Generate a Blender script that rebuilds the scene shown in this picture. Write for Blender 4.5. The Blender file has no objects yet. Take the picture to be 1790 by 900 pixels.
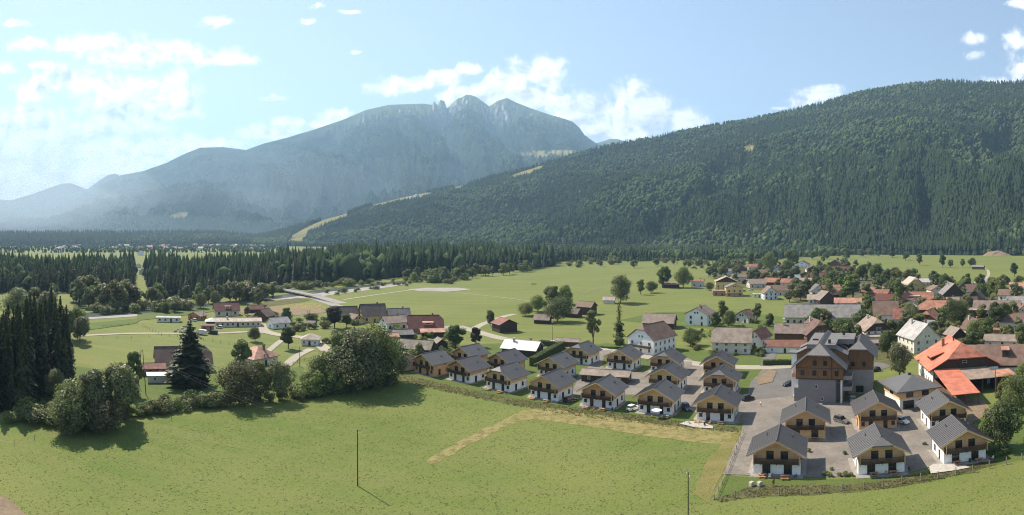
import bpy, math, random
import numpy as np
from mathutils import Vector, noise as mnoise
R_ = math.radians
random.seed(7); rng = np.random.default_rng(7)
scene = bpy.context.scene
COL = scene.collection

# ---------------------------------------------------------------- camera
# The photograph is a cylindrical drone panorama: 1000 px per radian at 1790 x 900, level horizon at row 410.
CAM_H, FPX, XC, YH, PW, PH = 50.0, 1000.0, 895.0, 410.0, 1790.0, 900.0
cam = bpy.data.cameras.new('camera')
cam.type = 'PANO'
cam.panorama_type = 'CENTRAL_CYLINDRICAL'
cam.central_cylindrical_range_u_min = -XC / FPX
cam.central_cylindrical_range_u_max = (PW - XC) / FPX
cam.central_cylindrical_range_v_min = -(PH - YH) / FPX
cam.central_cylindrical_range_v_max = YH / FPX
cam.central_cylindrical_radius = 1.0
cam.clip_start = 0.1; cam.clip_end = 40000
camo = bpy.data.objects.new('camera', cam); COL.objects.link(camo)
camo.location = (0, 0, CAM_H); camo.rotation_euler = (R_(90), 0, 0)
scene.camera = camo

# ---------------------------------------------------------------- light
SUN_AZ, SUN_EL = R_(-50), R_(47)
S = Vector((math.sin(SUN_AZ) * math.cos(SUN_EL), math.cos(SUN_AZ) * math.cos(SUN_EL), math.sin(SUN_EL)))
sl = bpy.data.lights.new('sun', 'SUN'); sl.energy = 4.7; sl.angle = R_(0.5); sl.color = (1.0, 0.91, 0.76)
so = bpy.data.objects.new('sun', sl); COL.objects.link(so)
so.rotation_euler = S.to_track_quat('Z', 'Y').to_euler(); so.location = S * 3000
scene.view_settings.view_transform = 'Standard'; scene.view_settings.look = 'None'
scene.view_settings.gamma = 1.0; scene.view_settings.use_curve_mapping = False
scene.view_settings.exposure = 1.1
SKY_STRENGTH = 0.13
cy = scene.cycles
cy.max_bounces = 6; cy.diffuse_bounces = 3; cy.glossy_bounces = 2; cy.transmission_bounces = 3
cy.volume_bounces = 0; cy.transparent_max_bounces = 6
cy.use_denoising = True; cy.denoiser = 'OPENIMAGEDENOISE'; cy.denoising_input_passes = 'RGB_ALBEDO_NORMAL'; cy.denoising_prefilter = 'FAST'
cy.pixel_filter_type = 'BLACKMAN_HARRIS'; cy.filter_width = 1.1
cy.sample_clamp_indirect = 4.0
scene.render.film_transparent = False

# ---------------------------------------------------------------- node helpers
class NT:
    def __init__(s, tree): s.t = tree; s.n = tree.nodes; s.l = tree.links
    def new(s, typ, **kw):
        n = s.n.new(typ)
        for k, v in kw.items():
            if k == 'ins':
                for i, val in v.items():
                    if isinstance(val, bpy.types.NodeSocket): s.l.new(val, n.inputs[i])
                    else: n.inputs[i].default_value = val
            else: setattr(n, k, v)
        return n
    def math(s, op, a, b=None, c=None, clamp=False):
        n = s.n.new('ShaderNodeMath'); n.operation = op; n.use_clamp = clamp
        for i, v in enumerate((a, b, c)):
            if v is None: continue
            if isinstance(v, bpy.types.NodeSocket): s.l.new(v, n.inputs[i])
            else: n.inputs[i].default_value = v
        return n.outputs[0]
    def noise(s, vec, scale, detail=4, rough=0.55, dim='3D'):
        n = s.new('ShaderNodeTexNoise', noise_dimensions=dim)
        if vec is not None: s.l.new(vec, n.inputs['Vector'])
        n.inputs['Scale'].default_value = scale; n.inputs['Detail'].default_value = detail
        n.inputs['Roughness'].default_value = rough
        return n.outputs['Fac']
    def mix(s, fac, a, b, blend='MIX'):
        n = s.n.new('ShaderNodeMix'); n.data_type = 'RGBA'; n.blend_type = blend
        for sock, v in ((n.inputs[0], fac), (n.inputs[6], a), (n.inputs[7], b)):
            if isinstance(v, bpy.types.NodeSocket): s.l.new(v, sock)
            elif isinstance(v, (int, float)): sock.default_value = v
            else: sock.default_value = (*v, 1) if len(v) == 3 else v
        return n.outputs[2]
    def smooth(s, v, lo, hi, a=0.0, b=1.0):
        n = s.n.new('ShaderNodeMapRange'); n.interpolation_type = 'SMOOTHSTEP'
        s.l.new(v, n.inputs[0])
        for i, x in ((1, lo), (2, hi), (3, a), (4, b)): n.inputs[i].default_value = x
        return n.outputs[0]

# ---------------------------------------------------------------- sky: Nishita plus procedural cumulus
w = bpy.data.worlds.new('World'); scene.world = w; w.use_nodes = True
nt = NT(w.node_tree); w.node_tree.nodes.clear()
sky = nt.new('ShaderNodeTexSky', sky_type='NISHITA', sun_disc=False)
sky.sun_elevation = SUN_EL; sky.sun_rotation = SUN_AZ
sky.altitude = 600; sky.air_density = 1.0; sky.dust_density = 0.25; sky.ozone_density = 1.6
tc = nt.new('ShaderNodeTexCoord')
sep = nt.new('ShaderNodeSeparateXYZ', ins={0: tc.outputs['Generated']})
X, Y, Z = sep.outputs
az = nt.math('ARCTAN2', X, Y)
hyp = nt.math('SQRT', nt.math('ADD', nt.math('MULTIPLY', X, X), nt.math('MULTIPLY', Y, Y)))
tel = nt.math('DIVIDE', Z, nt.math('MAXIMUM', hyp, 0.02))
p0 = nt.new('ShaderNodeCombineXYZ', ins={0: az, 1: tel}).outputs[0]
# cloud field coordinates, warped so that outlines billow
wn = nt.new('ShaderNodeTexNoise', ins={'Vector': p0, 'Scale': 16.0, 'Detail': 3.0})
warp = nt.new('ShaderNodeVectorMath', operation='MULTIPLY_ADD', ins={0: wn.outputs['Color'], 1: (0.05, 0.03, 0.0), 2: (-0.025, -0.015, 0.0)})
pw = nt.new('ShaderNodeVectorMath', operation='ADD', ins={0: p0, 1: warp.outputs[0]}).outputs[0]
# cumulus standing in the sky by bearing: (x, y) of the centre and half sizes, in thousandths of a radian
CL = [(150,78,50,14),(215,88,75,20),(262,97,40,16),(300,82,35,12),(240,112,35,10),(378,95,36,13),(410,104,25,9),(380,38,22,9),(48,78,28,11),(5,115,18,16),
      (130,140,45,22),(70,155,38,18),(50,192,30,8),(255,160,80,26),(240,190,80,26),(205,205,55,14),(315,190,30,14),
      (40,232,110,30),(130,240,110,26),(60,280,130,34),(170,270,120,28),(260,255,80,14),(330,248,60,9),(20,325,110,22),(110,310,90,18),(190,310,50,12),
      (465,232,45,12),(500,212,28,8),(590,202,38,11),(560,212,24,7),(485,170,18,7),(478,172,12,6),(625,93,8,4),(562,12,10,7),(540,38,14,6),
      (680,150,30,14),(710,148,30,12),(745,143,30,11),(780,134,30,12),(815,118,20,16),(800,165,26,14),
      (880,140,36,18),(920,128,34,20),(950,120,28,20),(960,145,22,16),(870,165,50,18),(930,172,52,20),(840,170,34,18),
      (1010,190,40,16),(1050,185,46,24),(1095,170,34,24),(1130,185,40,22),(1100,210,80,24),(1170,205,40,16),(1205,212,26,12),(1070,230,70,20),
      (1430,166,34,13),(1395,182,26,9),(1360,190,18,5),(1704,68,18,12),(1735,138,26,8),(1780,70,24,14),(1788,122,22,22),(1775,8,16,10),(1706,95,14,9),
      (615,20,16,5),(28,45,22,5),(80,118,20,7)]
acc = None
for (x, y, rx, ry) in CL:
    if rx < 21: rx, ry = rx * 1.05, ry * 0.72
    if x < 350 and y > 225: rx, ry = rx * 1.25, ry * 1.25
    cx, cyv, sx, sy = (x - XC) / FPX, (YH - y) / FPX, rx * 1.2 / FPX, ry * 1.2 / FPX
    v = nt.new('ShaderNodeVectorMath', operation='MULTIPLY_ADD', ins={0: pw, 1: (1 / sx, 1 / sy, 0), 2: (-cx / sx, -cyv / sy, 0)})
    ln = nt.new('ShaderNodeVectorMath', operation='LENGTH', ins={0: v.outputs[0]}).outputs['Value']
    acc = ln if acc is None else nt.math('SMOOTH_MIN', acc, ln, 0.35)
n1 = nt.noise(pw, 15, 7, 0.62); n1b = nt.noise(pw, 52, 5, 0.6)
sunoff = nt.new('ShaderNodeVectorMath', operation='ADD', ins={0: pw, 1: (-0.012, 0.016, 0)}).outputs[0]
n2 = nt.noise(sunoff, 15, 7, 0.62); n2b = nt.noise(sunoff, 52, 5, 0.6)
body = nt.math('SUBTRACT', 1.30, acc)
nz = nt.math('ADD', nt.math('MULTIPLY', nt.math('SUBTRACT', n1, 0.5), 2.1), nt.math('MULTIPLY', nt.math('SUBTRACT', n1b, 0.5), 1.4))
dens = nt.math('ADD', body, nz)
# the rest of the sky carries the same kind of scattered cloud, outside the bearings listed above
n3 = nt.noise(p0, 5.0, 6, 0.55)
outside = nt.smooth(nt.math('ABSOLUTE', az), 0.93, 1.1)
low = nt.smooth(tel, 0.7, 0.35)
dens2 = nt.math('MULTIPLY', nt.math('SUBTRACT', n3, 0.53), nt.math('MULTIPLY', outside, 6.0))
dens = nt.math('MAXIMUM', dens, nt.math('SUBTRACT', nt.math('MULTIPLY', dens2, low), 0.4))
alpha = nt.smooth(dens, -0.05, 0.95)
relief = nt.math('ADD', nt.math('SUBTRACT', n1, n2), nt.math('MULTIPLY', nt.math('SUBTRACT', n1b, n2b), 0.25))
lit = nt.math('ADD', 0.70, nt.math('MULTIPLY', relief, 3.6), clamp=True)
core = nt.smooth(dens, 0.7, 1.5)
lit = nt.math('SUBTRACT', lit, nt.math('MULTIPLY', core, 0.30))
CLOUD = nt.mix(lit, (2.9, 3.1, 3.4), (7.6, 7.4, 7.2))
CLOUD_NODE = CLOUD.node
SKYCOL = nt.new('ShaderNodeHueSaturation', ins={'Saturation': 0.74, 'Value': 0.74, 'Color': sky.outputs[0]}).outputs[0]
cm = nt.mix(nt.math('MULTIPLY', alpha, 0.96), SKYCOL, CLOUD)
bg = nt.new('ShaderNodeBackground', ins={0: cm, 1: SKY_STRENGTH})
wo = nt.new('ShaderNodeOutputWorld', ins={0: bg.outputs[0]})

# ---------------------------------------------------------------- basic helpers
def G(x, y, z=0.0):
    """the place on the ground (or on a level z) seen at photograph pixel x, y"""
    r = (CAM_H - z) * FPX / (y - YH); t = (x - XC) / FPX
    return Vector((r * math.sin(t), r * math.cos(t), z))
def K(y): return CAM_H / (y - YH)            # metres per photograph pixel for something standing at ground row y
def theta(x): return (x - XC) / FPX

MATS = {}
def mat(name, col, rough=0.85, var=0.25, scale=0.6, col2=None, bump=0.0, bscale=8.0, metal=0.0, spec=0.3, coords='Object', stretch=None):
    if name in MATS: return MATS[name]
    m = bpy.data.materials.new(name); m.use_nodes = True; m.node_tree.nodes.clear(); t = NT(m.node_tree)
    tcn = t.new('ShaderNodeTexCoord'); vec = tcn.outputs[coords]
    if stretch: vec = t.new('ShaderNodeVectorMath', operation='MULTIPLY', ins={0: vec, 1: stretch}).outputs[0]
    f = t.noise(vec, scale, 5, 0.65)
    f = t.smooth(f, 0.3, 0.7)
    a = tuple(c * (1 - var) for c in col); b = col2 if col2 else tuple(min(1, c * (1 + var)) for c in col)
    c = t.mix(f, a, b)
    bs = t.new('ShaderNodeBsdfPrincipled', ins={'Base Color': c, 'Roughness': rough, 'Metallic': metal, 'Specular IOR Level': spec})
    if bump > 0:
        bn = t.new('ShaderNodeBump', ins={'Strength': bump, 'Distance': 0.05, 'Height': t.noise(vec, bscale, 3, 0.6)})
        t.l.new(bn.outputs[0], bs.inputs['Normal'])
    t.new('ShaderNodeOutputMaterial', ins={0: bs.outputs[0]})
    MATS[name] = m
    return m

def tag(o, label=None, cat=None, group=None, kind=None):
    if label: o['label'] = label
    if cat: o['category'] = cat
    if group: o['group'] = group
    if kind: o['kind'] = kind
    return o
def link(o, parent=None):
    COL.objects.link(o)
    if parent is not None: o.parent = parent
    return o
def empty(name, loc, rz=0.0):
    o = bpy.data.objects.new(name, None); o.empty_display_size = 0.5
    o.location = loc; o.rotation_euler = (0, 0, rz); return link(o)
def obj(name, me, parent=None, loc=None, rz=0.0):
    o = bpy.data.objects.new(name, me)
    if loc is not None: o.location = loc
    if rz: o.rotation_euler = (0, 0, rz)
    return link(o, parent)

class MB:
    """collects polygons and builds them as one mesh"""
    def __init__(s): s.v = []; s.f = []; s.m = []
    def poly(s, pts, mi=0):
        b = len(s.v); s.v.extend(tuple(p) for p in pts); s.f.append(tuple(range(b, b + len(pts)))); s.m.append(mi)
    def box(s, x0, x1, y0, y1, z0, z1, mi=0):
        b = len(s.v)
        s.v += [(x0,y0,z0),(x1,y0,z0),(x1,y1,z0),(x0,y1,z0),(x0,y0,z1),(x1,y0,z1),(x1,y1,z1),(x0,y1,z1)]
        for q in ((0,3,2,1),(4,5,6,7),(0,1,5,4),(1,2,6,5),(2,3,7,6),(3,0,4,7)):
            s.f.append(tuple(b + i for i in q)); s.m.append(mi)
    def prism(s, prof, y0, y1, mi=0, axis='y'):
        """closed profile of (x, z) swept along y (or (y, z) along x)"""
        n = len(prof); b = len(s.v)
        for yy in (y0, y1):
            for (a, z) in prof: s.v.append((a, yy, z) if axis == 'y' else (yy, a, z))
        s.f.append(tuple(b + i for i in range(n))); s.m.append(mi)
        s.f.append(tuple(b + n + i for i in reversed(range(n)))); s.m.append(mi)
        for i in range(n):
            j = (i + 1) % n
            s.f.append((b + i, b + n + i, b + n + j, b + j)); s.m.append(mi)
    def bar(s, p, q, r, n=5, mi=0, r2=None, caps=True):
        p, q = Vector(p), Vector(q); d = (q - p)
        if d.length < 1e-6: return
        d.normalize(); a = d.orthogonal().normalized(); c = d.cross(a); b = len(s.v); r2 = r if r2 is None else r2
        for (o, rr) in ((p, r), (q, r2)):
            for i in range(n):
                t = 2 * math.pi * i / n; s.v.append(tuple(o + (a * math.cos(t) + c * math.sin(t)) * rr))
        for i in range(n):
            j = (i + 1) % n; s.f.append((b + i, b + j, b + n + j, b + n + i)); s.m.append(mi)
        if caps:
            s.f.append(tuple(b + i for i in reversed(range(n)))); s.m.append(mi)
            s.f.append(tuple(b + n + i for i in range(n))); s.m.append(mi)
    def mesh(s, name, mats):
        me = bpy.data.meshes.new(name); me.from_pydata(s.v, [], s.f)
        for m in (mats if isinstance(mats, (list, tuple)) else [mats]): me.materials.append(m)
        if any(s.m): me.polygons.foreach_set('material_index', s.m)
        me.update(); return me
    def build(s, name, mats, parent=None, loc=None, rz=0.0): return obj(name, s.mesh(name, mats), parent, loc, rz)

def np_mesh(name, V, F, mats, midx=None, attr=None):
    """triangle or quad arrays straight into a mesh"""
    me = bpy.data.meshes.new(name); V = np.asarray(V, np.float32); F = np.asarray(F, np.int32)
    k = F.shape[1]; me.vertices.add(len(V)); me.vertices.foreach_set('co', V.ravel())
    me.loops.add(F.size); me.loops.foreach_set('vertex_index', F.ravel())
    me.polygons.add(len(F)); me.polygons.foreach_set('loop_start', np.arange(len(F), dtype=np.int32) * k)
    for m in (mats if isinstance(mats, (list, tuple)) else [mats]): me.materials.append(m)
    if midx is not None: me.polygons.foreach_set('material_index', np.asarray(midx, np.int32))
    if attr:
        for an, av in attr.items():
            a = me.attributes.new(an, 'FLOAT', 'POINT'); a.data.foreach_set('value', np.asarray(av, np.float32))
    me.update(calc_edges=True); me.validate(); return me

# value noise on arrays
_perm = rng.random((256, 256))
def vnoise(x, y):
    xi = np.floor(x).astype(int); yi = np.floor(y).astype(int); fx = x - xi; fy = y - yi
    fx = fx * fx * (3 - 2 * fx); fy = fy * fy * (3 - 2 * fy)
    g = lambda a, b: _perm[a & 255, b & 255]
    return (g(xi, yi) * (1 - fx) + g(xi + 1, yi) * fx) * (1 - fy) + (g(xi, yi + 1) * (1 - fx) + g(xi + 1, yi + 1) * fx) * fy
def fbm(x, y, o=4, gain=0.5):
    s = 0; a = 1; tot = 0
    for i in range(o):
        s = s + a * vnoise(x + 17.3 * i, y - 9.1 * i); tot += a; a *= gain; x = x * 2.03; y = y * 2.03
    return s / tot
def ridged(x, y, o=4):
    s = 0; a = 1; tot = 0
    for i in range(o):
        s = s + a * (1 - np.abs(2 * vnoise(x + 31.7 * i, y + 11.9 * i) - 1)); tot += a; a *= 0.5; x = x * 2.1; y = y * 2.1
    return s / tot
def in_poly(px, py, poly):
    px = np.asarray(px); py = np.asarray(py); ins = np.zeros(px.shape, bool); n = len(poly)
    for i in range(n):
        x0, y0 = poly[i]; x1, y1 = poly[(i + 1) % n]
        if y0 == y1: continue
        c = ((y0 > py) != (y1 > py)) & (px < (x1 - x0) * (py - y0) / (y1 - y0) + x0)
        ins ^= c
    return ins
# ================================================================ the setting: ground, fields, roads, river
def ground_material(name, cols, scales, bump=0.35, rough=0.95):
    m = bpy.data.materials.new(name); m.use_nodes = True; m.node_tree.nodes.clear(); t = NT(m.node_tree)
    vec = t.new('ShaderNodeTexCoord').outputs['Object']
    big = t.smooth(t.noise(vec, scales[0], 4, 0.6), 0.35, 0.65)
    mid = t.smooth(t.noise(vec, scales[1], 5, 0.65), 0.36, 0.64)
    fine = t.smooth(t.noise(vec, scales[2], 4, 0.7), 0.30, 0.70)
    c = t.mix(big, cols[0], cols[1]); c = t.mix(t.math('MULTIPLY', mid, 0.65), c, cols[2])
    c = t.mix(t.math('MULTIPLY', fine, 0.55), c, cols[3])
    bs = t.new('ShaderNodeBsdfPrincipled', ins={'Base Color': c, 'Roughness': rough, 'Specular IOR Level': 0.15})
    bn = t.new('ShaderNodeBump', ins={'Strength': bump, 'Distance': 0.25, 'Height': t.noise(vec, scales[2] * 1.3, 4, 0.7)})
    t.l.new(bn.outputs[0], bs.inputs['Normal'])
    t.new('ShaderNodeOutputMaterial', ins={0: bs.outputs[0]}); MATS[name] = m
    return m
def grass_material(name, base, alt, dark, pale, tuft=1.0):
    """meadow: broad swathes, mowing streaks, tufts"""
    m = bpy.data.materials.new(name); m.use_nodes = True; m.node_tree.nodes.clear(); t = NT(m.node_tree)
    vec = t.new('ShaderNodeTexCoord').outputs['Object']
    big = t.smooth(t.noise(vec, 0.012, 5, 0.65), 0.35, 0.65)
    c = t.mix(big, base, alt)
    st = t.new('ShaderNodeVectorMath', operation='MULTIPLY', ins={0: vec, 1: (0.02, 0.25, 1)}).outputs[0]
    rot = t.new('ShaderNodeMapping', ins={'Vector': vec, 'Rotation': (0, 0, R_(24)), 'Scale': (0.012, 0.16, 1)}).outputs[0]
    streak = t.smooth(t.noise(rot, 1.0, 5, 0.7), 0.42, 0.66)
    c = t.mix(t.math('MULTIPLY', streak, 0.7), c, pale)
    mid = t.smooth(t.noise(vec, 0.22, 5, 0.7), 0.45, 0.7)
    c = t.mix(t.math('MULTIPLY', mid, 0.4), c, alt)
    tf = t.smooth(t.noise(vec, 1.3, 4, 0.7), 0.56, 0.68)
    c = t.mix(t.math('MULTIPLY', tf, 0.45 * tuft), c, dark)
    lt = t.smooth(t.noise(vec, 2.2, 4, 0.7), 0.55, 0.72); c = t.mix(t.math('MULTIPLY', lt, 0.5), c, pale)
    fine = t.noise(vec, 4.5, 4, 0.8)
    c = t.mix(t.math('MULTIPLY', t.smooth(fine, 0.38, 0.68), 0.5), c, dark)
    bs = t.new('ShaderNodeBsdfPrincipled', ins={'Base Color': c, 'Roughness': 0.9, 'Specular IOR Level': 0.12})
    h = t.math('ADD', t.noise(vec, 1.8, 4, 0.75), t.math('MULTIPLY', tf, 0.5))
    bn = t.new('ShaderNodeBump', ins={'Strength': 0.55, 'Distance': 0.35, 'Height': h})
    t.l.new(bn.outputs[0], bs.inputs['Normal'])
    t.new('ShaderNodeOutputMaterial', ins={0: bs.outputs[0]}); MATS[name] = m
    return m
M_MEADOW = grass_material('meadow_grass', (0.106, 0.150, 0.031), (0.186, 0.200, 0.058), (0.052, 0.078, 0.016), (0.175, 0.180, 0.058))
M_FIELD = grass_material('valley_grass', (0.160, 0.180, 0.050), (0.128, 0.156, 0.042), (0.105, 0.120, 0.033), (0.205, 0.200, 0.070), tuft=0.5)
M_LAWN = grass_material('lawn_grass', (0.085, 0.125, 0.028), (0.105, 0.135, 0.034), (0.055, 0.085, 0.018), (0.13, 0.145, 0.045), tuft=0.5)
M_BANK = grass_material('rough_bank_grass', (0.095, 0.098, 0.034), (0.125, 0.118, 0.048), (0.055, 0.060, 0.022), (0.17, 0.15, 0.075), tuft=1.4)
M_DRY = ground_material('dry_grass', [(0.27, 0.215, 0.09), (0.22, 0.195, 0.07), (0.165, 0.165, 0.05), (0.30, 0.24, 0.115)], (0.04, 0.25, 1.6))
def patchy(m, scale, lo, hi):
    t = NT(m.node_tree); out = [n for n in t.n if n.type == 'OUTPUT_MATERIAL'][0]; src = out.inputs[0].links[0].from_socket
    vec = t.new('ShaderNodeTexCoord').outputs['Object']; f = t.smooth(t.noise(vec, scale, 6, 0.75), lo, hi)
    mx = t.new('ShaderNodeMixShader', ins={0: f, 1: t.new('ShaderNodeBsdfTransparent').outputs[0], 2: src}); t.l.new(mx.outputs[0], out.inputs[0])
patchy(M_DRY, 0.35, 0.24, 0.58); patchy(M_BANK, 0.5, 0.30, 0.52)
M_GRAVEL = ground_material('yard_gravel', [(0.225, 0.192, 0.160), (0.165, 0.143, 0.122), (0.28, 0.243, 0.205), (0.13, 0.115, 0.098)], (0.045, 0.22, 1.3), bump=0.15)
M_ROAD = ground_material('worn_asphalt', [(0.155, 0.143, 0.132), (0.125, 0.117, 0.11), (0.185, 0.17, 0.155), (0.11, 0.104, 0.098)], (0.04, 0.2, 1.5), bump=0.1)
M_PROAD = ground_material('pale_asphalt', [(0.30, 0.275, 0.25), (0.26, 0.24, 0.22), (0.34, 0.31, 0.28), (0.23, 0.21, 0.19)], (0.04, 0.2, 1.0), bump=0.1)
M_TRACK = ground_material('pale_track', [(0.36, 0.315, 0.25), (0.31, 0.27, 0.21), (0.26, 0.24, 0.17), (0.40, 0.35, 0.285)], (0.04, 0.2, 1.0), bump=0.1)
M_DARKTAR = ground_material('fresh_asphalt', [(0.062, 0.058, 0.055), (0.052, 0.05, 0.048), (0.075, 0.07, 0.066), (0.045, 0.043, 0.041)], (0.1, 0.4, 2.0), bump=0.1)
M_RIVERBED = ground_material('river_gravel', [(0.34, 0.315, 0.285), (0.27, 0.25, 0.225), (0.40, 0.37, 0.335), (0.20, 0.19, 0.16)], (0.02, 0.1, 0.6), bump=0.25)
M_EARTH = ground_material('bare_earth', [(0.23, 0.16, 0.105), (0.19, 0.135, 0.09), (0.28, 0.21, 0.14), (0.13, 0.105, 0.065)], (0.05, 0.3, 1.3))
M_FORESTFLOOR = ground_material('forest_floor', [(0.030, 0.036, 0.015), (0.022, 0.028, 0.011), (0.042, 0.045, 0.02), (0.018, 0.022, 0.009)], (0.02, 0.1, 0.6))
M_WATER = mat('river_water', (0.12, 0.14, 0.13), rough=0.12, var=0.15, scale=0.05, spec=0.5)
M_SLAB = mat('terrace_slab', (0.42, 0.38, 0.33), rough=0.9, var=0.15, scale=1.5)

def struct(name, me, loc=None): return tag(obj(name, me, None, loc), kind='structure')
_LV = [0]
def level():
    _LV[0] += 1; return 0.0045 * _LV[0] + 0.015
def jag(pts, step, amp, closed=True):
    """world outline with small irregularities"""
    out = []; n = len(pts)
    for i in range(n if closed else n - 1):
        a, b = pts[i], pts[(i + 1) % n]; d = (b - a).length; k = max(1, min(60, int(d / step)))
        nrm = Vector((-(b - a).y, (b - a).x, 0)); nrm = nrm.normalized() if d > 0 else nrm
        for j in range(k):
            p = a.lerp(b, j / k)
            out.append(p + nrm * amp * (mnoise.noise(p * 0.35) + 0.6 * mnoise.noise(p * 1.1)) if j else p)
    return out
def sheet(name, px, m, step=3.0, amp=0.5, z=None):
    z = level() if z is None else z
    pts = jag([G(*p) for p in px], step, amp)
    mb = MB(); mb.poly([(p.x, p.y, z) for p in pts]); return struct(name, mb.mesh(name, m))
def ribbon_pts(pts, sub=4):
    out = []
    for i in range(len(pts) - 1):
        p0 = pts[max(0, i - 1)]; p1 = pts[i]; p2 = pts[i + 1]; p3 = pts[min(len(pts) - 1, i + 2)]
        for j in range(sub):
            t = j / sub
            out.append(0.5 * ((2 * p1) + (p2 - p0) * t + (2 * p0 - 5 * p1 + 4 * p2 - p3) * t * t + (3 * p1 - p0 - 3 * p2 + p3) * t ** 3))
    out.append(pts[-1]); return out
def ribbon(name, px, width, m, z=None, sub=4, world=False):
    z = level() if z is None else z
    pts = ribbon_pts([Vector(p) for p in px] if world else [G(*p) for p in px], sub); mb = MB(); L = []; Rr = []
    for i, p in enumerate(pts):
        d = (pts[min(i + 1, len(pts) - 1)] - pts[max(i - 1, 0)]); d.z = 0; d.normalize(); nrm = Vector((-d.y, d.x, 0))
        wv = (width[0] + (width[1] - width[0]) * i / (len(pts) - 1)) if isinstance(width, tuple) else width
        k = wv / 2 * (1 + 0.06 * mnoise.noise(p * 0.3))
        zz = z if not world else p.z
        L.append((p.x + nrm.x * k, p.y + nrm.y * k, zz)); Rr.append((p.x - nrm.x * k, p.y - nrm.y * k, zz))
    for i in range(len(pts) - 1): mb.poly([Rr[i], Rr[i + 1], L[i + 1], L[i]])
    return struct(name, mb.mesh(name, m))

# one great ground sheet out to the mountains
GR = 12200
mb = MB(); mb.poly([(GR * math.cos(2 * math.pi * i / 96), GR * math.sin(2 * math.pi * i / 96), 0) for i in range(96)])
struct('ground', mb.mesh('ground', M_FIELD))
# foreground meadow
sheet('meadow', [(-90, 1300), (-60, 730), (100, 735), (260, 735), (420, 712), (520, 690), (690, 650), (745, 668), (860, 690), (960, 708), (1060, 722), (1170, 738), (1292, 752), (1256, 868), (1500, 858), (1700, 815), (1790, 800), (1900, 790), (1900, 1300)], M_MEADOW, 4, 0.8)
sheet('lawn', [(1262, 828), (1340, 838), (1440, 838), (1590, 830), (1700, 806), (1790, 780), (1800, 800), (1700, 822), (1560, 850), (1400, 866), (1256, 872)], M_LAWN)
sheet('lawn', [(1690, 720), (1790, 690), (1800, 780), (1720, 806), (1705, 760)], M_LAWN)
sheet('lawn', [(100, 700), (130, 640), (260, 655), (400, 655), (530, 640), (540, 690), (420, 700), (260, 725), (180, 740)], M_LAWN)
sheet('lawn', [(690, 655), (720, 640), (760, 605), (870, 600), (960, 610), (1060, 600), (1220, 610), (1350, 620), (1360, 660), (1330, 700), (1300, 752), (1170, 742), (960, 712), (860, 694), (745, 668)], M_LAWN)
sheet('lawn', [(1080, 560), (1250, 575), (1400, 600), (1420, 560), (1300, 545), (1150, 545)], M_LAWN)
# rough bank between meadow and chalets
sheet('rough_bank', [(690, 652), (745, 664), (830, 683), (900, 697), (1000, 711), (1100, 724), (1200, 738), (1292, 748), (1292, 756), (1200, 748), (1100, 737), (1000, 724), (900, 708), (830, 694), (745, 676), (690, 662)], M_BANK, 2, 0.9)
sheet('rough_bank', [(1248, 872), (1320, 846), (1480, 846), (1560, 838), (1650, 822), (1740, 803), (1742, 812), (1660, 834), (1560, 853), (1480, 862), (1330, 866), (1260, 878)], M_BANK, 2, 0.9)
# the mown, dried-out strip shaped like an L
sheet('dry_grass_strip', [(948, 711), (1060, 728), (1160, 743), (1250, 752), (1294, 755), (1285, 777), (1230, 775), (1160, 766), (1070, 752), (985, 739), (935, 733), (905, 737), (830, 772), (768, 808), (750, 812), (746, 805), (800, 772), (880, 734), (915, 717)], M_DRY, 2.5, 0.9)
sheet('dry_grass_strip', [(1294, 756), (1285, 790), (1262, 830), (1240, 880), (1212, 862), (1240, 800), (1268, 772)], grass_material('yellowing_grass', (0.16, 0.155, 0.045), (0.2, 0.17, 0.06), (0.10, 0.11, 0.03), (0.26, 0.2, 0.09)), 2, 0.8)
sheet('earth_track', [(-60, 862), (-10, 862), (14, 872), (50, 905), (70, 960), (-60, 1000)], M_EARTH, 2, 0.4)
# chalet estate: gravel yard, lanes
sheet('gravel_yard', [(1262, 829), (1280, 790), (1297, 752), (1302, 715), (1312, 668), (1340, 640), (1400, 640), (1400, 700), (1560, 700), (1600, 712), (1690, 745), (1700, 770), (1640, 812), (1585, 828), (1440, 834), (1400, 834), (1320, 832)], M_GRAVEL, 3, 0.4)
sheet('gravel_yard', [(1000, 690), (1010, 655), (1120, 650), (1190, 640), (1200, 625), (1232, 640), (1228, 690), (1310, 690), (1310, 735), (1200, 712), (1180, 690), (1090, 690), (1060, 690)], M_GRAVEL, 3, 0.5)
sheet('asphalt_yard', [(1312, 668), (1345, 638), (1400, 638), (1400, 690), (1310, 700)], M_ROAD, 3, 0.3)
ribbon('lane', [(800, 570), (835, 580), (880, 592), (940, 600), (1000, 606), (1060, 612), (1120, 622), (1190, 632), (1260, 640), (1340, 642), (1420, 636)], 6.5, M_TRACK)
ribbon('lane', [(1195, 632), (1192, 655), (1205, 690), (1230, 716), (1300, 738)], 7, M_GRAVEL)
ribbon('lane', [(1060, 612), (1040, 630), (1050, 650), (1110, 665), (1190, 670)], 6, M_GRAVEL)
ribbon('lane', [(885, 592), (850, 585), (830, 576), (845, 566), (882, 553), (900, 549)], 4.5, M_TRACK)
ribbon('village_street', [(1420, 640), (1475, 650), (1540, 640), (1560, 615), (1590, 600), (1625, 590), (1650, 575), (1662, 558), (1665, 545)], 7, M_ROAD)
ribbon('village_street', [(1640, 590), (1665, 575), (1672, 560)], 8, M_TRACK)
ribbon('lane', [(1340, 640), (1350, 612), (1365, 600)], 5, M_ROAD)
sheet('asphalt_yard', [(1560, 705), (1580, 690), (1640, 690), (1720, 700), (1735, 720), (1690, 745), (1620, 725)], M_EARTH, 2, 0.4)
ribbon('field_edge_track', [(1372, 558), (1382, 544), (1388, 534)], 3, M_TRACK)
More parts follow.
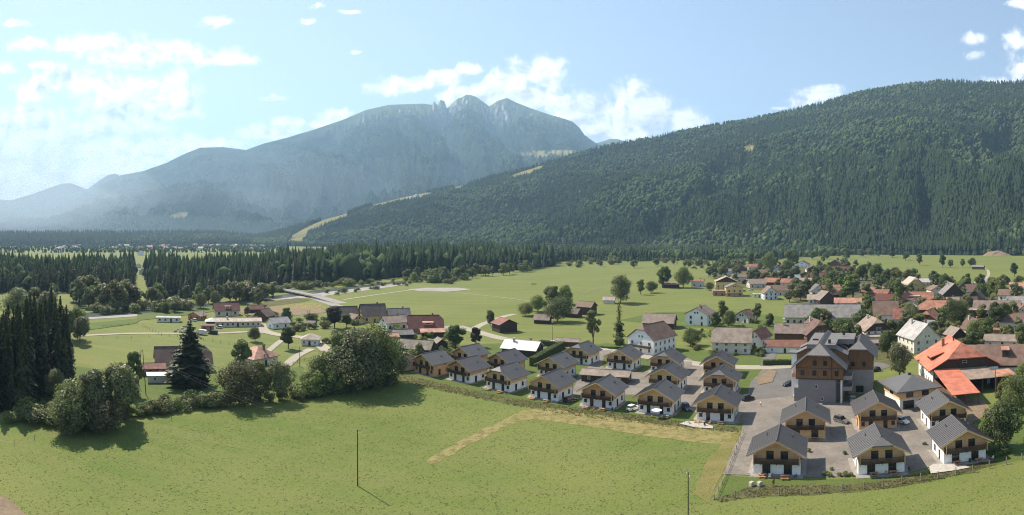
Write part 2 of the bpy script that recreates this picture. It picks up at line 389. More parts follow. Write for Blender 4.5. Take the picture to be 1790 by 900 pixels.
ribbon('field_path', [(1722, 490), (1728, 480), (1726, 472), (1715, 467)], 4, M_TRACK)
sheet('village_ground', [(1250, 482), (1320, 468), (1470, 462), (1540, 486), (1700, 506), (1800, 506), (1800, 535), (1600, 528), (1500, 540), (1392, 530), (1372, 514), (1300, 503), (1255, 508)], M_BANK, 8, 2)
sheet('village_ground', [(1385, 585), (1500, 550), (1600, 540), (1800, 540), (1800, 606), (1700, 622), (1640, 600), (1560, 640), (1480, 616), (1400, 612)], M_BANK, 5, 1.5)
# left hand side: drives, paddocks, river
sheet('riverbed', [(120, 560), (150, 548), (240, 545), (330, 537), (470, 520), (560, 510), (640, 502), (705, 495), (715, 497), (660, 505), (600, 513), (545, 520), (440, 527), (330, 545), (240, 553)], M_RIVERBED, 6, 1.5)
sheet('river_water', [(100, 549), (240, 543), (400, 527), (560, 506), (640, 498), (720, 489), (640, 502), (560, 512), (400, 534), (240, 549), (100, 558)], M_WATER, 6, 1.0)
ribbon('pale_track', [(600, 524), (660, 515), (720, 507), (760, 505)], 3, M_TRACK)
sheet('sand_patch', [(712, 506), (745, 503), (800, 503), (825, 506), (780, 510), (735, 509)], M_RIVERBED, 6, 1)
ribbon('pale_track', [(800, 512), (870, 519), (930, 527)], 1.6, M_TRACK)
ribbon('road', [(470, 503), (508, 510), (545, 520), (575, 530), (605, 540), (640, 553), (700, 563), (760, 573), (800, 570)], 8, M_PROAD)
sheet('ploughed_plot', [(410, 540), (470, 534), (560, 538), (572, 546), (520, 551), (430, 551)], M_EARTH, 5, 0.8)
sheet('dry_plot', [(470, 528), (560, 531), (572, 541), (470, 536), (440, 537)], M_DRY, 5, 0.8)
ribbon('pale_track', [(140, 587), (230, 583), (330, 583), (400, 582), (455, 578)], 3.5, M_TRACK)
ribbon('drive', [(455, 566), (462, 578), (490, 586), (540, 592), (575, 615)], 6, M_TRACK)
ribbon('drive', [(400, 582), (440, 580), (470, 582)], 4, M_TRACK)
ribbon('drive', [(468, 615), (482, 603), (495, 593)], 3, M_TRACK)
ribbon('drive', [(500, 640), (520, 622), (545, 610)], 4, M_TRACK)
sheet('bank', [(120, 568), (240, 557), (240, 549), (330, 541), (380, 534), (400, 541), (340, 549), (245, 560), (235, 566), (130, 580)], M_LAWN, 5, 0.8)
sheet('bank', [(430, 533), (520, 521), (545, 524), (520, 530), (440, 540)], M_BANK, 5, 0.8)
sheet('earth_patch', [(1322, 660), (1345, 646), (1358, 650), (1350, 668), (1325, 674)], M_EARTH, 2, 0.4)

# ---------------------------------------------------------------- mountains
def interp(pts, x):
    a = np.array(pts, float); return np.interp(x, a[:, 0], a[:, 1])
class Range:
    """a mountain side: foot and crest distances by bearing, crest height from its angle"""
    def __init__(s, crest, foot_r, crest_r, p=1.0, amp=0.10, fr=9.0, seed=0, rough=0):
        s.crest = crest; s.fr_ = foot_r; s.cr_ = crest_r; s.p = p; s.amp = amp; s.f = fr; s.seed = seed; s.rough = rough
    def zr(s, xp):
        R = interp(s.cr_, xp); z = CAM_H + (YH - interp(s.crest, xp)) / FPX * R
        return np.maximum(z, 5.0), R
    def z(s, xp, t):
        zr, R = s.zr(xp); rf = interp(s.fr_, xp); r = rf + (R - rf) * t
        th = (xp - XC) / FPX; tt = np.clip(t, 0, 1)
        base = zr * np.power(tt, s.p)
        env = np.sin(np.pi * tt) ** 0.8
        n = ridged(th * s.f * 1.25 + s.seed + 1.5 * fbm(th * 6 + s.seed, t * 2.6 + s.seed, 3) + 0.35 * t, t * 1.9 + s.seed * 1.7 + 0.8 * fbm(th * 8, t * 3, 3), 5) - 0.55
        n2 = fbm(th * s.f * 9 + s.seed, t * 9, 4) - 0.5
        zz = base + zr * s.amp * env * (((n - 0.08) - np.maximum(n - 0.08, 0) * np.clip(tt * 1.15, 0, 1)) * 2.3 + n2 * 0.6 * (1 - tt))
        if s.rough: zz = zz + zr * s.rough * (ridged(th * 160, t * 14, 3) - 0.5) * np.clip((tt - 0.55) * 2.5, 0, 1) * np.clip((1 - tt) * 9, 0, 1)
        back = np.clip(t - 1, 0, None); zz = np.where(t > 1, zr * (1 - back * 1.3), zz)
        return np.maximum(zz, -3.0) , r, th
    def mesh(s, name, x0, x1, nx, nt_, m, tmax=1.25, attr=None):
        xp = np.linspace(x0, x1, nx); t = np.concatenate([np.linspace(0, 1, nt_), np.linspace(1, tmax, 8)[1:]])
        XX, TT = np.meshgrid(xp, t, indexing='ij'); z, r, th = s.z(XX, TT)
        V = np.stack([r * np.sin(th), r * np.cos(th), z - 0.5 * (TT <= 0)], -1).reshape(-1, 3); n = len(t)
        i, j = np.meshgrid(np.arange(nx - 1), np.arange(n - 1), indexing='ij'); b = (i * n + j).ravel()
        F = np.stack([b, b + n, b + n + 1, b + 1], -1)
        me = np_mesh(name, V, F, m, attr={k: f(XX, TT, z).ravel() for k, f in (attr or {}).items()})
        me.polygons.foreach_set('use_smooth', np.ones(len(F), bool)); return struct(name, me)

CREST_A = [(-120,395),(0,372),(60,372),(100,362),(150,338),(180,322),(212,306),(250,299),(290,285),(320,270),(350,258),(390,257),(430,262),(460,251),(500,241),(550,226),(600,209),(640,192),(680,183),(740,181),(755,183),(759,176),(764,184),(770,174),(777,177),(781,190),(790,181),(800,172),(808,170),(815,165),(823,166),(832,169),(845,178),(855,186),(870,176),(886,171),(900,178),(930,190),(960,200),(985,207),(1000,212),(1012,222),(1022,236),(1040,249),(1065,262),(1150,300),(1300,330)]
FOOT_A = [(-120, 5200), (400, 4300), (700, 4000), (1300, 4300)]
CR_A = [(-120, 9600), (300, 8600), (600, 8800), (820, 9200), (1050, 8400), (1300, 8400)]
RA = Range(CREST_A, FOOT_A, CR_A, p=0.95, amp=0.27, fr=8.5, seed=3.1, rough=0.05)
CREST_B = [(330,428),(420,419),(470,410),(505,401),(560,386),(600,375),(645,360),(700,346),(760,334),(800,326),(840,316),(880,304),(920,296),(950,287),(1000,272),(1050,258),(1100,248),(1150,240),(1230,222),(1320,208),(1380,195),(1440,181),(1500,163),(1560,152),(1600,147),(1645,143),(1690,145),(1740,146),(1790,145),(1850,150),(1950,140),(2100,150)]
FOOT_B = [(330, 2700), (600, 2300), (760, 1900), (1000, 1700), (1300, 1500), (1790, 1350), (2100, 1300)]
CR_B = [(330, 3100), (600, 3000), (900, 3300), (1200, 3200), (1650, 3000), (2100, 2900)]
RB = Range(CREST_B, FOOT_B, CR_B, p=1.0, amp=0.27, fr=5.0, seed=8.7)
CREST_C = [(-200,360),(-60,345),(20,350),(60,338),(85,329),(108,321),(125,320),(140,326),(152,331),(170,318),(188,306),(202,303),(215,311),(240,330),(300,350)]
RC = Range(CREST_C, [(-200, 9800), (300, 9800)], [(-200, 11500), (300, 11500)], p=0.8, amp=0.1, fr=12, seed=1.3)
CREST_D = [(980,262),(1020,256),(1050,248),(1066,243),(1080,243),(1095,248),(1130,254),(1200,262)]
RD = Range(CREST_D, [(980, 9500), (1200, 9500)], [(980, 10800), (1200, 10800)], p=0.8, amp=0.05, fr=12, seed=2.3)

def mountain_material(name, rock_lo, rock_hi, tree_a, tree_b):
    m = bpy.data.materials.new(name); m.use_nodes = True; m.node_tree.nodes.clear(); t = NT(m.node_tree)
    tcn = t.new('ShaderNodeTexCoord'); vec = tcn.outputs['Object']
    geo = t.new('ShaderNodeNewGeometry'); sepp = t.new('ShaderNodeSeparateXYZ', ins={0: geo.outputs['Position']})
    zz = t.math('ADD', sepp.outputs[2], t.math('MULTIPLY', t.math('SUBTRACT', t.noise(vec, 0.0035, 5, 0.65), 0.5), 900))
    rockf = t.smooth(zz, rock_lo, rock_hi)
    sn = t.new('ShaderNodeSeparateXYZ', ins={0: geo.outputs['Normal']}).outputs[2]
    steep = t.smooth(t.math('ADD', sn, t.math('MULTIPLY', t.noise(vec, 0.01, 5, 0.7), 0.3)), 0.98, 0.70)
    tree = t.mix(t.smooth(t.noise(vec, 0.004, 5, 0.7), 0.4, 0.62), tree_a, tree_b)
    speck = t.smooth(t.noise(vec, 0.03, 4, 0.75), 0.38, 0.66)
    tree = t.mix(t.math('MULTIPLY', speck, 0.8), tree, tuple(c * 0.35 for c in tree_a))
    vst = t.new('ShaderNodeVectorMath', operation='MULTIPLY', ins={0: vec, 1: (1, 1, 0.22)}).outputs[0]
    rock = t.mix(t.smooth(t.noise(vst, 0.02, 5, 0.7), 0.35, 0.65), (0.20, 0.19, 0.175), (0.50, 0.47, 0.43))
    alp = t.mix(steep, (0.10, 0.115, 0.045), rock)
    mead = t.new('ShaderNodeAttribute', attribute_name='meadow').outputs['Fac']
    c = t.mix(rockf, tree, alp)
    c = t.mix(mead, c, t.mix(t.noise(vec, 0.01, 4, 0.6), (0.20, 0.20, 0.07), (0.30, 0.25, 0.12)))
    bs = t.new('ShaderNodeBsdfDiffuse', ins={0: c})
    bn = t.new('ShaderNodeBump', ins={'Strength': 0.9, 'Distance': 14.0, 'Height': t.noise(vec, 0.032, 5, 0.75)})
    t.l.new(bn.outputs[0], bs.inputs['Normal'])
    t.new('ShaderNodeOutputMaterial', ins={0: bs.outputs[0]}); MATS[name] = m
    return m
M_MTN = mountain_material('mountain_forest_and_rock', 1450, 2050, (0.022, 0.036, 0.018), (0.070, 0.092, 0.040))
M_HILL = mountain_material('hill_forest_floor', 5000, 6000, (0.036, 0.048, 0.019), (0.060, 0.074, 0.028))
# clearings, as places on the hillsides (bearing pixel, row), found again on the slope
CLEAR_B = [[(892,307),(915,299),(948,289),(952,291),(925,303),(900,309)], [(645,356),(680,345),(730,337),(762,336),(735,345),(690,352),(655,362)],
           [(500,424),(512,410),(540,395),(575,380),(608,371),(606,378),(570,392),(540,404),(528,424)], [(1300,256),(1318,254),(1316,262),(1302,262)],
           [(790,326),(812,318),(822,319),(800,330)]]
CLEAR_A = [[(296,378),(312,370),(330,372),(326,379),(304,381)], [(900,268),(960,262),(1010,262),(1000,272),(940,274)]]
def to_px(r, z): return YH - (z - CAM_H) / r * FPX
def clear_attr(rng_, polys):
    def f(XX, TT, z):
        _, r, th = rng_.z(XX, TT); yp = to_px(np.maximum(r, 1), z); o = np.zeros(XX.shape)
        for p in polys: o = np.maximum(o, in_poly(XX, yp, p) * (TT <= 1.0))
        return o
    return f
RT = Range([(-200, 413), (60, 411), (250, 410), (340, 409), (400, 411), (440, 416)], [(-200, 2500), (440, 2500)], [(-200, 3000), (440, 3000)], p=1.0, amp=0.02, fr=9, seed=4.4)
RT.mesh('low_hill', -200, 440, 120, 12, M_HILL)
RC.mesh('far_mountain', -200, 300, 160, 26, M_MTN)
RD.mesh('far_mountain', 980, 1200, 60, 16, M_MTN)
RA.mesh('mountain', -120, 1300, 900, 150, M_MTN, attr={'meadow': clear_attr(RA, CLEAR_A)})
RB.mesh('hill', 330, 2100, 760, 110, M_HILL, attr={'meadow': clear_attr(RB, CLEAR_B)})

# ---------------------------------------------------------------- haze over the whole valley
hz = bpy.data.materials.new('valley_haze'); hz.use_nodes = True; hz.node_tree.nodes.clear(); t = NT(hz.node_tree)
HAZE_DENSITY = 0.000088
pv = t.new('ShaderNodeVolumePrincipled', ins={'Color': (0.44, 0.71, 1.0, 1), 'Density': HAZE_DENSITY, 'Anisotropy': 0.18})
ho = t.new('ShaderNodeOutputMaterial', ins={1: pv.outputs[0]})
mb = MB(); mb.box(-12500, 12500, -12500, 12500, -4.5, 2700); hazeo = mb.build('haze', hz); tag(hazeo, kind='stuff')

# a bank of morning mist low over the far left of the valley
ms = bpy.data.materials.new('valley_mist'); ms.use_nodes = True; ms.node_tree.nodes.clear(); t = NT(ms.node_tree)
pv = t.new('ShaderNodeVolumePrincipled', ins={'Color': (0.72, 0.86, 1.0, 1), 'Density': 0.00006, 'Anisotropy': 0.4}); t.new('ShaderNodeOutputMaterial', ins={1: pv.outputs[0]})
md = ms.copy(); md.name = 'dense_mist'; [setattr(n_.inputs['Density'], 'default_value', 0.00015) for n_ in md.node_tree.nodes if n_.type == 'PRINCIPLED_VOLUME']
def ellipsoid(c, sx, sy, sz, rz, n=28, k=14, m=ms):
    V = []; F = []; cr, sr = math.cos(rz), math.sin(rz)
    for i in range(k + 1):
        ph = math.pi * i / k
        for j in range(n):
            a = 2 * math.pi * j / n; x_, y_ = sx * math.sin(ph) * math.cos(a), sy * math.sin(ph) * math.sin(a); V.append((c[0] + x_ * cr - y_ * sr, c[1] + x_ * sr + y_ * cr, c[2] + sz * math.cos(ph)))
    for i in range(k):
        for j in range(n): F.append((i * n + j, (i + 1) * n + j, (i + 1) * n + (j + 1) % n, i * n + (j + 1) % n))
    me = bpy.data.meshes.new('mist'); me.from_pydata(V, [], F); me.materials.append(m); me.validate(); return me
for (r_, x_, sx_, sy_, sz_) in ((6400, -20, 2200, 1800, 1150), (6300, 0, 1900, 1600, 620), (5700, 330, 2500, 1100, 950), (5500, 300, 2300, 900, 480), (5300, 640, 2300, 600, 700)):
    th_ = theta(x_); tag(obj('mist', ellipsoid((r_ * math.sin(th_), r_ * math.cos(th_), 60), sx_, sy_, sz_, -th_, m=md if x_ < 100 else ms)), kind='stuff')
r_ = 3000; th_ = theta(150); tag(obj('mist', ellipsoid((r_ * math.sin(th_), r_ * math.cos(th_), 10), 1700, 1000, 150, -th_)), kind='stuff')
# ================================================================ vegetation
def leaf_material(name, a, b, trans=0.35, gloss=0.55, spec=0.22):
    m = bpy.data.materials.new(name); m.use_nodes = True; m.node_tree.nodes.clear(); t = NT(m.node_tree)
    oi = t.new('ShaderNodeObjectInfo').outputs['Random']
    vec = t.new('ShaderNodeTexCoord').outputs['Object']
    geo = t.new('ShaderNodeNewGeometry').outputs['Random Per Island']
    n = t.noise(vec, 5.0, 3, 0.6)
    c = t.mix(t.smooth(n, 0.3, 0.7), a, b)
    c = t.mix(t.math('MULTIPLY', geo, 0.45), c, tuple(x * 0.55 for x in a))
    hv = t.new('ShaderNodeHueSaturation', ins={'Hue': t.math('ADD', 0.485, t.math('MULTIPLY', oi, 0.03)), 'Saturation': t.math('ADD', 0.8, t.math('MULTIPLY', oi, 0.3)),
               'Value': t.math('ADD', 0.78, t.math('MULTIPLY', oi, 0.45)), 'Color': c}).outputs[0]
    bs = t.new('ShaderNodeBsdfPrincipled', ins={'Base Color': hv, 'Roughness': gloss, 'Specular IOR Level': spec})
    tr = t.new('ShaderNodeBsdfTranslucent', ins={0: t.mix(0.5, hv, (0.14, 0.16, 0.03))})
    mx = t.new('ShaderNodeMixShader', ins={0: trans, 1: bs.outputs[0], 2: tr.outputs[0]})
    t.new('ShaderNodeOutputMaterial', ins={0: mx.outputs[0]}); MATS[name] = m
    return m
M_BARK = mat('bark', (0.10, 0.082, 0.062), rough=0.95, var=0.35, scale=3, bump=0.3)
M_LEAF = leaf_material('leaf_green', (0.158, 0.200, 0.058), (0.228, 0.262, 0.092))
M_LEAFD = leaf_material('leaf_dark', (0.092, 0.124, 0.041), (0.132, 0.168, 0.060), trans=0.34)
M_LEAFS = leaf_material('leaf_silver', (0.190, 0.212, 0.088), (0.27, 0.282, 0.132), trans=0.38, gloss=0.5, spec=0.3)
M_LEAFP = leaf_material('leaf_purple', (0.075, 0.050, 0.038), (0.060, 0.055, 0.030), trans=0.2)
M_LEAFY = leaf_material('leaf_yellowish', (0.17, 0.175, 0.062), (0.215, 0.205, 0.085))
M_NEEDLE = leaf_material('needle_green', (0.058, 0.075, 0.033), (0.088, 0.106, 0.047), trans=0.22, gloss=0.6, spec=0.2)
M_NEEDLEL = leaf_material('larch_needles', (0.075, 0.088, 0.036), (0.10, 0.105, 0.045), trans=0.25, gloss=0.6, spec=0.2)

def quads_mesh(name, centers, nrm, size, mats, trunk, aspect=1.0):
    """trunk (MB) plus one small leaf-clump face per centre"""
    n = len(centers); nrm = nrm / np.maximum(np.linalg.norm(nrm, axis=1, keepdims=True), 1e-6)
    ref = rng.normal(size=(n, 3)); a = np.cross(nrm, ref); a /= np.maximum(np.linalg.norm(a, axis=1, keepdims=True), 1e-6); b = np.cross(nrm, a)
    s = size[:, None]
    j = lambda: 1 + rng.uniform(-0.35, 0.35, (n, 1))
    q = np.stack([centers - a * s * j() - b * s * j() * aspect * 0.4, centers + a * s * 0.2 * j() - b * s * j() * aspect, centers + a * s * j() + b * s * 0.3 * j() * aspect, centers - a * s * 0.25 * j() + b * s * j() * aspect], 1)
    q[:, 1] += nrm * s * rng.uniform(-0.3, 0.3, (n, 1)); q[:, 3] += nrm * s * rng.uniform(-0.3, 0.3, (n, 1))
    V = q.reshape(-1, 3); F = np.arange(n * 4).reshape(n, 4)
    tv = np.array(trunk.v); tf = []
    for f in trunk.f:
        f = list(f)
        if len(f) == 4: tf.append(f)
        else:
            for i in range(1, len(f) - 1, 2): tf.append([f[0], f[i], f[i + 1], f[min(i + 2, len(f) - 1)]])
    tf = [x for x in tf if len(set(x)) == 4]
    TF = np.array(tf) + len(V) if tf else np.zeros((0, 4), int)
    me = np_mesh(name, np.concatenate([V, tv]) if len(tv) else V, np.concatenate([F, TF]), mats, np.concatenate([np.zeros(len(F)), np.ones(len(TF))]))
    return me
def broadleaf(name, seed, width=0.55, base=0.16, nl=12, nq=1500, size=0.034, leaf=None, spread=1.0, top=0.9, split=False):
    """unit-height broadleaf: forked trunk, lobed crown of many clump faces. split=True returns (trunk mesh, crown mesh)."""
    r = np.random.default_rng(seed); W = width / 2
    lobes = []
    for i in range(nl):
        z = base + 0.14 + (top - base - 0.2) * (i + r.uniform(0, 1)) / nl
        prof = math.sin(math.pi * min(1, max(0.06, (z - base) / (1.02 - base))) ** 0.85)
        a = r.uniform(0, 2 * math.pi); rad = W * prof * r.uniform(0.3, 0.85) * spread
        lobes.append((math.cos(a) * rad, math.sin(a) * rad, z, W * r.uniform(0.22, 0.5) * (0.5 + 0.5 * prof)))
    lobes.append((0, 0, top - 0.12, W * 0.42)); lobes = np.array(lobes)
    li = r.choice(len(lobes), nq, p=lobes[:, 3] ** 2 / (lobes[:, 3] ** 2).sum())
    d = r.normal(size=(nq, 3)); d /= np.linalg.norm(d, axis=1, keepdims=True)
    rr = lobes[li, 3] * (0.62 + 0.42 * r.random(nq) ** 0.6); rr = rr * (1 + 0.18 * np.sin(d[:, 0] * 9 + li) * np.sin(d[:, 1] * 8 + li * 2))
    C = lobes[li, :3] + d * rr[:, None] * np.array([1, 1, 0.95]); C[:, 2] = np.maximum(C[:, 2], base * 0.6)
    N = d + r.normal(size=(nq, 3)) * 0.55 + np.array([0, 0, 0.35])
    tk = MB(); tk.bar((0, 0, -0.02), (0.006, 0.0, base + 0.12), 0.022, 6, 0, 0.015)
    for k in range(min(nl, 7)):
        L = lobes[(k * 2) % len(lobes)]
        tk.bar((0, 0, base * 0.7 + 0.03 * k), (L[0] * 0.8, L[1] * 0.8, L[2]), 0.010, 4, 0, 0.003)
    sz = size * r.uniform(0.6, 1.35, nq)
    if split:
        e = MB(); cm = quads_mesh(name + '_crown', C, N, sz, [leaf], e)
        return tk.mesh(name + '_trunk', M_BARK), cm
    return quads_mesh(name, C, N, sz, [leaf, M_BARK], tk)
def conifer(name, seed, width=0.26, tiers=24, per=9, leaf=None, droop=0.55, base=0.04, split=False, rag=0.25, fill=2):
    r = np.random.default_rng(seed); C = []; N = []; Sz = []; V = []
    for i in range(tiers):
        t = i / (tiers - 1); z = base + (0.985 - base) * t ** 0.93
        rad = width / 2 * (1 - t) ** 0.8 * r.uniform(1 - rag, 1 + rag * 0.6) + 0.006
        k = max(3, int(per * (1 - 0.55 * t)))
        a0 = r.uniform(0, 6.28)
        for j in range(k):
            a = a0 + 2 * math.pi * j / k + r.uniform(-0.25, 0.25); L = rad * r.uniform(0.7, 1.15)
            dx, dy = math.cos(a), math.sin(a); wdt = max(L * 0.30, 0.008) * r.uniform(0.8, 1.3)
            dz = -L * droop * r.uniform(0.6, 1.3); px, py = -dy, dx
            m1 = (dx * L * 0.55, dy * L * 0.55, z + dz * 0.35); tip = (dx * L, dy * L, z + dz)
            V.append([(0, 0, z + 0.012), (m1[0] + px * wdt, m1[1] + py * wdt, m1[2] - 0.012), tip, (m1[0] - px * wdt, m1[1] - py * wdt, m1[2] - 0.012)])
            for q in range(fill):      # hanging sprays
                u = r.uniform(0.35, 0.95); cx, cy_, cz = dx * L * u, dy * L * u, z + dz * u
                hw = 0.35 * wdt + 0.006; hh = 0.022 + 0.012 * (1 - t)
                V.append([(cx - px * hw, cy_ - py * hw, cz + 0.004), (cx, cy_, cz - hh), (cx + px * hw, cy_ + py * hw, cz + 0.004), (cx + dx * hw, cy_ + dy * hw, cz + 0.008)])
    V = np.array(V).reshape(-1, 3); F = np.arange(len(V)).reshape(-1, 4)
    tk = MB(); tk.bar((0, 0, -0.02), (0, 0, 0.95), 0.011, 5, 0, 0.002, caps=False)
    if split: return tk.mesh(name + '_trunk', M_BARK), np_mesh(name + '_crown', V, F, [leaf])
    TF = np.array(tk.f) + len(V)
    return np_mesh(name, np.concatenate([V, np.array(tk.v)]), np.concatenate([F, TF]), [leaf, M_BARK], np.concatenate([np.zeros(len(F)), np.ones(len(TF))]))

# prototypes (mesh data only)
SPR = [conifer('spruce', 10 + i, width=(0.28, 0.34, 0.38, 0.31)[i], tiers=22, per=8, leaf=M_NEEDLE, fill=2) for i in range(4)]
SPRH = [conifer('spruce_near', 30 + i, width=(0.34, 0.30, 0.38)[i], tiers=36, per=10, leaf=M_NEEDLE, fill=4, droop=0.7, split=True) for i in range(3)]
BIGSPR = conifer('lone_spruce', 44, width=0.86, tiers=24, per=14, leaf=M_NEEDLE, droop=0.28, fill=6, split=True, rag=0.35, base=0.10)
LARCH = [conifer('larch', 50 + i, width=0.36, tiers=22, per=7, leaf=M_NEEDLEL, droop=0.2, fill=5, split=True, rag=0.5, base=0.2) for i in range(2)]
BL = [broadleaf('broadleaf', 60 + i, width=(0.62, 0.75, 0.5, 0.85)[i], nl=(12, 14, 11, 14)[i], nq=1400, size=0.034, leaf=(M_LEAF, M_LEAFY, M_LEAFS, M_LEAFD)[i], base=0.12, split=True) for i in range(4)]
def near_set(leaf, nm): return [broadleaf(nm, 80 + i + len(leaf.name) % 7, width=(0.62, 0.8, 0.5, 1.0)[i], nl=(24, 30, 22, 34)[i], nq=8000, size=0.0155, leaf=leaf, base=(0.14, 0.1, 0.12, 0.1)[i], split=True) for i in range(4)]
NEAR = {'green': near_set(M_LEAF, 'tree_g'), 'silver': near_set(M_LEAFS, 'tree_s'), 'dark': near_set(M_LEAFD, 'tree_d'), 'purple': near_set(M_LEAFP, 'tree_p'), 'yellow': near_set(M_LEAFY, 'tree_y')}
LIGHTT = [broadleaf('birch', 120 + i, width=0.40, nl=15, nq=1300, size=0.026, leaf=M_LEAFY, base=0.2, spread=1.25, split=True) for i in range(2)]
def shrub_mesh(name, seed, leaf, nq=420, size=0.075):
    r = np.random.default_rng(seed); nl = 8; lobes = np.stack([r.uniform(-.42, .42, nl), r.uniform(-.42, .42, nl), r.uniform(.3, .68, nl), r.uniform(.25, .4, nl)], 1)
    li = r.integers(0, nl, nq); d = r.normal(size=(nq, 3)); d /= np.linalg.norm(d, axis=1, keepdims=True)
    C = lobes[li, :3] + d * (lobes[li, 3] * (0.6 + 0.45 * r.random(nq)))[:, None]; C[:, 2] = np.abs(C[:, 2])
    N = d + r.normal(size=(nq, 3)) * 0.5 + np.array([0, 0, 0.3])
    tk = MB(); tk.bar((0, 0, -0.05), (0.05, 0.02, 0.5), 0.03, 4, 0, 0.015)
    return quads_mesh(name, C, N, size * r.uniform(0.6, 1.3, nq), [leaf, M_BARK], tk)
SHR = [shrub_mesh('shrub', 140 + i, (M_LEAF, M_LEAFS, M_LEAFY, M_LEAFD)[i]) for i in range(4)]
SHRN = [shrub_mesh('shrub_near', 150 + i, (M_LEAF, M_LEAFS, M_LEAFY, M_LEAFD)[i], nq=1100, size=0.05) for i in range(4)]

def plant(px, py, hpx, kind, label, group=None, wide=1.0, var=None, name=None, cat='tree'):
    """a tree or shrub standing at photograph pixel px, py and hpx pixels tall"""
    g = G(px, py); h = hpx * K(py) * 1.0; rz = random.uniform(0, 6.28)
    if kind in ('shrub', 'shrub_s', 'shrub_y', 'shrub_d'):
        me = SHRN[{'shrub': 0, 'shrub_s': 1, 'shrub_y': 2, 'shrub_d': 3}[kind]]
        o = obj(name or 'shrub', me, None, g, rz); o.scale = (h * wide, h * wide, h); return tag(o, label, 'shrub' if cat == 'tree' else cat, group)
    src = {'spruce': SPRH, 'lone': [BIGSPR], 'larch': LARCH, 'birch': LIGHTT}.get(kind) or NEAR[kind]
    tk, cr = src[var if var is not None else random.randrange(len(src))]
    nm = name or {'spruce': 'spruce_tree', 'lone': 'spruce_tree', 'larch': 'larch_tree', 'birch': 'birch_tree'}.get(kind, 'broadleaf_tree')
    e = empty(nm, g, rz); tag(e, label, cat, group); e.scale = (h * wide, h * wide, h)
    obj('trunk', tk, e); obj('crown', cr, e); return e
def simple_tree(name, me, g, h, wide, label, cat, group):
    if isinstance(me, tuple):
        e = empty(name, g, random.uniform(0, 6.28)); e.scale = (h * wide, h * wide, h); obj('trunk', me[0], e); obj('crown', me[1], e); return tag(e, label, cat, group)
    o = obj(name, me, None, g, random.uniform(0, 6.28)); o.scale = (h * wide, h * wide, h); return tag(o, label, cat, group)

# ---------------------------------------------------------------- the wooded hillside and other far woods (stuff)
def merge_trees(name, pos, h, wide, kind, tint, m):
    """thousands of far trees as one mesh: kind 0 = conifer (ragged double cone), 1 = rounded crown"""
    allV = []; allF = []; allT = []; off = 0
    for kd in (0, 1):
        idx = np.where(kind == kd)[0]
        if not len(idx): continue
        P = pos[idx]; H = h[idx][:, None, None]; Wd = (h[idx] * wide[idx])[:, None, None]; n = len(idx)
        if kd == 0:
            k = 5; ring = []
            for (z, rr) in ((0.05, 0.5), (0.45, 0.34)):
                for i in range(k): ring.append((z, rr, 2 * math.pi * i / k + (0.6 if z > 0.2 else 0)))
            T = np.array([(math.cos(a) * rr, math.sin(a) * rr, z) for z, rr, a in ring] + [(0, 0, 0.66), (0, 0, 1.0)])
            F = [(i, (i + 1) % k, 10) for i in range(k)] + [(5 + i, 5 + (i + 1) % k, 11) for i in range(k)]
        else:
            T = []; 
            for (z, rr, nn, o) in ((0.08, 0.34, 5, 0), (0.45, 0.5, 6, 0.3), (0.78, 0.36, 5, 0.8)):
                for i in range(nn): T.append((math.cos(2 * math.pi * i / nn + o) * rr, math.sin(2 * math.pi * i / nn + o) * rr, z))
            T.append((0, 0, 1.0)); T = np.array(T)
            F = []
            for i in range(5): F += [(i, (i + 1) % 5, 5 + i), ((i + 1) % 5, 5 + (i + 1), 5 + i)]
            F += [(0, 10, 5)]
            for i in range(5): F += [(5 + i, 6 + i, 11 + i), (6 + i, 11 + (i + 1) % 5, 11 + i)]
            F += [(10, 5, 15)]
            for i in range(5): F.append((11 + i, 11 + (i + 1) % 5, 16))
        F = np.array(F); a = rng.uniform(0, 6.28, n); ca, sa = np.cos(a), np.sin(a)
        Tj = T[None] * np.ones((n, 1, 1)); Tj = Tj * (1 + rng.uniform(-0.22, 0.22, (n, len(T), 1)) * np.array([1, 1, 0.35]))
        V = np.empty((n, len(T), 3)); V[..., 0] = (Tj[..., 0] * ca[:, None] - Tj[..., 1] * sa[:, None]) * Wd[..., 0]; V[..., 1] = (Tj[..., 0] * sa[:, None] + Tj[..., 1] * ca[:, None]) * Wd[..., 0]
        V[..., 2] = Tj[..., 2] * H[..., 0]; V += P[:, None, :]
        allV.append(V.reshape(-1, 3)); allF.append((F[None] + (np.arange(n) * len(T))[:, None, None]).reshape(-1, 3) + off); allT.append(np.repeat(tint[idx], len(T))); off += n * len(T)
    me = np_mesh(name, np.concatenate(allV), np.concatenate(allF), m, attr={'tint': np.concatenate(allT)})
    return tag(obj(name, me), kind='stuff')
def wood_material(name):
    m = bpy.data.materials.new(name); m.use_nodes = True; m.node_tree.nodes.clear(); t = NT(m.node_tree)
    tint = t.new('ShaderNodeAttribute', attribute_name='tint').outputs['Fac']
    rp = t.new('ShaderNodeValToRGB', ins={0: tint}); cr = rp.color_ramp; cr.elements[0].position = 0; cr.elements[0].color = (0.027, 0.042, 0.022, 1)
    cr.elements[1].position = 1; cr.elements[1].color = (0.15, 0.17, 0.074, 1)
    for p, c in ((0.35, (0.041, 0.061, 0.030, 1)), (0.5, (0.068, 0.098, 0.041, 1)), (0.75, (0.103, 0.134, 0.055, 1))):
        e = cr.elements.new(p); e.color = c
    vec = t.new('ShaderNodeTexCoord').outputs['Object']
    c = t.mix(t.math('MULTIPLY', t.smooth(t.noise(vec, 0.45, 3, 0.7), 0.35, 0.65), 0.5), rp.outputs[0], (0.02, 0.028, 0.012))
    bs = t.new('ShaderNodeBsdfDiffuse', ins={0: c}); t.new('ShaderNodeOutputMaterial', ins={0: bs.outputs[0]}); MATS[name] = m; return m
M_WOOD = wood_material('far_wood')
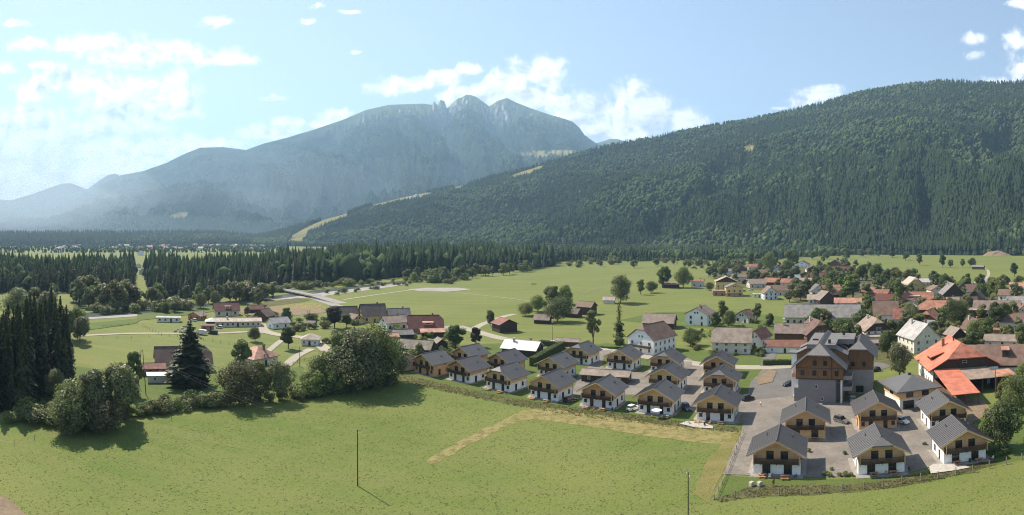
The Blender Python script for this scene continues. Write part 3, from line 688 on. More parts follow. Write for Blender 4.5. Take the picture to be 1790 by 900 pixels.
def hillside(rng_, n, x0, x1, tmax, hmin, hmax, clears, name, bl=0.45, rpow=1.0, edge=0):
    xp = rng.uniform(x0, x1, n); t = rng.random(n) ** rpow * tmax
    if edge: xp = np.concatenate([xp, rng.uniform(x0, x1, edge)]); t = np.concatenate([t, rng.uniform(0.955, 1.03, edge)])
    z, r, th = rng_.z(xp, t); keep = np.ones(len(xp), bool); yp = to_px(r, z + 8); yb = to_px(r, z)
    for p in clears: keep &= ~in_poly(xp, yp, p) & ~in_poly(xp, yb, p)
    fl = fbm(r * np.sin(th) / 230 + 5, z / 120 + r * np.cos(th) / 500, 4)
    kind = (fl + rng.normal(0, 0.09, len(xp)) > 0.5 + (0.5 - bl) * 0.4).astype(int)
    h = rng.uniform(hmin, hmax, len(xp)) * np.where(kind == 1, 0.8, 1.05); wd = np.where(kind == 1, rng.uniform(0.65, 1.0, len(xp)), rng.uniform(0.28, 0.42, len(xp)))
    tint = np.clip(np.where(kind == 1, 0.56 + rng.normal(0, 0.16, len(xp)), 0.14 + rng.normal(0, 0.12, len(xp))), 0, 1)
    pos = np.stack([r * np.sin(th), r * np.cos(th), z - 1.0], -1)
    k = keep; return merge_trees(name, pos[k], h[k], wd[k], kind[k], tint[k], M_WOOD)
hillside(RB, 46000, 340, 1900, 1.0, 16, 26, CLEAR_B, 'hillside_forest', bl=0.44, edge=2600)
hillside(RB, 9000, 1380, 1900, 0.32, 24, 36, CLEAR_B, 'hill_foot_spruces', bl=0.05)
hillside(RT, 5000, -200, 440, 1.05, 22, 34, [], 'distant_forest', bl=0.05)
hillside(RA, 26000, -100, 1100, 0.78, 20, 34, CLEAR_A, 'mountain_forest', bl=0.42)
def flat_wood(name, poly_px, spacing, hmin, hmax, bl, kindfun=None, n_max=9000, avoid=()):
    P = [G(*p) for p in poly_px]; xs = [p.x for p in P]; ys = [p.y for p in P]
    area = abs(sum(P[i].x * P[(i + 1) % len(P)].y - P[(i + 1) % len(P)].x * P[i].y for i in range(len(P)))) / 2
    nb = (max(xs) - min(xs)) * (max(ys) - min(ys)); n = int(min(n_max, area / spacing ** 2) * nb / area)
    x = rng.uniform(min(xs), max(xs), n); y = rng.uniform(min(ys), max(ys), n); k = in_poly(x, y, [(p.x, p.y) for p in P]); x, y = x[k], y[k]
    for a in avoid: k = ~in_poly(x, y, [(G(*p).x, G(*p).y) for p in a]); x, y = x[k], y[k]
    kind = (fbm(x / 60, y / 60, 3) + rng.normal(0, 0.12, len(x)) > 0.5 + (0.5 - bl) * 0.5).astype(int)
    h = rng.uniform(hmin, hmax, len(x)) * np.where(kind == 1, 0.72, 1) * (0.62 + 0.75 * fbm(x / 34, y / 34, 3)) * (np.interp(np.arctan2(x, y) * FPX + XC, [420, 620], [0.76, 1.0]) if name == 'b' else 1); wd = np.where(kind == 1, rng.uniform(0.6, 0.9, len(x)), rng.uniform(0.30, 0.42, len(x)))
    tint = np.clip(np.where(kind == 1, 0.6, 0.18) + rng.normal(0, 0.12, len(x)), 0, 1)
    return x, y, h, wd, kind, tint
def stuff_wood(name, *a, **k):
    x, y, h, wd, kind, tint = flat_wood(name, *a, **k); return merge_trees(name, np.stack([x, y, np.zeros(len(x))], -1), h, wd, kind, tint, M_WOOD)
stuff_wood('hill_foot_forest', [(860, 452), (960, 458), (1040, 456), (1100, 458), (1180, 455), (1250, 457), (1330, 456), (1400, 450), (1480, 446), (1560, 440), (1690, 441), (1790, 443), (1880, 443), (1880, 438), (1560, 436), (1200, 437), (860, 437)], 11, 13, 27, 0.4, n_max=9000)

stuff_wood('town_trees', [(-120, 441), (500, 441), (500, 429), (-120, 431)], 24, 7, 16, 0.75, n_max=2600)
# the forest belt behind the river: the nearest trees as individuals, the rest as one wood
BELT = [(-100, 520), (0, 512), (120, 514), (228, 508), (235, 500), (236, 480), (236, 472), (-100, 472)]
BELT2 = [(252, 472), (254, 490), (262, 512), (330, 524), (420, 516), (470, 505), (520, 502), (560, 498), (640, 492), (700, 484), (800, 482), (880, 474), (965, 466), (972, 458), (860, 449), (700, 447), (600, 452), (520, 460), (400, 470)]
xs = []
for poly in (BELT, BELT2):
    xs.append(flat_wood('b', poly, 8.5, 17, 38, 0.26, n_max=6000))
x, y, h, wd, kind, tint = [np.concatenate([a[i] for a in xs]) for i in range(6)]
rr = np.hypot(x, y); px = np.arctan2(x, y) * FPX + XC; front = np.zeros(len(x), bool)
order = np.argsort(rr); seen = np.zeros(200)
for i in order:          # the front row, bearing by bearing
    b = int((px[i] + 100) // 7)
    if 0 <= b < 200 and seen[b] < 2.1 and kind[i] == 0: front[i] = True; seen[b] += 1
idx = [i for i in order if front[i]][:225]
keep = np.ones(len(x), bool)
for i in idx:
    keep[i] = False
    simple_tree('spruce_tree', SPR[i % 4], (x[i], y[i], 0), h[i], 1.0, 'dark spruce in the front rows of the forest belt beyond the river', 'tree', 'spruces along the front of the forest belt')
merge_trees('belt_forest', np.stack([x, y, np.zeros(len(x))], -1)[keep], h[keep], wd[keep], kind[keep], tint[keep], M_WOOD)
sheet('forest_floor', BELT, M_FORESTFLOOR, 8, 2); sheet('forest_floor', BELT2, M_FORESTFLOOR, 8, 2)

# riverside broadleaf trees and shrubs
def band(pts, n, hmin, hmax, meshes, name, label, cat, group, wide=(0.9, 1.2), jit=4):
    a = np.array(pts, float); tt = rng.uniform(0, len(a) - 1, n)
    for q in tt:
        i = int(min(q, len(a) - 2)); f = q - i; xx = a[i, 0] * (1 - f) + a[i + 1, 0] * f; yy = a[i, 1] * (1 - f) + a[i + 1, 1] * f + rng.uniform(-jit, jit)
        simple_tree(name, meshes[rng.integers(len(meshes))], G(xx, yy), rng.uniform(hmin, hmax), rng.uniform(*wide), label, cat, group)
band([(90, 530), (140, 532), (180, 534), (228, 535)], 26, 13, 22, BL[:3], 'riverside_tree', 'pale broadleaf tree at the left foot of the forest belt', 'tree', 'broadleaf trees left of the forest gap', jit=8)
band([(235, 528), (300, 533), (380, 530), (450, 520)], 26, 8, 17, BL[:3], 'riverside_tree', 'pale broadleaf tree along the shady river edge below the spruces', 'tree', 'broadleaf trees on the river edge', jit=6)
band([(165, 545), (220, 541), (290, 541), (330, 537)], 40, 4, 8, [SHR[2], SHR[1], SHR[0]], 'shrub', 'pale yellowish willow shrub on the gravel river bank', 'shrub', 'willow shrubs on the river bank', jit=6)
band([(450, 520), (490, 509), (560, 503), (640, 497)], 30, 4, 8, [SHR[0], SHR[2]], 'shrub', 'green shrub between the bridge and the dark spruces', 'shrub', 'shrubs by the bridge and the river', jit=3)
band([(430, 528), (465, 520), (450, 535), (480, 515)], 14, 8, 14, BL[:3], 'riverside_tree', 'silvery tree at the left end of the bridge', 'tree', 'trees at the bridge end')
band([(700, 490), (760, 492), (800, 487), (840, 482), (900, 475), (968, 464)], 46, 8, 17, [BL[0], BL[2], BL[1], SHR[0]], 'broadleaf_tree', 'light green broadleaf tree fringing the forest beside the long field', 'tree', 'broadleaf trees fringing the long field', jit=4)
band([(560, 516), (620, 508), (680, 501), (712, 498)], 14, 2.5, 5, [SHR[0], SHR[2], SHR[1]], 'shrub', 'low shrub growing on the gravel beside the bridge road', 'shrub', 'shrubs on the gravel by the bridge')
band([(640, 500), (700, 492), (770, 494), (800, 492)], 18, 3, 6, [SHR[0], SHR[2], SHR[3]], 'shrub', 'low shrub on the river gravel beside the forest', 'shrub', 'shrubs on the river gravel')
band([(970, 463), (1040, 462), (1110, 462), (1180, 460), (1240, 462), (1330, 459)], 70, 6, 15, [BL[0], BL[1], SHR[0], SHR[2], BL[3]], 'pasture_tree', 'small tree dotted along the far edge of the pasture', 'tree', 'small trees on the far pasture edge', jit=7)
band([(1180, 466), (1240, 470), (1290, 472)], 18, 2.5, 5, [SHR[0], SHR[3]], 'shrub', 'dark little bush dotted over the far pasture', 'shrub', 'bushes on the far pasture', jit=6)
band([(1420, 452), (1500, 447), (1540, 446), (1600, 436), (1700, 441), (1790, 444)], 55, 10, 20, [BL[3], BL[0], BL[1]], 'broadleaf_tree', 'dark broadleaf tree at the foot of the wooded hill', 'tree', 'broadleaf trees at the hill foot', jit=3)

# ---------------------------------------------------------------- trees that can be told apart
# dark spruce clump at the left edge
for i in range(72):
    bx = -70 + (i * 37 % 72) * 2.65 + rng.uniform(-1, 1); by = rng.uniform(608, 720)
    if by > 722 - max(0, bx - 60) * 0.5: by -= 40
    hh = rng.uniform(17, 30) / K(by)
    plant(bx, by, hh, 'spruce', 'tall dark spruce in the dense clump at the left edge of the meadow', 'spruces in the left clump', wide=1.0)
for (bx, by, hh, kd, wd) in [(118, 596, 62, 'silver', 1.0), (140, 600, 52, 'silver', 0.9), (100, 590, 60, 'silver', 1.0), (135, 592, 60, 'green', 0.8), (80, 560, 55, 'silver', 1), (60, 555, 60, 'green', 1), (30, 560, 60, 'silver', 1)]:
    plant(bx, by, hh, kd, 'silvery broadleaf tree rising behind the dark spruce clump', 'silvery trees behind the spruce clump', wide=wd)
for (bx, by, hh) in [(22, 650, 70), (72, 668, 66), (98, 700, 60), (44, 712, 46), (112, 655, 60), (8, 690, 50)]:
    plant(bx, by, hh, 'silver', 'pale leafy tree breaking through the dark spruce clump', 'pale trees inside the spruce clump', wide=0.8)
T = [ # base x, base y, height px, kind, relative width, label
 (128,752,92,'silver',1.15,'bushy silvery tree at the left tip of the hedgerow'),(160,748,112,'silver',1.15,'large silver-leaved tree second along the front hedgerow'),
 (200,742,118,'silver',1.2,'broad silver-leaved tree in the middle of the left hedgerow group'),(222,730,85,'dark',1.0,'dark tree at the right foot of the silver-leaved group'),
 (178,757,60,'yellow',1.3,'low yellowish tree in front of the silver-leaved group'),(120,760,50,'yellow',1.2,'low pale bush tree at the corner of the hedgerow'),
 (236,690,86,'green',0.85,'slim tall tree beside the double pole'),
 (332,674,118,'lone',1.0,'lone spreading spruce in front of the brown-roofed house'),
 (422,655,68,'silver',1.25,'round silvery tree left of the pale pink roof'),
 (418,708,80,'yellow',1.15,'olive bushy tree in the hedgerow, left of its pair'),(452,702,76,'yellow',1.1,'olive bushy tree in the middle of the hedgerow pair'),
 (488,700,74,'silver',1.0,'grey-green tree at the right end of the hedgerow pair'),
 (504,610,44,'dark',1.15,'round dark tree casting an oval shadow on the lawn'),(446,597,27,'dark',0.9,'small dark round tree on the lawn by the drive'),
 (548,690,44,'green',1.3,'low bright green tree at the left end of the big grove'),(572,683,70,'green',1.1,'green tree left in the big grove'),(598,680,108,'silver',1.1,'tall silver-topped tree at the centre left of the big grove'),
 (626,682,112,'silver',1.1,'tallest silver-topped tree of the big grove'),(655,676,112,'green',1.0,'tall green tree at the right of the big grove'),(672,668,78,'dark',1.15,'dark spreading tree at the right end of the big grove'),
 (585,690,50,'green',1.3,'low leafy tree in front of the big grove'),
 (585,574,44,'purple',1.2,'dark purple-leaved tree beside the brown-roofed house'),(606,572,26,'dark',1.3,'small dark tree in front of the brown-roofed house'),
 (502,562,28,'green',1.3,'round green tree beside the long low building'),(541,565,20,'green',1.5,'wide green tree behind the small white kiosk'),
 (796,611,47,'dark',1.2,'dark round tree behind the timber chalets'),(832,606,38,'purple',1.1,'purple-leaved tree beside the dark round one'),(733,632,36,'silver',1.0,'grey-green tree between the old barn and the chalets'),
 (965,536,40,'green',1.2,'green tree left in the group by the dark barns'),(990,532,36,'green',1.0,'green tree behind the dark barns'),(974,562,44,'dark',1.3,'dark leafy tree beside the dark barns'),(940,545,30,'green',1.2,'leafy tree at the left of the barn copse'),(918,552,24,'yellow',1.3,'pale low tree left of the small barn'),
 (857,570,30,'dark',0.7,'small pointed tree beside the red-roofed barn'),
 (1085,530,52,'green',1.05,'big broad tree in the pasture behind the light hut'),(1120,515,30,'green',1.0,'leafy tree right of the big pasture tree'),(1138,512,22,'green',1.3,'low leafy tree beside the tan shed'),
 (1160,503,42,'dark',1.1,'large rounded tree left behind the tan shed'),(1195,503,38,'green',0.95,'large rounded tree right of the tan shed'),
 (1037,604,72,'birch',1.0,'slender pale tree standing alone in the pasture'),(1082,602,80,'larch',1.0,'tall larch with a bare trunk beside the slender pale tree'),(1082,607,20,'dark',1.3,'dark bush tree at the foot of the larch'),
 (1264,568,50,'birch',0.9,'tall airy tree beside the white house with dark gable side'),(1250,577,36,'dark',1.1,'dark tree beside the white house with dark gable side'),(1274,572,30,'dark',0.8,'dark slim tree left of the small gabled house'),
 (1323,566,42,'birch',1.0,'airy tree right of the small gabled house'),(1346,573,28,'dark',0.9,'dark conical tree left of the long grey roof'),(1207,604,30,'dark',1.2,'dark bushy tree on the lawn behind the chalets'),
 (1477,588,34,'dark',1.3,'dark tree between the brown gable and the white farmhouse'),(1552,625,52,'dark',0.8,'dark slim tree beside the carport'),(1572,662,68,'silver',0.85,'tall grey-green tree in front of the cream gabled house'),(1565,690,25,'green',1.2,'low green tree beside the hotel courtyard'),
 (1491,523,50,'green',1.35,'huge broad village tree among red roofs'),(1518,552,42,'green',1.1,'round green tree behind the brown-roofed farmhouse'),(1569,533,48,'green',0.85,'tall green tree in the village centre'),(1590,568,42,'silver',0.85,'grey-green tree beside the red half-hip house'),
 (1532,492,34,'dark',1.0,'dark tree right of the huge village tree'),(1508,490,30,'dark',1.0,'dark tree behind the huge village tree'),(1672,573,52,'dark',0.9,'dark tall tree by the village street'),(1682,560,38,'green',0.8,'green slim tree by the village street'),(1660,548,30,'dark',0.9,'dark tree behind the red hip roof'),
 (1740,575,52,'dark',0.9,'dark tree in front of the long grey roof'),(1755,572,48,'green',0.9,'green tree in front of the long grey roof'),(1705,600,42,'green',0.85,'green tree beside the brown gabled house'),(1722,596,24,'dark',1.2,'low dark tree in the gardens at right'),(1785,610,50,'green',0.9,'green tree at the right edge above the brown barn'),(1770,560,38,'green',1.0,'leafy tree near the right edge by the grey roofs'),
 (1735,508,26,'green',1.5,'wide leafy tree before the distant field'),(1650,508,30,'dark',0.9,'dark tree beside the grey gable, left of its pair'),(1662,506,26,'green',1,'green tree beside the grey gable, right of its pair'),(1632,500,22,'birch',1.0,'airy tree beside the tan pavilion house'),(1692,496,18,'birch',0.9,'young thin tree at the field edge'),
 (1722,512,18,'yellow',1.0,'yellowish round tree by the blue-grey roof'),(1773,484,28,'dark',0.9,'single dark tree in the far field at right'),(1648,468,26,'dark',0.9,'dark tree heading the far hedge in the field'),(1662,468,16,'green',1.1,'smaller tree next in the far hedge'),(1682,468,18,'green',1.0,'round tree in the middle of the far hedge'),(1700,467,18,'dark',1.0,'dark tree by the field barn'),(1608,464,24,'green',1.0,'round tree standing in the far field'),
 (1583,455,16,'dark',1.6,'dark wide bush in the far field'),(1560,450,12,'dark',2.2,'long dark copse in the far field'),(1482,454,20,'dark',0.9,'dark tree casting a shadow at the field edge'),
 (1345,474,34,'green',0.9,'tall leafy tree behind the salmon roofs'),(1385,466,34,'green',1.1,'broad tree above the salmon roofs'),(1375,478,26,'green',1,'green tree among the upper houses'),(1425,496,34,'green',0.7,'slim green tree in the upper village'),(1448,486,24,'yellow',0.8,'yellowish tree by the orange house'),(1455,495,24,'dark',0.9,'dark conical tree below the orange house'),
 (1372,494,22,'dark',1.2,'round dark tree by the red-roofed houses'),(1383,496,24,'dark',0.8,'dark tree left of the red barn roof'),(1322,498,18,'dark',1.0,'dark round tree beside the yellow block'),(1248,486,26,'dark',0.7,'dark slim tree left of the yellow block'),(1312,468,30,'dark',1.0,'dark tree at the top of the village'),(1280,476,16,'dark',1.1,'dark tree by the upper grey roof'),(1262,482,18,'green',1.4,'wide green tree behind the yellow block'),(1330,470,18,'green',1,'green tree between the upper houses'),
 (1240,508,16,'yellow',1.1,'pale round tree left of the yellow block'),(1380,528,22,'yellow',1.2,'yellowish tree behind the long grey roof'),(1411,525,18,'green',1.0,'green tree above the long grey roof'),
 (1748,788,92,'dark',1.0,'large leafy tree beside the last chalet'),(1725,782,60,'green',0.8,'smaller tree left beside the last chalet'),(1775,722,70,'green',1.0,'big green tree at the right edge by the farmyard'),(1750,712,48,'yellow',0.9,'olive tree in the farmyard'),(1792,700,70,'green',1.0,'green tree cut by the right edge'),(1768,740,40,'dark',1.1,'dark low tree under the farmyard trees'),
 (1548,604,20,'green',1,'small green tree by the carport'),(1595,545,16,'dark',1.1,'small dark tree by the red roofs'),(1340,610,10,'green',1.0,'little tree in the garden behind the hedge'),
 (462,555,14,'purple',1.2,'dark reddish tree by the brown-roofed hut'),(350,539,28,'yellow',0.9,'cone-shaped olive tree by the river path'),(376,533,26,'silver',0.8,'grey-green tree by the river path'),(290,547,20,'dark',0.9,'slim dark tree by the river path'),(305,545,24,'green',1.3,'rounded green tree by the river path'),(432,551,16,'yellow',1.0,'pale green tree beside the maroon-roofed house'),
]
for (bx, by, hh, kd, wd, lb) in T: plant(bx, by, hh, kd, lb, wide=wd * (0.86 if hh > 60 and kd != 'lone' else 1))
# hedgerow shrubs
hedge = [(255, 722), (300, 716), (350, 710), (390, 706), (520, 696), (545, 692)]
for i in range(34):
    q = i / 33 * 5; a = int(min(q, 4)); f = q - a; bx = hedge[a][0] * (1 - f) + hedge[a + 1][0] * f; by = hedge[a][1] * (1 - f) + hedge[a + 1][1] * f + rng.uniform(-5, 5)
    plant(bx, by, rng.uniform(16, 28), ('shrub_y', 'shrub', 'shrub_s', 'shrub_d')[i % 4], 'shrub in the hedgerow running along the far side of the meadow', 'hedgerow shrubs', wide=rng.uniform(0.8, 1.2))
for i in range(26):
    bx = rng.uniform(10, 112) if i % 2 else rng.uniform(115, 250); by = 728 + rng.uniform(-8, 14) if bx < 112 else 752 - (bx - 115) * 0.17 + rng.uniform(-8, 6)
    plant(bx, by, rng.uniform(16, 30), ('shrub_d', 'shrub')[i % 2], 'undergrowth bush at the foot of the left-hand trees', 'undergrowth at the left trees', wide=1.2)
for i in range(16):
    bx = 550 + i * 8.6; by = 694 - (bx - 550) * 0.17 + rng.uniform(-3, 3)
    plant(bx, by, rng.uniform(14, 26), ('shrub', 'shrub_d')[i % 2], 'bush under the trees of the big grove', 'bushes under the big grove', wide=1.2)
# village garden shrubs and small trees
def scatter(n, poly, hmin, hmax, meshes, name, label, cat, group, wide=(0.9, 1.25)):
    xs_ = [p[0] for p in poly]; ys_ = [p[1] for p in poly]; k = 0
    while k < n:
        bx = rng.uniform(min(xs_), max(xs_)); by = rng.uniform(min(ys_), max(ys_))
        if not in_poly(np.array([bx]), np.array([by]), poly)[0]: continue
        simple_tree(name, meshes[rng.integers(len(meshes))], G(bx, by), rng.uniform(hmin, hmax), rng.uniform(*wide), label, cat, group); k += 1
UPV = [(1235, 478), (1300, 466), (1400, 458), (1480, 458), (1545, 482), (1620, 492), (1700, 500), (1790, 500), (1790, 528), (1600, 520), (1480, 528), (1395, 528), (1370, 505), (1300, 495), (1240, 500)]
MIDV = [(1400, 575), (1500, 545), (1600, 535), (1790, 540), (1790, 600), (1700, 612), (1650, 585), (1600, 600), (1480, 605)]
scatter(160, UPV, 7, 16, BL, 'garden_tree', 'leafy tree among the upper village roofs', 'tree', 'garden trees among the upper village roofs')
scatter(84, MIDV, 5, 12, BL, 'garden_tree', 'leafy tree between the houses of the lower village', 'tree', 'garden trees of the lower village')
scatter(30, UPV, 2, 4, SHR, 'shrub', 'leafy garden shrub in the upper village', 'shrub', 'garden shrubs in the upper village')
scatter(50, MIDV, 1.5, 3.5, SHR, 'shrub', 'leafy garden shrub in the lower village', 'shrub', 'garden shrubs in the lower village')
scatter(26, [(1195, 605), (1330, 600), (1340, 632), (1200, 620)], 1.2, 2.6, SHR, 'shrub', 'garden shrub around the cream house above the chalets', 'shrub', 'garden shrubs by the cream house')
scatter(16, [(1200, 575), (1340, 562), (1350, 580), (1215, 590)], 1.5, 4, SHR, 'shrub', 'bush in the gardens below the pasture houses', 'shrub', 'bushes below the pasture houses')
for i in range(40):
    bx = rng.uniform(560, 800); by = rng.uniform(575, 632) if bx > 680 else rng.uniform(560, 600)
    plant(bx, by, rng.uniform(2.0, 4.2) / K(by), ('shrub', 'shrub_d', 'shrub_y', 'shrub_s')[i % 4], 'leafy garden shrub between the houses left of the chalets', 'garden shrubs left of the chalets', wide=1.2)
for i in range(30):
    bx = rng.uniform(430, 560); by = rng.uniform(552, 580)
    plant(bx, by, rng.uniform(2.0, 4.0) / K(by), ('shrub', 'shrub_d', 'shrub_y')[i % 3], 'leafy shrub in the gardens by the long low building', 'garden shrubs by the long low building', wide=1.2)

# ---------------------------------------------------------------- grass tufts of the foreground meadow, as real blades
def tufts(name, n, poly, hmin, hmax, m, thr):
    P = [G(*p) for p in poly]; xs_ = [p.x for p in P]; ys_ = [p.y for p in P]
    x = rng.uniform(min(xs_), max(xs_), n * 4); y = rng.uniform(min(ys_), max(ys_), n * 4); k = in_poly(x, y, [(p.x, p.y) for p in P]) & (fbm(x / 3.5, y / 3.5, 3) + rng.normal(0, 0.16, n * 4) > thr); x, y = x[k][:n], y[k][:n]; n = len(x)
    q = 4; X_ = np.repeat(x, q) + rng.normal(0, 0.10, n * q); Y_ = np.repeat(y, q) + rng.normal(0, 0.10, n * q); h = rng.uniform(hmin, hmax, n * q); a = rng.uniform(0, 6.28, n * q); wv = rng.uniform(0.05, 0.11, n * q); le = rng.normal(0, 0.12, (n * q, 2))
    ca, sa = np.cos(a) * wv, np.sin(a) * wv; zz = np.full(n * q, 0.02)
    V = np.stack([np.stack([X_ - ca, Y_ - sa, zz], -1), np.stack([X_ + ca, Y_ + sa, zz], -1), np.stack([X_ + le[:, 0], Y_ + le[:, 1], h], -1)], 1).reshape(-1, 3)
    tag(obj(name, np_mesh(name, V, np.arange(len(V)).reshape(-1, 3), m)), kind='stuff')
M_BLADE = leaf_material('grass_blades', (0.10, 0.135, 0.030), (0.15, 0.17, 0.05), trans=0.4, gloss=0.7, spec=0.1)
M_BLADED = leaf_material('dry_stalks', (0.19, 0.17, 0.075), (0.15, 0.145, 0.055), trans=0.4, gloss=0.7, spec=0.1)
NEARM = [(-30, 905), (-20, 800), (250, 752), (420, 722), (690, 672), (900, 712), (1100, 740), (1290, 780), (1240, 880), (1790, 830), (1820, 905)]
tufts('grass_tufts', 9000, NEARM, 0.04, 0.15, M_BLADE, 0.40)
tufts('weed_tufts', 6000, [(690, 652), (745, 664), (830, 683), (900, 697), (1000, 711), (1100, 724), (1200, 738), (1292, 748), (1292, 758), (1200, 750), (1100, 739), (1000, 726), (900, 710), (830, 696), (745, 678), (690, 664)], 0.15, 0.45, M_BLADED, 0.42)
tufts('weed_tufts', 2600, [(1248, 874), (1320, 848), (1480, 848), (1560, 840), (1650, 824), (1742, 805), (1742, 812), (1660, 834), (1560, 853), (1480, 862), (1330, 867), (1260, 878)], 0.10, 0.32, M_BLADED, 0.42)
# ================================================================ buildings
M_WHITE = mat('white_render', (0.78, 0.76, 0.72), rough=0.9, var=0.06, scale=0.5)
M_CREAM = mat('cream_render', (0.62, 0.56, 0.46), rough=0.9, var=0.10, scale=0.5)
M_PALE = mat('pale_render', (0.66, 0.62, 0.56), rough=0.9, var=0.10, scale=0.5)
M_YELLOW = mat('yellow_render', (0.60, 0.43, 0.20), rough=0.9, var=0.10, scale=0.5)
M_PINK = mat('pinkish_render', (0.62, 0.47, 0.37), rough=0.9, var=0.08, scale=0.5)
M_TERRA = mat('terracotta_brick', (0.40, 0.22, 0.15), rough=0.9, var=0.15, scale=1.0)
M_BLUEW = mat('bluish_render', (0.58, 0.60, 0.62), rough=0.9, var=0.06, scale=0.5)
M_GREYR = mat('grey_render', (0.205, 0.19, 0.185), rough=0.9, var=0.06, scale=0.4)
M_CONC = mat('concrete', (0.30, 0.275, 0.25), rough=0.9, var=0.12, scale=0.6)
M_LARCH = mat('larch_boards', (0.66, 0.41, 0.205), rough=0.75, var=0.16, scale=1.0, stretch=(0.4, 0.4, 6.0), bump=0.15, bscale=1.0)
M_LARCHO = mat('orange_boards', (0.42, 0.19, 0.075), rough=0.75, var=0.18, scale=1.0, stretch=(0.4, 0.4, 6.0))
M_HOTELW = mat('hotel_boards', (0.185, 0.092, 0.042), rough=0.75, var=0.28, scale=1.0, stretch=(5.0, 5.0, 0.4))
M_DWOOD = mat('dark_weathered_wood', (0.060, 0.042, 0.032), rough=0.9, var=0.4, scale=1.0, stretch=(4.0, 4.0, 0.5))
M_BWOOD = mat('brown_wood', (0.13, 0.075, 0.045), rough=0.85, var=0.3, scale=1.0, stretch=(4.0, 4.0, 0.5))
M_BALC = mat('balcony_boards', (0.080, 0.050, 0.034), rough=0.8, var=0.3, scale=2.0)
M_FRAME = mat('window_frame_dark', (0.045, 0.042, 0.04), rough=0.5, var=0.1)
M_FRAMEW = mat('window_frame_white', (0.62, 0.60, 0.57), rough=0.5, var=0.05)
M_PANE = mat('window_pane', (0.018, 0.021, 0.024), rough=0.08, var=0.3, scale=0.8, spec=0.6)
M_METAL = mat('gutter_metal', (0.20, 0.19, 0.185), rough=0.4, var=0.1, metal=0.6)
M_BRICK = mat('chimney_brick', (0.26, 0.15, 0.10), rough=0.9, var=0.25, scale=4)
M_PLAST = mat('chimney_plaster', (0.45, 0.42, 0.38), rough=0.9, var=0.15, scale=3)
def roof_mat(name, c, var=0.22, rough=0.75, tile=True):
    if name in MATS: return MATS[name]
    m = bpy.data.materials.new(name); m.use_nodes = True; m.node_tree.nodes.clear(); t = NT(m.node_tree)
    vec = t.new('ShaderNodeTexCoord').outputs['Object']
    big = t.smooth(t.noise(vec, 0.35, 5, 0.7), 0.35, 0.65); fine = t.smooth(t.noise(vec, 3.0, 3, 0.7), 0.35, 0.65)
    col = t.mix(big, tuple(x * (1 - var) for x in c), tuple(min(1, x * (1 + var)) for x in c))
    col = t.mix(t.math('MULTIPLY', fine, 0.3), col, tuple(x * 0.6 for x in c))
    bs = t.new('ShaderNodeBsdfPrincipled', ins={'Base Color': col, 'Roughness': rough, 'Specular IOR Level': 0.3})
    if tile:
        wv = t.new('ShaderNodeTexWave', wave_type='BANDS', bands_direction='Z', ins={'Vector': vec, 'Scale': 1.1, 'Distortion': 0.4, 'Detail': 1.0})
        bn = t.new('ShaderNodeBump', ins={'Strength': 0.45, 'Distance': 0.06, 'Height': wv.outputs['Fac']}); t.l.new(bn.outputs[0], bs.inputs['Normal'])
    t.new('ShaderNodeOutputMaterial', ins={0: bs.outputs[0]}); MATS[name] = m; return m
RF = {'slate': roof_mat('anthracite_metal', (0.120, 0.112, 0.109), 0.06, 0.38, tile=False), 'grey': roof_mat('grey_roof', (0.18, 0.165, 0.155)), 'greybrown': roof_mat('greybrown_tiles', (0.215, 0.165, 0.135)),
      'brown': roof_mat('brown_tiles', (0.165, 0.105, 0.078)), 'darkbrown': roof_mat('dark_brown_tiles', (0.105, 0.078, 0.066)), 'maroon': roof_mat('maroon_tiles', (0.155, 0.062, 0.046)),
      'red': roof_mat('red_tiles', (0.25, 0.105, 0.074), 0.32), 'orange': roof_mat('orange_red_metal', (0.50, 0.165, 0.100), 0.2, 0.7), 'salmon': roof_mat('salmon_tiles', (0.40, 0.205, 0.15), 0.28),
      'pale': roof_mat('pale_roof', (0.42, 0.34, 0.28)), 'tan': roof_mat('tan_roof', (0.32, 0.245, 0.185)), 'white': roof_mat('white_metal_roof', (0.66, 0.64, 0.61), 0.08, 0.5, tile=False),
      'mossy': roof_mat('mossy_tiles', (0.20, 0.165, 0.13), 0.45), 'blue': roof_mat('bluegrey_roof', (0.21, 0.225, 0.24)), 'hotel': roof_mat('hotel_sheet_roof', (0.185, 0.168, 0.16), 0.08, 0.5, tile=False), 'lightgrey': roof_mat('light_grey_roof', (0.36, 0.34, 0.32))}
WL = {'white': M_WHITE, 'cream': M_CREAM, 'pale': M_PALE, 'yellow': M_YELLOW, 'pink': M_PINK, 'dark': M_DWOOD, 'wood': M_BWOOD, 'larch': M_LARCH, 'orange': M_LARCHO, 'blue': M_BLUEW, 'terra': M_TERRA, 'grey': M_GREYR, 'maroon': mat('maroon_boards', (0.16, 0.055, 0.045), rough=0.85, var=0.2), 'conc': M_CONC}
def individual(m, amt):
    t = NT(m.node_tree); bs = [n for n in t.n if n.type == 'BSDF_PRINCIPLED'][0]; src = bs.inputs['Base Color'].links[0].from_socket
    oi = t.new('ShaderNodeObjectInfo').outputs['Random']
    hv = t.new('ShaderNodeHueSaturation', ins={'Hue': t.math('ADD', 0.5 - 0.012, t.math('MULTIPLY', oi, 0.024)), 'Value': t.math('ADD', 1 - amt, t.math('MULTIPLY', oi, 2 * amt)), 'Color': src}).outputs[0]
    t.l.new(hv, bs.inputs['Base Color'])
individual(M_LARCH, 0.16); individual(M_WHITE, 0.06); individual(M_BALC, 0.3); individual(RF['slate'], 0.12)
for q in ('red', 'brown', 'greybrown', 'maroon', 'salmon', 'tan', 'darkbrown', 'grey'): individual(RF[q], 0.2)
PROJ = {}

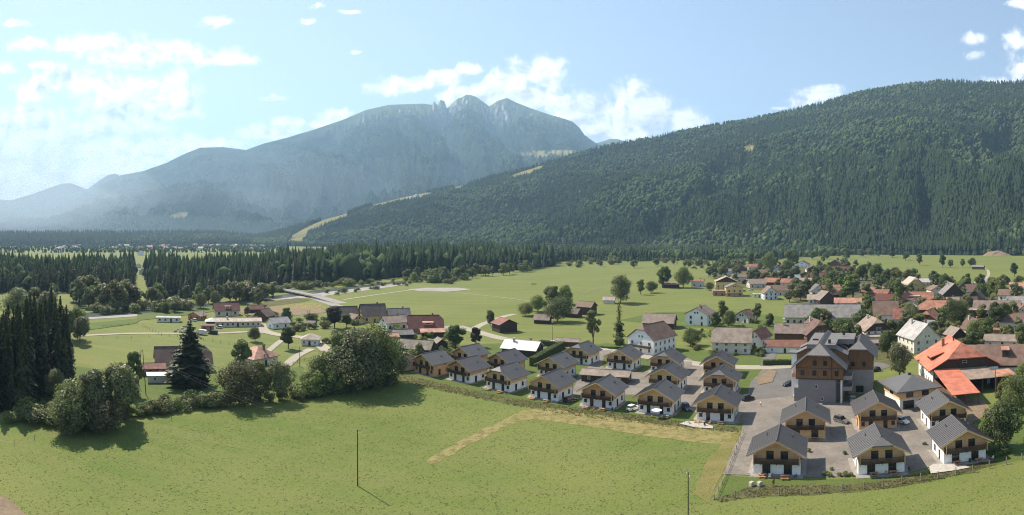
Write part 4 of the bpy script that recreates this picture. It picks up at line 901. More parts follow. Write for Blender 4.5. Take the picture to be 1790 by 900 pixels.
def roof_geo(W, D, zw, pitch, ov, ovf, ovb, hf, hb, th=0.22, ribs=0.0, mb=None):
    """pitched roof, ridge along y; hf and hb hip the front and back ends (0 gable .. 1 full hip)"""
    tp = math.tan(R_(pitch)); half = W / 2 + ov; zE = zw - ov * tp; rise = half * tp; zR = zE + rise
    y0, y1 = -D / 2 - ovf, D / 2 + ovb; mb = mb or MB()
    ends = []
    for hip, y, s in ((hf, y0, 1), (hb, y1, -1)):
        zc = zR - hip * rise; xc = half * hip; L = min(hip * half, D / 2 - 0.2); ends.append((xc, zc, y, y + s * L))
    (xa, za, ya, ra), (xb, zb, yb, rb) = ends
    top = {'EL0': (-half, y0, zE), 'CL0': (-xa, ya, za), 'CR0': (xa, ya, za), 'ER0': (half, y0, zE), 'RF': (0, ra, zR), 'RB': (0, rb, zR), 'EL1': (-half, y1, zE), 'CL1': (-xb, yb, zb), 'CR1': (xb, yb, zb), 'ER1': (half, y1, zE)}
    P = lambda *k: [top[q] for q in k]
    def dedup(l):
        o = []
        for p in l:
            if not o or (Vector(p) - Vector(o[-1])).length > 1e-3: o.append(p)
        if (Vector(o[0]) - Vector(o[-1])).length < 1e-3: o.pop()
        return o
    polys = [dedup(P('EL0', 'CL0', 'RF', 'RB', 'CL1', 'EL1'))[::-1], dedup(P('ER0', 'CR0', 'RF', 'RB', 'CR1', 'ER1'))]
    if hf > 0: polys.append(dedup(P('CL0', 'CR0', 'RF')))
    if hb > 0: polys.append(dedup(P('CR1', 'CL1', 'RB')))
    for p in polys:
        mb.poly(p); mb.poly([(a, b, c - th) for a, b, c in reversed(p)])
    loop = dedup(P('EL0', 'CL0') + ([top['RF']] if hf == 0 else []) + P('CR0', 'ER0', 'ER1', 'CR1') + ([top['RB']] if hb == 0 else []) + P('CL1', 'EL1'))
    for i in range(len(loop)):
        a, b = loop[i], loop[(i + 1) % len(loop)]
        mb.poly([a, (a[0], a[1], a[2] - th), (b[0], b[1], b[2] - th), b])
    if ribs:
        n = int((y1 - y0) / ribs)
        for i in range(1, n):
            y = y0 + (y1 - y0) * i / n
            for s in (-1, 1):
                # where the rib meets the ridge or the hip edge
                x_top = 0.0
                for (xh, yy, rr) in ((xa, ya, ra), (xb, yb, rb)):
                    if abs(rr - yy) > 0.05 and min(yy, rr) <= y <= max(yy, rr): x_top = xh * (1 - (y - yy) / (rr - yy))
                p = (s * half, y, zE + 0.01); q = (s * x_top, y, zR - x_top * tp + 0.01)
                nx, nz = s * math.sin(R_(pitch)), math.cos(R_(pitch)); h = 0.07; hw = 0.035
                a = [(p[0], y - hw, p[2]), (p[0], y + hw, p[2]), (q[0], y + hw, q[2]), (q[0], y - hw, q[2])]
                u = [(c[0] + nx * h, c[1], c[2] + nz * h) for c in a]
                mb.poly(u if s > 0 else u[::-1]); mb.poly([a[0], u[0], u[3], a[3]]); mb.poly([a[1], a[2], u[2], u[1]]); mb.poly([a[0], a[1], u[1], u[0]])
    return mb, zE, zR, (ya, ra, yb, rb), half
def wall_prism(mb, w, y0, y1, z0, zw, pitch, hip0, mi=0, ovtot=0.0):
    """wall block with gable ends that stay just under the roof"""
    tp = math.tan(R_(pitch)); zr = zw + w * tp - 0.2; zw2 = zw - 0.2
    if hip0 <= 0: prof = [(-w, z0), (w, z0), (w, zw2), (0, zr), (-w, zw2)]
    else:
        rise = w * tp; zc = max(zr - hip0 * (rise + ovtot * tp), zw2 + 0.02); xc = w * (zr - zc) / rise if rise else 0
        prof = [(-w, z0), (w, z0), (w, zw2), (xc, zc), (-xc, zc), (-w, zw2)]
    mb.prism(prof, y0, y1, mi)
def window_mesh(w_, h_, cross=True, frame=None, key='win', sill=False):
    k = (key, round(w_, 2), round(h_, 2), cross, frame.name if frame else '')
    if k in PROJ: return PROJ[k]
    mb = MB(); t = 0.09; d0, d1 = -0.07, 0.02
    mb.box(-w_/2, -w_/2 + t, d0, d1, 0, h_); mb.box(w_/2 - t, w_/2, d0, d1, 0, h_); mb.box(-w_/2 + t, w_/2 - t, d0, d1, 0, t); mb.box(-w_/2 + t, w_/2 - t, d0, d1, h_ - t, h_)
    if cross: mb.box(-0.035, 0.035, d0 + 0.01, d1, t, h_ - t)
    if sill: mb.box(-w_/2 - 0.08, w_/2 + 0.08, -0.16, 0.02, -0.07, -0.001)
    mb.poly([(-w_/2 + t, -0.025, t), (w_/2 - t, -0.025, t), (w_/2 - t, -0.025, h_ - t), (-w_/2 + t, -0.025, h_ - t)], 1)
    PROJ[k] = mb.mesh('window', [frame or M_FRAME, M_PANE]); return PROJ[k]
def frame_mesh(w_, h_, frame, key):
    k = ('fr', key, round(w_, 2), round(h_, 2), frame.name)
    if k not in PROJ:
        mb = MB(); t = 0.10; d0, d1 = -0.07, 0.02
        mb.box(-w_/2, -w_/2 + t, d0, d1, 0, h_); mb.box(w_/2 - t, w_/2, d0, d1, 0, h_); mb.box(-w_/2 + t, w_/2 - t, d0, d1, 0, t); mb.box(-w_/2 + t, w_/2 - t, d0, d1, h_ - t, h_)
        mb.box(-0.05, 0.05, d0 + 0.01, d1, t, h_ - t)
        pn = MB(); pn.box(-w_/2 + t, w_/2 - t, -0.03, 0.0, t, h_ - t)
        PROJ[k] = (mb.mesh(key, frame), pn.mesh('pane', M_PANE))
    return PROJ[k]
def put(name, me, parent, x, y, z, side):
    """fix a window or door mesh (facing -y) on side 'f','b','l','r' of a block"""
    o = obj(name, me, parent); o.location = (x, y, z); o.rotation_euler = (0, 0, {'f': 0, 'r': math.pi / 2, 'b': math.pi, 'l': -math.pi / 2}[side]); return o

# ---------------------------------------------------------------- the chalets
CW, CD, CG, CE, CP = 9.8, 9.0, 2.65, 4.75, 27.0      # width, depth, ground storey, wall height at the eaves, pitch
def chalet_parts(hip, timber):
    k = ('chalet', hip, timber)
    if k in PROJ: return PROJ[k]
    d = {}
    mb = MB(); mb.box(-CW/2, CW/2, -CD/2, CD/2, -0.2, CG); d['ground_storey'] = mb.mesh('ground_storey', M_LARCH if timber else M_WHITE)
    mb = MB(); wall_prism(mb, CW/2 - 0.02, -CD/2 + 0.03, CD/2 - 0.03, CG + 0.002, CE, CP, 0.36 if hip else 0, 0, 1.2)
    for xx in (-CW/2 + 0.1, 0, CW/2 - 0.1):           # corner posts and mid post
        mb.box(xx - 0.1, xx + 0.1, -CD/2 - 0.06, -CD/2 + 0.02, CG + 0.01, CE - 0.3 if xx else CE + (0.4 if hip else 1.4))
    mb.box(-CW/2 - 0.03, CW/2 + 0.03, -CD/2 - 0.035, -CD/2 + 0.025, CG - 0.05, CG + 0.13)
    for yy in (-2.9, 0.2, 3.2):
        for s in (-1, 1): mb.box(s * CW/2 - 0.045, s * CW/2 + 0.045, yy - 0.1, yy + 0.1, CG + 0.01, CE - 0.35)
    d['upper_storey'] = mb.mesh('upper_storey', M_LARCH)
    rb, zE, zR, e, half = roof_geo(CW, CD, CE + 0.25, CP, 1.25, 1.45, 0.7, 0.36 if hip else 0, 0, 0.24, ribs=0.72); d['roof'] = rb.mesh('roof', RF['slate'])
    ya, ra, yb, rbk = e
    mb = MB(); mb.bar((0, ra + 0.02, zR + 0.03), (0, rbk - 0.02, zR + 0.03), 0.13, 6); d['ridge_cap'] = mb.mesh('ridge_cap', RF['slate'])
    tp = math.tan(R_(CP)); mb = MB()                    # barge boards and purlins under the front edge
    xs0 = 0.0 if not hip else half * 0.36
    for s in (-1, 1):
        mb = MB()
        mb.poly([(s * half, ya - 0.05, zE - 0.02), (s * xs0, ya - 0.05, zR - xs0 * tp - 0.02), (s * xs0, ya - 0.05, zR - xs0 * tp - 0.36), (s * half, ya - 0.05, zE - 0.36)])
        mb.poly([(s * half, ya + 0.02, zE - 0.30), (s * xs0, ya + 0.02, zR - xs0 * tp - 0.30), (s * xs0, ya + 0.02, zR - xs0 * tp - 0.36), (s * half, ya + 0.02, zE - 0.36)])
        d['barge_board' + str(s)] = mb.mesh('barge_board', M_LARCH)
    mb = MB(); mb.box(-0.1, 0.1, ya + 0.05, -CD/2 - 0.01, 0, 0.2); d['purlin'] = mb.mesh('purlin', M_LARCH); d['purl'] = [(-4.4, 0, CE - 0.18), (4.4, 0, CE - 0.18)] + ([] if hip else [(0, 0, zR - 0.58)])
    mb = MB(); mb.box(-1.1, 1.1, -CD/2 - 1.52, -CD/2 - 1.29, CG + 0.75, CG + 0.98)
    for q in range(26): x_ = -1.0 + 2.0 * q / 25; a_ = q * 2.4; mb.poly([(x_ - 0.1, -CD/2 - 1.42 + 0.1 * math.sin(a_), CG + 0.97), (x_ + 0.1, -CD/2 - 1.38 - 0.1 * math.sin(a_), CG + 0.97), (x_ + 0.05 * math.cos(a_), -CD/2 - 1.5, CG + 1.22)], 1 + q % 2)
    d['flower_box'] = mb.mesh('flower_box', [M_BALC, MATS['leaf_green'], mat('red_flowers', (0.45, 0.05, 0.06), var=0.3)])
    mb = MB(); mb.bar((0, ya, zE - 0.1), (0, yb, zE - 0.1), 0.085, 6); d['gutter'] = mb.mesh('gutter', M_METAL); d['half'] = half
    mb = MB(); mb.bar((0, CD/2 - 0.1, 0), (0, CD/2 - 0.1, CE - 0.4), 0.05, 5); d['downpipe'] = mb.mesh('downpipe', M_METAL)
    mb = MB(); mb.box(-CW/2 + 0.02, CW/2 - 0.02, -CD/2 - 1.25, -CD/2 - 0.002, CG - 0.06, CG + 0.1)
    for xx in (-4.6, -2.3, 0, 2.3, 4.6): mb.box(xx - 0.07, xx + 0.07, -CD/2 - 1.25, -CD/2 - 0.01, CG - 0.24, CG - 0.06)
    d['balcony'] = mb.mesh('balcony', M_BALC)
    mb = MB(); y = -CD/2 - 1.22
    mb.box(-CW/2 + 0.02, CW/2 - 0.02, y - 0.06, y + 0.06, CG + 0.98, CG + 1.06)
    n = 44
    for i in range(n): x0 = -CW/2 + 0.05 + (CW - 0.1) * i / n; mb.box(x0, x0 + (CW - 0.1) / n * 0.74, y - 0.02, y + 0.02, CG + 0.14, CG + 0.96)
    for s in (-1, 1):
        mb.box(s * (CW/2 - 0.06) - 0.03, s * (CW/2 - 0.06) + 0.03, y + 0.07, -CD/2 - 0.02, CG + 0.98, CG + 1.05)
        for i in range(6): yy = y + 0.1 + i * 0.185; mb.box(s * (CW/2 - 0.06) - 0.02, s * (CW/2 - 0.06) + 0.02, yy, yy + 0.13, CG + 0.14, CG + 0.97)
    d['railing'] = mb.mesh('railing', M_BALC)
    mb = MB(); mb.box(-0.09, 0.09, -CD/2 - 1.33, -CD/2 - 1.255, CG - 0.3, CE - 0.25); d['balcony_post'] = mb.mesh('balcony_post', M_LARCH)
    for (x, s, nm) in ((-2.6, -1, 'a'), (2.9, 1, 'b')):
        mb = MB(); z = zR - abs(x) * tp; mb.box(x - 0.09, x + 0.09, 1.0, 1.18, z - 0.1, z + 0.45); mb.box(x - 0.05, x + 0.05, 1.18, 1.7, z + 0.02, z + 0.16); mb.box(x - 0.09, x + 0.09, 1.7, 1.88, z - 0.1, z + 0.45); d['vent_' + nm] = mb.mesh('roof_vent', M_METAL)
    mb = MB(); mb.box(-CW/2 - 0.6, CW/2 + 0.6, -CD/2 - 1.7, -CD/2 - 0.01, -0.1, 0.10); mb.box(CW/2 + 0.01, CW/2 + 1.2, -CD/2, CD/2, -0.1, 0.10); mb.box(-CW/2 - 1.2, -CW/2 - 0.01, -CD/2, CD/2, -0.1, 0.10); d['terrace'] = mb.mesh('terrace', mat('terrace_paving', (0.27, 0.24, 0.21), rough=0.9, var=0.2, scale=2))
    PROJ[k] = d; return d
def chalet(px, py, yaw, label, hip=False, timber=False, sc=1.0):
    g = G(px, py); a = R_(yaw); c = g + Vector((-math.sin(a), math.cos(a), 0)) * CD / 2 * sc
    e = empty('chalet', c, a); e.scale = (sc, sc, sc); tag(e, label, 'chalet', 'chalets of the holiday estate'); d = chalet_parts(hip, timber)
    for k in ('ground_storey', 'upper_storey', 'terrace'): obj(k, d[k], e)
    rf = obj('roof', d['roof'], e); obj('ridge_cap', d['ridge_cap'], rf); [obj('gutter', d['gutter'], rf, (q * (d['half'] + 0.07), 0, 0)) for q in (-1, 1)]; [obj('downpipe', d['downpipe'], rf, (q * (CW/2 + 0.1), 0, 0)) for q in (-1, 1)]; [obj('barge_board', d['barge_board' + str(q)], rf) for q in (-1, 1)]; [obj('purlin', d['purlin'], rf, q) for q in d['purl']]; obj('roof_vent', d['vent_a'], rf); obj('roof_vent', d['vent_b'], rf)
    b = obj('balcony', d['balcony'], e); k_ = int(px * 7) % 5; [obj('flower_box', d['flower_box'], b, (q, 0, 0)) for q in ((-3.2, 3.2), (0,), (), (-3.2,), (0.1, 3.3))[k_]]; obj('railing', d['railing'], b); [obj('balcony_post', d['balcony_post'], b, (q * 4.72, 0, 0)) for q in (-1, 1)]
    f = -CD / 2
    for x in (-1.45, 1.55):
        fr, pn = frame_mesh(1.55, 2.1, M_FRAME, 'balcony_door'); o = put('balcony_door', fr, e, x, f + 0.028, CG + 0.14, 'f'); obj('pane', pn, o)
    near = py > 760
    for x in (-1.9, 1.9) if not near else (-2.2, 2.3):
        fr, pn = frame_mesh(1.7 if near else 1.05, 2.1, M_FRAME, 'terrace_door'); o = put('terrace_door', fr, e, x, f, 0.13, 'f'); obj('pane', pn, o)
    if not near:
        for x in (-3.9, 3.9): put('window', window_mesh(0.85, 0.95, True, M_FRAME, sill=True), e, x, f, 1.05, 'f')
    for sd, x in (('r', CW / 2), ('l', -CW / 2)):
        fr, pn = frame_mesh(1.0, 2.05, M_FRAME, 'side_door'); o = put('side_door', fr, e, x, -1.3 if sd == 'l' else -1.5, 0.11, sd); obj('pane', pn, o)
        put('window', window_mesh(1.0, 1.25, True, M_FRAME, sill=True), e, x, 2.1, 0.95, sd)
        if sd == 'r' and timber: put('window', window_mesh(0.9, 0.8, True, M_FRAME), e, x, 1.4, CG + 0.75, sd)
    put('wall_lamp', PROJ.setdefault('lamp', (lambda m: (m.box(-0.08, 0.08, -0.16, 0.0, 0, 0.28), m.mesh('wall_lamp', M_FRAME))[1])(MB())), e, -3.4, f - 0.005, 2.0, 'f')
    return e
CHALETS = [
 (741,654,-38,'all-timber chalet at the left end of the front row, beside the pinkish house',False,True),
 (803,666,-38,'white and timber chalet second from the left in the front row',False,False),
 (871,681.5,-37,'white and timber chalet with clipped gable, third from the left in the front row',True,False),
 (951,697.5,-35.5,'white and timber chalet in the middle of the front row before the low grey garage',False,False),
 (1045,711.5,-32,'white and timber chalet with a reddish side strip, next to the parked white car',False,False),
 (1145,723,-32,'white and timber chalet with white parasol by its terrace, between two parked cars',False,False),
 (1250,736,-31,'white and timber chalet at the meadow row\'s right end, with pale stone terrace',False,False),
 (808,640,-38,'timber chalet at the back left, behind the two front-row chalets by the old barn',False,True),
 (872,652,-38,'timber chalet at the back beside the tall clipped hedge',False,True),
 (963,660,-36,'timber-fronted chalet behind the low grey garage, right of the tall hedge',False,False),
 (1009,635.5,-36,'white and timber chalet with clipped gable farthest back by the lane',True,False),
 (1083,645,-34,'white and timber chalet at the back below the white farmhouse',False,False),
 (1160,652,-33,'chalet with clipped gable at the back right of the white farmhouse',True,False),
 (1161,683,-33,'chalet in the second row behind the chalet with the white parasol',False,False),
 (1254,658,-31,'all-timber chalet at the back in front of the house with the red annex',False,True),
 (1257,689,-31,'chalet with clipped gable in the second row behind the pale stone terrace',True,False),
 (1408,767,-30,'all-timber chalet behind the front right chalet beside the parking lane',False,True),
 (1358,829.5,-31,'nearest white and timber chalet at the corner of the yard, picnic tables in front',False,False),
 (1535,750,-28,'all-timber chalet in the middle of the right-hand group, below the hotel',False,True),
 (1541,828,-27,'nearest chalet with a clipped, coarsely tiled gable in the middle of the right-hand group',True,False),
 (1657,748,-26,'white and timber chalet below the farmyard with the orange roof',False,False),
 (1687,807,-25.5,'rightmost front chalet beside the large tree, with a pale corner terrace',False,False)]
for c in CHALETS: chalet(*c)

# ---------------------------------------------------------------- houses of the village
def house(label, xc, yb, W, D, h, pitch, ridge, phi, roof, wall, gable=None, hf=0, hb=0, rows=1, cols=3, scols=2, ov=0.7, chim=1, name='house', cat='house', frame=None, door=True, dormer=None, extra=None, base=None, group=None, win=True, balcony=False):
    g = G(xc, yb); a = -theta(xc) + R_(phi)
    Wx, Dy = (W, D)
    c = g + Vector((-math.sin(a), math.cos(a), 0)) * Dy / 2
    e = empty(name, c, a); tag(e, label, cat, group)
    wm = WL[wall]; rm = RF[roof]; swap = ridge == 'x'
    w2, d2 = (Dy, Wx) if swap else (Wx, Dy)      # in roof space the ridge runs along y
    rz = math.pi / 2 if swap else 0.0            # roof space -> house space (front gable of roof space faces house right when swapped)
    tp = math.tan(R_(pitch))
    mb = MB()
    if gable:
        mb.box(-Wx/2, Wx/2, -Dy/2, Dy/2, -0.2, h - 0.05); o = obj('wall', mb.mesh('wall', wm), e)
        mb = MB(); wall_prism(mb, w2/2 + 0.04, -d2/2 - 0.04, d2/2 + 0.04, h - 0.6, h, pitch, max(hf, hb), 0, ov); u = obj('gable', mb.mesh('gable', WL[gable]), e, None, rz)
    else:
        wall_prism(mb, w2/2, -d2/2, d2/2, -0.2, h, pitch, max(hf, hb), 0, ov); obj('wall', mb.mesh('wall', wm), e, None, rz)
    if base:
        mb = MB(); mb.box(-Wx/2 - 0.04, Wx/2 + 0.04, -Dy/2 - 0.04, Dy/2 + 0.04, -0.2, min(2.8, h * 0.45)); obj('base_storey', mb.mesh('base_storey', WL[base]), e)
    rb, zE, zR, (ya, ra, yb2, rbk), half = roof_geo(w2, d2, h + 0.15, pitch, ov, ov, ov, hf, hb, 0.2)
    ro = obj('roof', rb.mesh('roof', rm), e, None, rz)
    near = yb > 530
    if near and pitch > 8:
        mb = MB(); mb.bar((0, ra, zR + 0.02), (0, rbk, zR + 0.02), 0.12, 5); obj('ridge_cap', mb.mesh('ridge_cap', rm), ro)
        mb = MB(); mb.bar((0, ya + 0.1, zE - 0.08), (0, yb2 - 0.1, zE - 0.08), 0.07, 5); gm_ = mb.mesh('gutter', M_METAL if roof != 'white' else rm)
        for s in (-1, 1): obj('gutter', gm_, ro, (s * (half + 0.05), 0, 0))
    for i in range(chim):
        mb = MB(); yy = (-0.22 + 0.45 * i) * d2; xx = (0.12 if i % 2 == 0 else -0.12) * w2; z = zR - abs(xx) * tp
        mb.box(xx - 0.4, xx + 0.4, yy - 0.4, yy + 0.4, z - 0.5, zR + 0.8); mb.box(xx - 0.48, xx + 0.48, yy - 0.48, yy + 0.48, zR + 0.8, zR + 0.92)
        obj('chimney', mb.mesh('chimney', M_BRICK if i % 2 == 0 else M_PLAST), ro)
    if win:
        fm = frame or (M_FRAMEW if yb > 590 else M_FRAME); ww, wh = (1.15, 1.5) if h > 3.2 else (0.95, 0.95)
        for side, L, off, n in (('f', Wx, -Dy/2, cols), ('r', Dy, Wx/2, scols), ('l', Dy, -Wx/2, scols)):
            for r in range(rows):
                z = 0.95 + r * 2.75
                if z + wh > h - 0.1 and rows > 1: continue
                z = min(z, h - wh - 0.35)
                if z < 0.2: continue
                for i in range(n):
                    p = -L/2 + L * (i + 0.5) / n
                    if side == 'f' and r == 0 and door and i == n // 2:
                        put('door', window_mesh(1.0, 2.0, False, M_BWOOD, 'door'), e, p, off, 0.02, 'f'); continue
                    eps = 0.045 if base and r == 0 else 0.005
                    put('window', window_mesh(ww, wh, True, fm, sill=True), e, p if side == 'f' else off + (eps if side == 'r' else -eps), off - eps if side == 'f' else (p if side == 'r' else p), z, side)
        # gable windows
        gz = h + 0.15
        if w2 / 2 * tp > 2.4 and not swap:
            for s in (-0.8, 0.8): put('window', window_mesh(0.85, 1.0, True, fm), e, s, -Dy/2 - (0.05 if gable else 0.005), gz, 'f')
        if swap and w2 / 2 * tp > 2.4:
            for sd in (-1, 1):
                for s in (-0.8, 0.8): put('window', window_mesh(0.85, 1.0, True, fm), e, sd * (Wx/2 + (0.05 if gable else 0.005)), s, gz, 'r' if sd > 0 else 'l')
    if dormer:
        dw, dr, dx = dormer; dm = MB()       # shed dormer on the slope that faces the camera: width, roof colour, offset along the front
        y_f = -Dy/2 + 0.9 if swap else 0; z0 = h + 0.15 + 0.9 * tp
        if swap:
            dm.box(dx - dw/2, dx + dw/2, y_f, -0.4, z0 - 0.3, z0 + 1.25); dd = obj('dormer', dm.mesh('dormer', WL[gable] if gable else wm), ro, None, -rz)
            dm = MB(); dm.prism([(y_f - 0.5, z0 + 1.15), (-0.1, z0 + 1.9), (-0.1, z0 + 2.05), (y_f - 0.5, z0 + 1.3)], dx - dw/2 - 0.35, dx + dw/2 + 0.35, 0, 'x')
            o = obj('dormer_roof', dm.mesh('dormer_roof', RF[dr]), ro, None, -rz)
            put('window', window_mesh(min(dw * 0.8, 2.2), 0.9, True, M_FRAMEW), ro, dx, 0, 0, 'f'); w_ = ro.children[-1]; w_.rotation_euler = (0, 0, -rz); w_.location = Vector((math.cos(-rz) * dx - math.sin(-rz) * (y_f - 0.01), math.sin(-rz) * dx + math.cos(-rz) * (y_f - 0.01), z0 + 0.2))
    if balcony:
        mb = MB(); mb.box(-Wx * 0.4, Wx * 0.4, -Dy/2 - 1.1, -Dy/2 - 0.06, 2.7, 2.82); mb.box(-Wx * 0.4, Wx * 0.4, -Dy/2 - 1.12, -Dy/2 - 1.02, 2.83, 3.7)
        for s in (-1, 1): mb.box(s * Wx * 0.4 - 0.05, s * Wx * 0.4 + 0.05, -Dy/2 - 1.0, -Dy/2 - 0.06, 2.83, 3.7)
        obj('balcony', mb.mesh('balcony', M_BALC), e)
    return e
H = house
# left-hand settlement
H('cream house with maroon roof and blue solar panels by the river bank',397,552,15,10,3.6,38,'x',6,'maroon','cream',chim=1,dormer=(3.2,'maroon',0.5))
H('long low cream building with a row of small windows',416,571,25,8.5,2.9,16,'x',4,'pale','cream',cols=9,chim=2)
H('low white shed with dark openings at the edge of the paddock',294,563,13,5,2.6,5,'x',-6,'lightgrey','white',cols=4,chim=0,name='shed',cat='shed')
H('orange wooden hut with grey gable roof near the river bank',339,559,8.5,7,2.6,24,'y',-35,'greybrown','orange',chim=0,name='wooden_hut',cat='hut',cols=2)
H('small rust-red shed beside the parked dark van',363,578,6.5,4.5,2.7,6,'x',0,'brown','terra',chim=0,cols=2,scols=1,name='shed',cat='shed')
H('pale tent-roofed pavilion left of the long low building',371,569,6.5,6,2.4,22,'y',0,'white','dark',hf=1,hb=1,chim=0,cols=1,scols=0,win=False,name='pavilion',cat='pavilion')
H('brown wooden barn with steep roof right of the long low building',455,561,8,10,3.2,40,'y',-30,'brown','wood',chim=0,cols=1,name='barn',cat='barn')
H('low dark-roofed hut in the bushes behind the brown barn',448,547,9,7,2.6,30,'x',10,'maroon','dark',chim=0,cols=1,name='hut',cat='hut')
H('small white gabled house with grey roof beside the drive',492,574,10,7,3.2,34,'x',28,'lightgrey','white',chim=0,cols=2,scols=1)
H('small white kiosk house with pale pyramid roof',541,604,7.5,7,3.0,26,'y',-10,'pale','white',hf=1,hb=1,chim=0,cols=3)
H('tiny brown garden hut behind the white kiosk',542,571,4.5,4,2.1,25,'x',-15,'greybrown','dark',chim=0,win=False,name='garden_hut',cat='hut')
H('wide brown-roofed house behind the lone spreading spruce',322,651,20,11,3.4,42,'x',6,'brown','cream',hf=0.4,hb=0.0,chim=1,cols=5)
H('low maroon annex with a red roof left of the wide brown-roofed house',268,656,8,5.5,2.6,22,'x',5,'red','maroon',chim=0,cols=3,name='annex',cat='annex')
H('low cream shed with a white flat roof in front of the wide brown house',283,669,9.5,4.5,2.4,4,'x',3,'white','cream',chim=0,cols=2,scols=1,name='shed',cat='shed',ov=0.4)
H('house with a pale pink hipped roof half hidden behind the round silvery tree',465,638,12,11,3.2,28,'y',40,'salmon','cream',hf=1,hb=1,chim=1)
H('brown-roofed house behind the dark purple tree',607,562,13,10,3.6,42,'x',12,'darkbrown','cream',chim=0,cols=3)
H('low brown annex in front of the brown-roofed house by the purple tree',626,566,7.5,7,2.6,35,'y',35,'brown','yellow',chim=0,cols=1,name='annex',cat='annex')
H('yellow house with a large dark brown roof',655,563,14,11,4.2,45,'x',14,'darkbrown','yellow',chim=1,cols=3)
H('house with dark grey roof behind the white house with pale roof',699,563,12,9,3.8,38,'x',10,'grey','cream',chim=1)
H('white house with pale weathered roof and a dark window gable',694,577,12,9,4.2,32,'x',26,'tan','white',chim=1,rows=1,cols=3)
H('large maroon house with a pink dormer and clipped roof end',745,583,17,11,3.2,44,'x',4,'maroon','terra',hf=0.35,chim=1,dormer=(5.0,'salmon',1.0),cols=4)
H('low dark building with a salmon roof in front of the maroon house',757,589,11,7,2.5,18,'x',8,'salmon','dark',chim=0,cols=2,name='outbuilding',cat='outbuilding')
H('small grey-roofed shed with a white window frame',706,593,9,6,2.5,28,'x',14,'grey','dark',chim=0,cols=1,scols=2,name='shed',cat='shed')
H('little shed with a pale pink roof left of the grey-roofed shed',682,597,8,6,2.2,22,'x',18,'salmon','dark',chim=0,win=False,name='shed',cat='shed')
H('old barn with mossy blotched roof behind the pinkish house',722,619,14.5,8,2.6,34,'x',-20,'mossy','dark',chim=0,win=False,name='barn',cat='barn')
H('pinkish plain house at the left end of the chalets',708,648,8.2,9,4.8,24,'y',25,'salmon','pink',chim=0,cols=1,scols=0,win=False)
H('tiny dark wooden hut with a white window behind the chalets',772,611,5.5,5,2.6,36,'y',20,'greybrown','dark',chim=0,cols=1,scols=0,name='hut',cat='hut',door=False)
H('dark wooden house with a white metal roof behind the tall hedge',906,622,15,9,3.0,30,'x',-24,'white','dark',chim=2,cols=2)
H('open wooden shelter with a brown roof by the lane',991,606,9.5,6.5,2.3,14,'x',-8,'greybrown','wood',chim=0,win=False,name='shelter',cat='shelter')
H('long low garage with a grey-brown roof in the middle of the chalet estate',1056,669,16,7,2.5,16,'x',-14,'greybrown','dark',chim=0,cols=3,scols=1,name='garage',cat='garage')
H('dark wooden barn with a red roof by the field track',889,581,10,9,4.4,24,'y',28,'red','dark',chim=0,win=False,name='barn',cat='barn')
H('small weathered barn with a brownish roof in the pasture',946,566,8.5,6,2.6,38,'x',-18,'greybrown','dark',chim=0,cols=1,scols=0,name='barn',cat='barn',win=False)
H('tall dark barn with a brown roof beside the pasture copse',1020,550,10,8.5,5.2,32,'x',-28,'brown','dark',chim=0,name='barn',cat='barn',win=False)
H('low dark shed at the foot of the tall dark barn',998,555,8,7,2.8,34,'x',-28,'darkbrown','dark',chim=0,name='shed',cat='shed',win=False)
H('small light hut with a pinkish roof under the big pasture tree',1064,531,8,6,2.9,35,'x',-8,'pale','pale',chim=0,cols=1,scols=0,name='hut',cat='hut',win=False)
H('long tan-roofed field barn between two large trees',1172,503,16,8,3.4,28,'x',-4,'tan','dark',chim=0,win=False,name='barn',cat='barn')
H('red-roofed white house right of the two large trees',1219,501,12,9,5.2,22,'x',-6,'red','blue',chim=1,rows=2,cols=2)
# middle: farmhouses below the pasture
H('white farmhouse with a brown clipped roof above the chalets',1120,618,13.5,16,6.6,37,'y',-38,'brown','white',hf=0.3,chim=0,rows=2,cols=3,scols=5,balcony=True)
H('grey-brown barn behind the white farmhouse',1150,575,16.5,12,3.4,33,'x',-10,'greybrown','dark',chim=0,win=False,name='barn',cat='barn')
H('white house with a dark timbered side in the pasture',1217,569,13,13,6.4,27,'y',-22,'greybrown','white',chim=2,rows=2,cols=2,scols=2)
H('small pale gabled house between the pasture trees',1296,564,9,10,3.6,34,'y',-28,'brown','pale',chim=1,cols=2)
H('cream house with a large grey-brown roof and clipped end',1278,619,16,11.5,5.3,40,'x',-6,'greybrown','cream',hb=0.3,chim=1,rows=2,cols=4)
H('narrow annex with a steep red roof right of the cream house',1319,607,6,12,4.2,46,'y',-24,'red','white',chim=0,cols=1,scols=2,name='annex',cat='annex')
H('low building with a dark red roof and a white band, behind the garden hedge',1372,617,16,8,3.0,24,'x',-2,'maroon','white',chim=0,cols=3)
H('brown barn roof left of the jumble of brown gables',1382,598,15,11,4.4,32,'x',-6,'greybrown','wood',chim=2,win=False,name='barn',cat='barn')
H('brown gabled house with a clipped roof in the jumble behind the hotel',1436,600,14,14,4.6,38,'y',22,'brown','wood',hf=0.3,chim=2,cols=3)
H('long white building with a huge plain grey roof',1438,567,42,17,4.2,34,'x',0,'grey','cream',chim=1,cols=12,scols=3)
H('cream farmhouse with a tan roof and a dark clipped gable',1536,597,13,14,5.6,37,'y',22,'tan','cream',gable='dark',hf=0.35,chim=2,rows=2,cols=4,scols=4)
H('low tan annex left of the cream farmhouse',1514,601,13,7,3.2,8,'x',12,'tan','pale',chim=0,cols=3,name='annex',cat='annex')
H('open carport with a flat grey roof beside the slim dark tree',1536,611,11,7,2.9,7,'x',12,'greybrown','wood',chim=0,win=False,name='carport',cat='carport')
H('cream house with a pale grey steep roof above the orange barn',1621,616,12.8,15,6.3,42,'y',30,'lightgrey','cream',chim=2,rows=2,cols=3,scols=4)
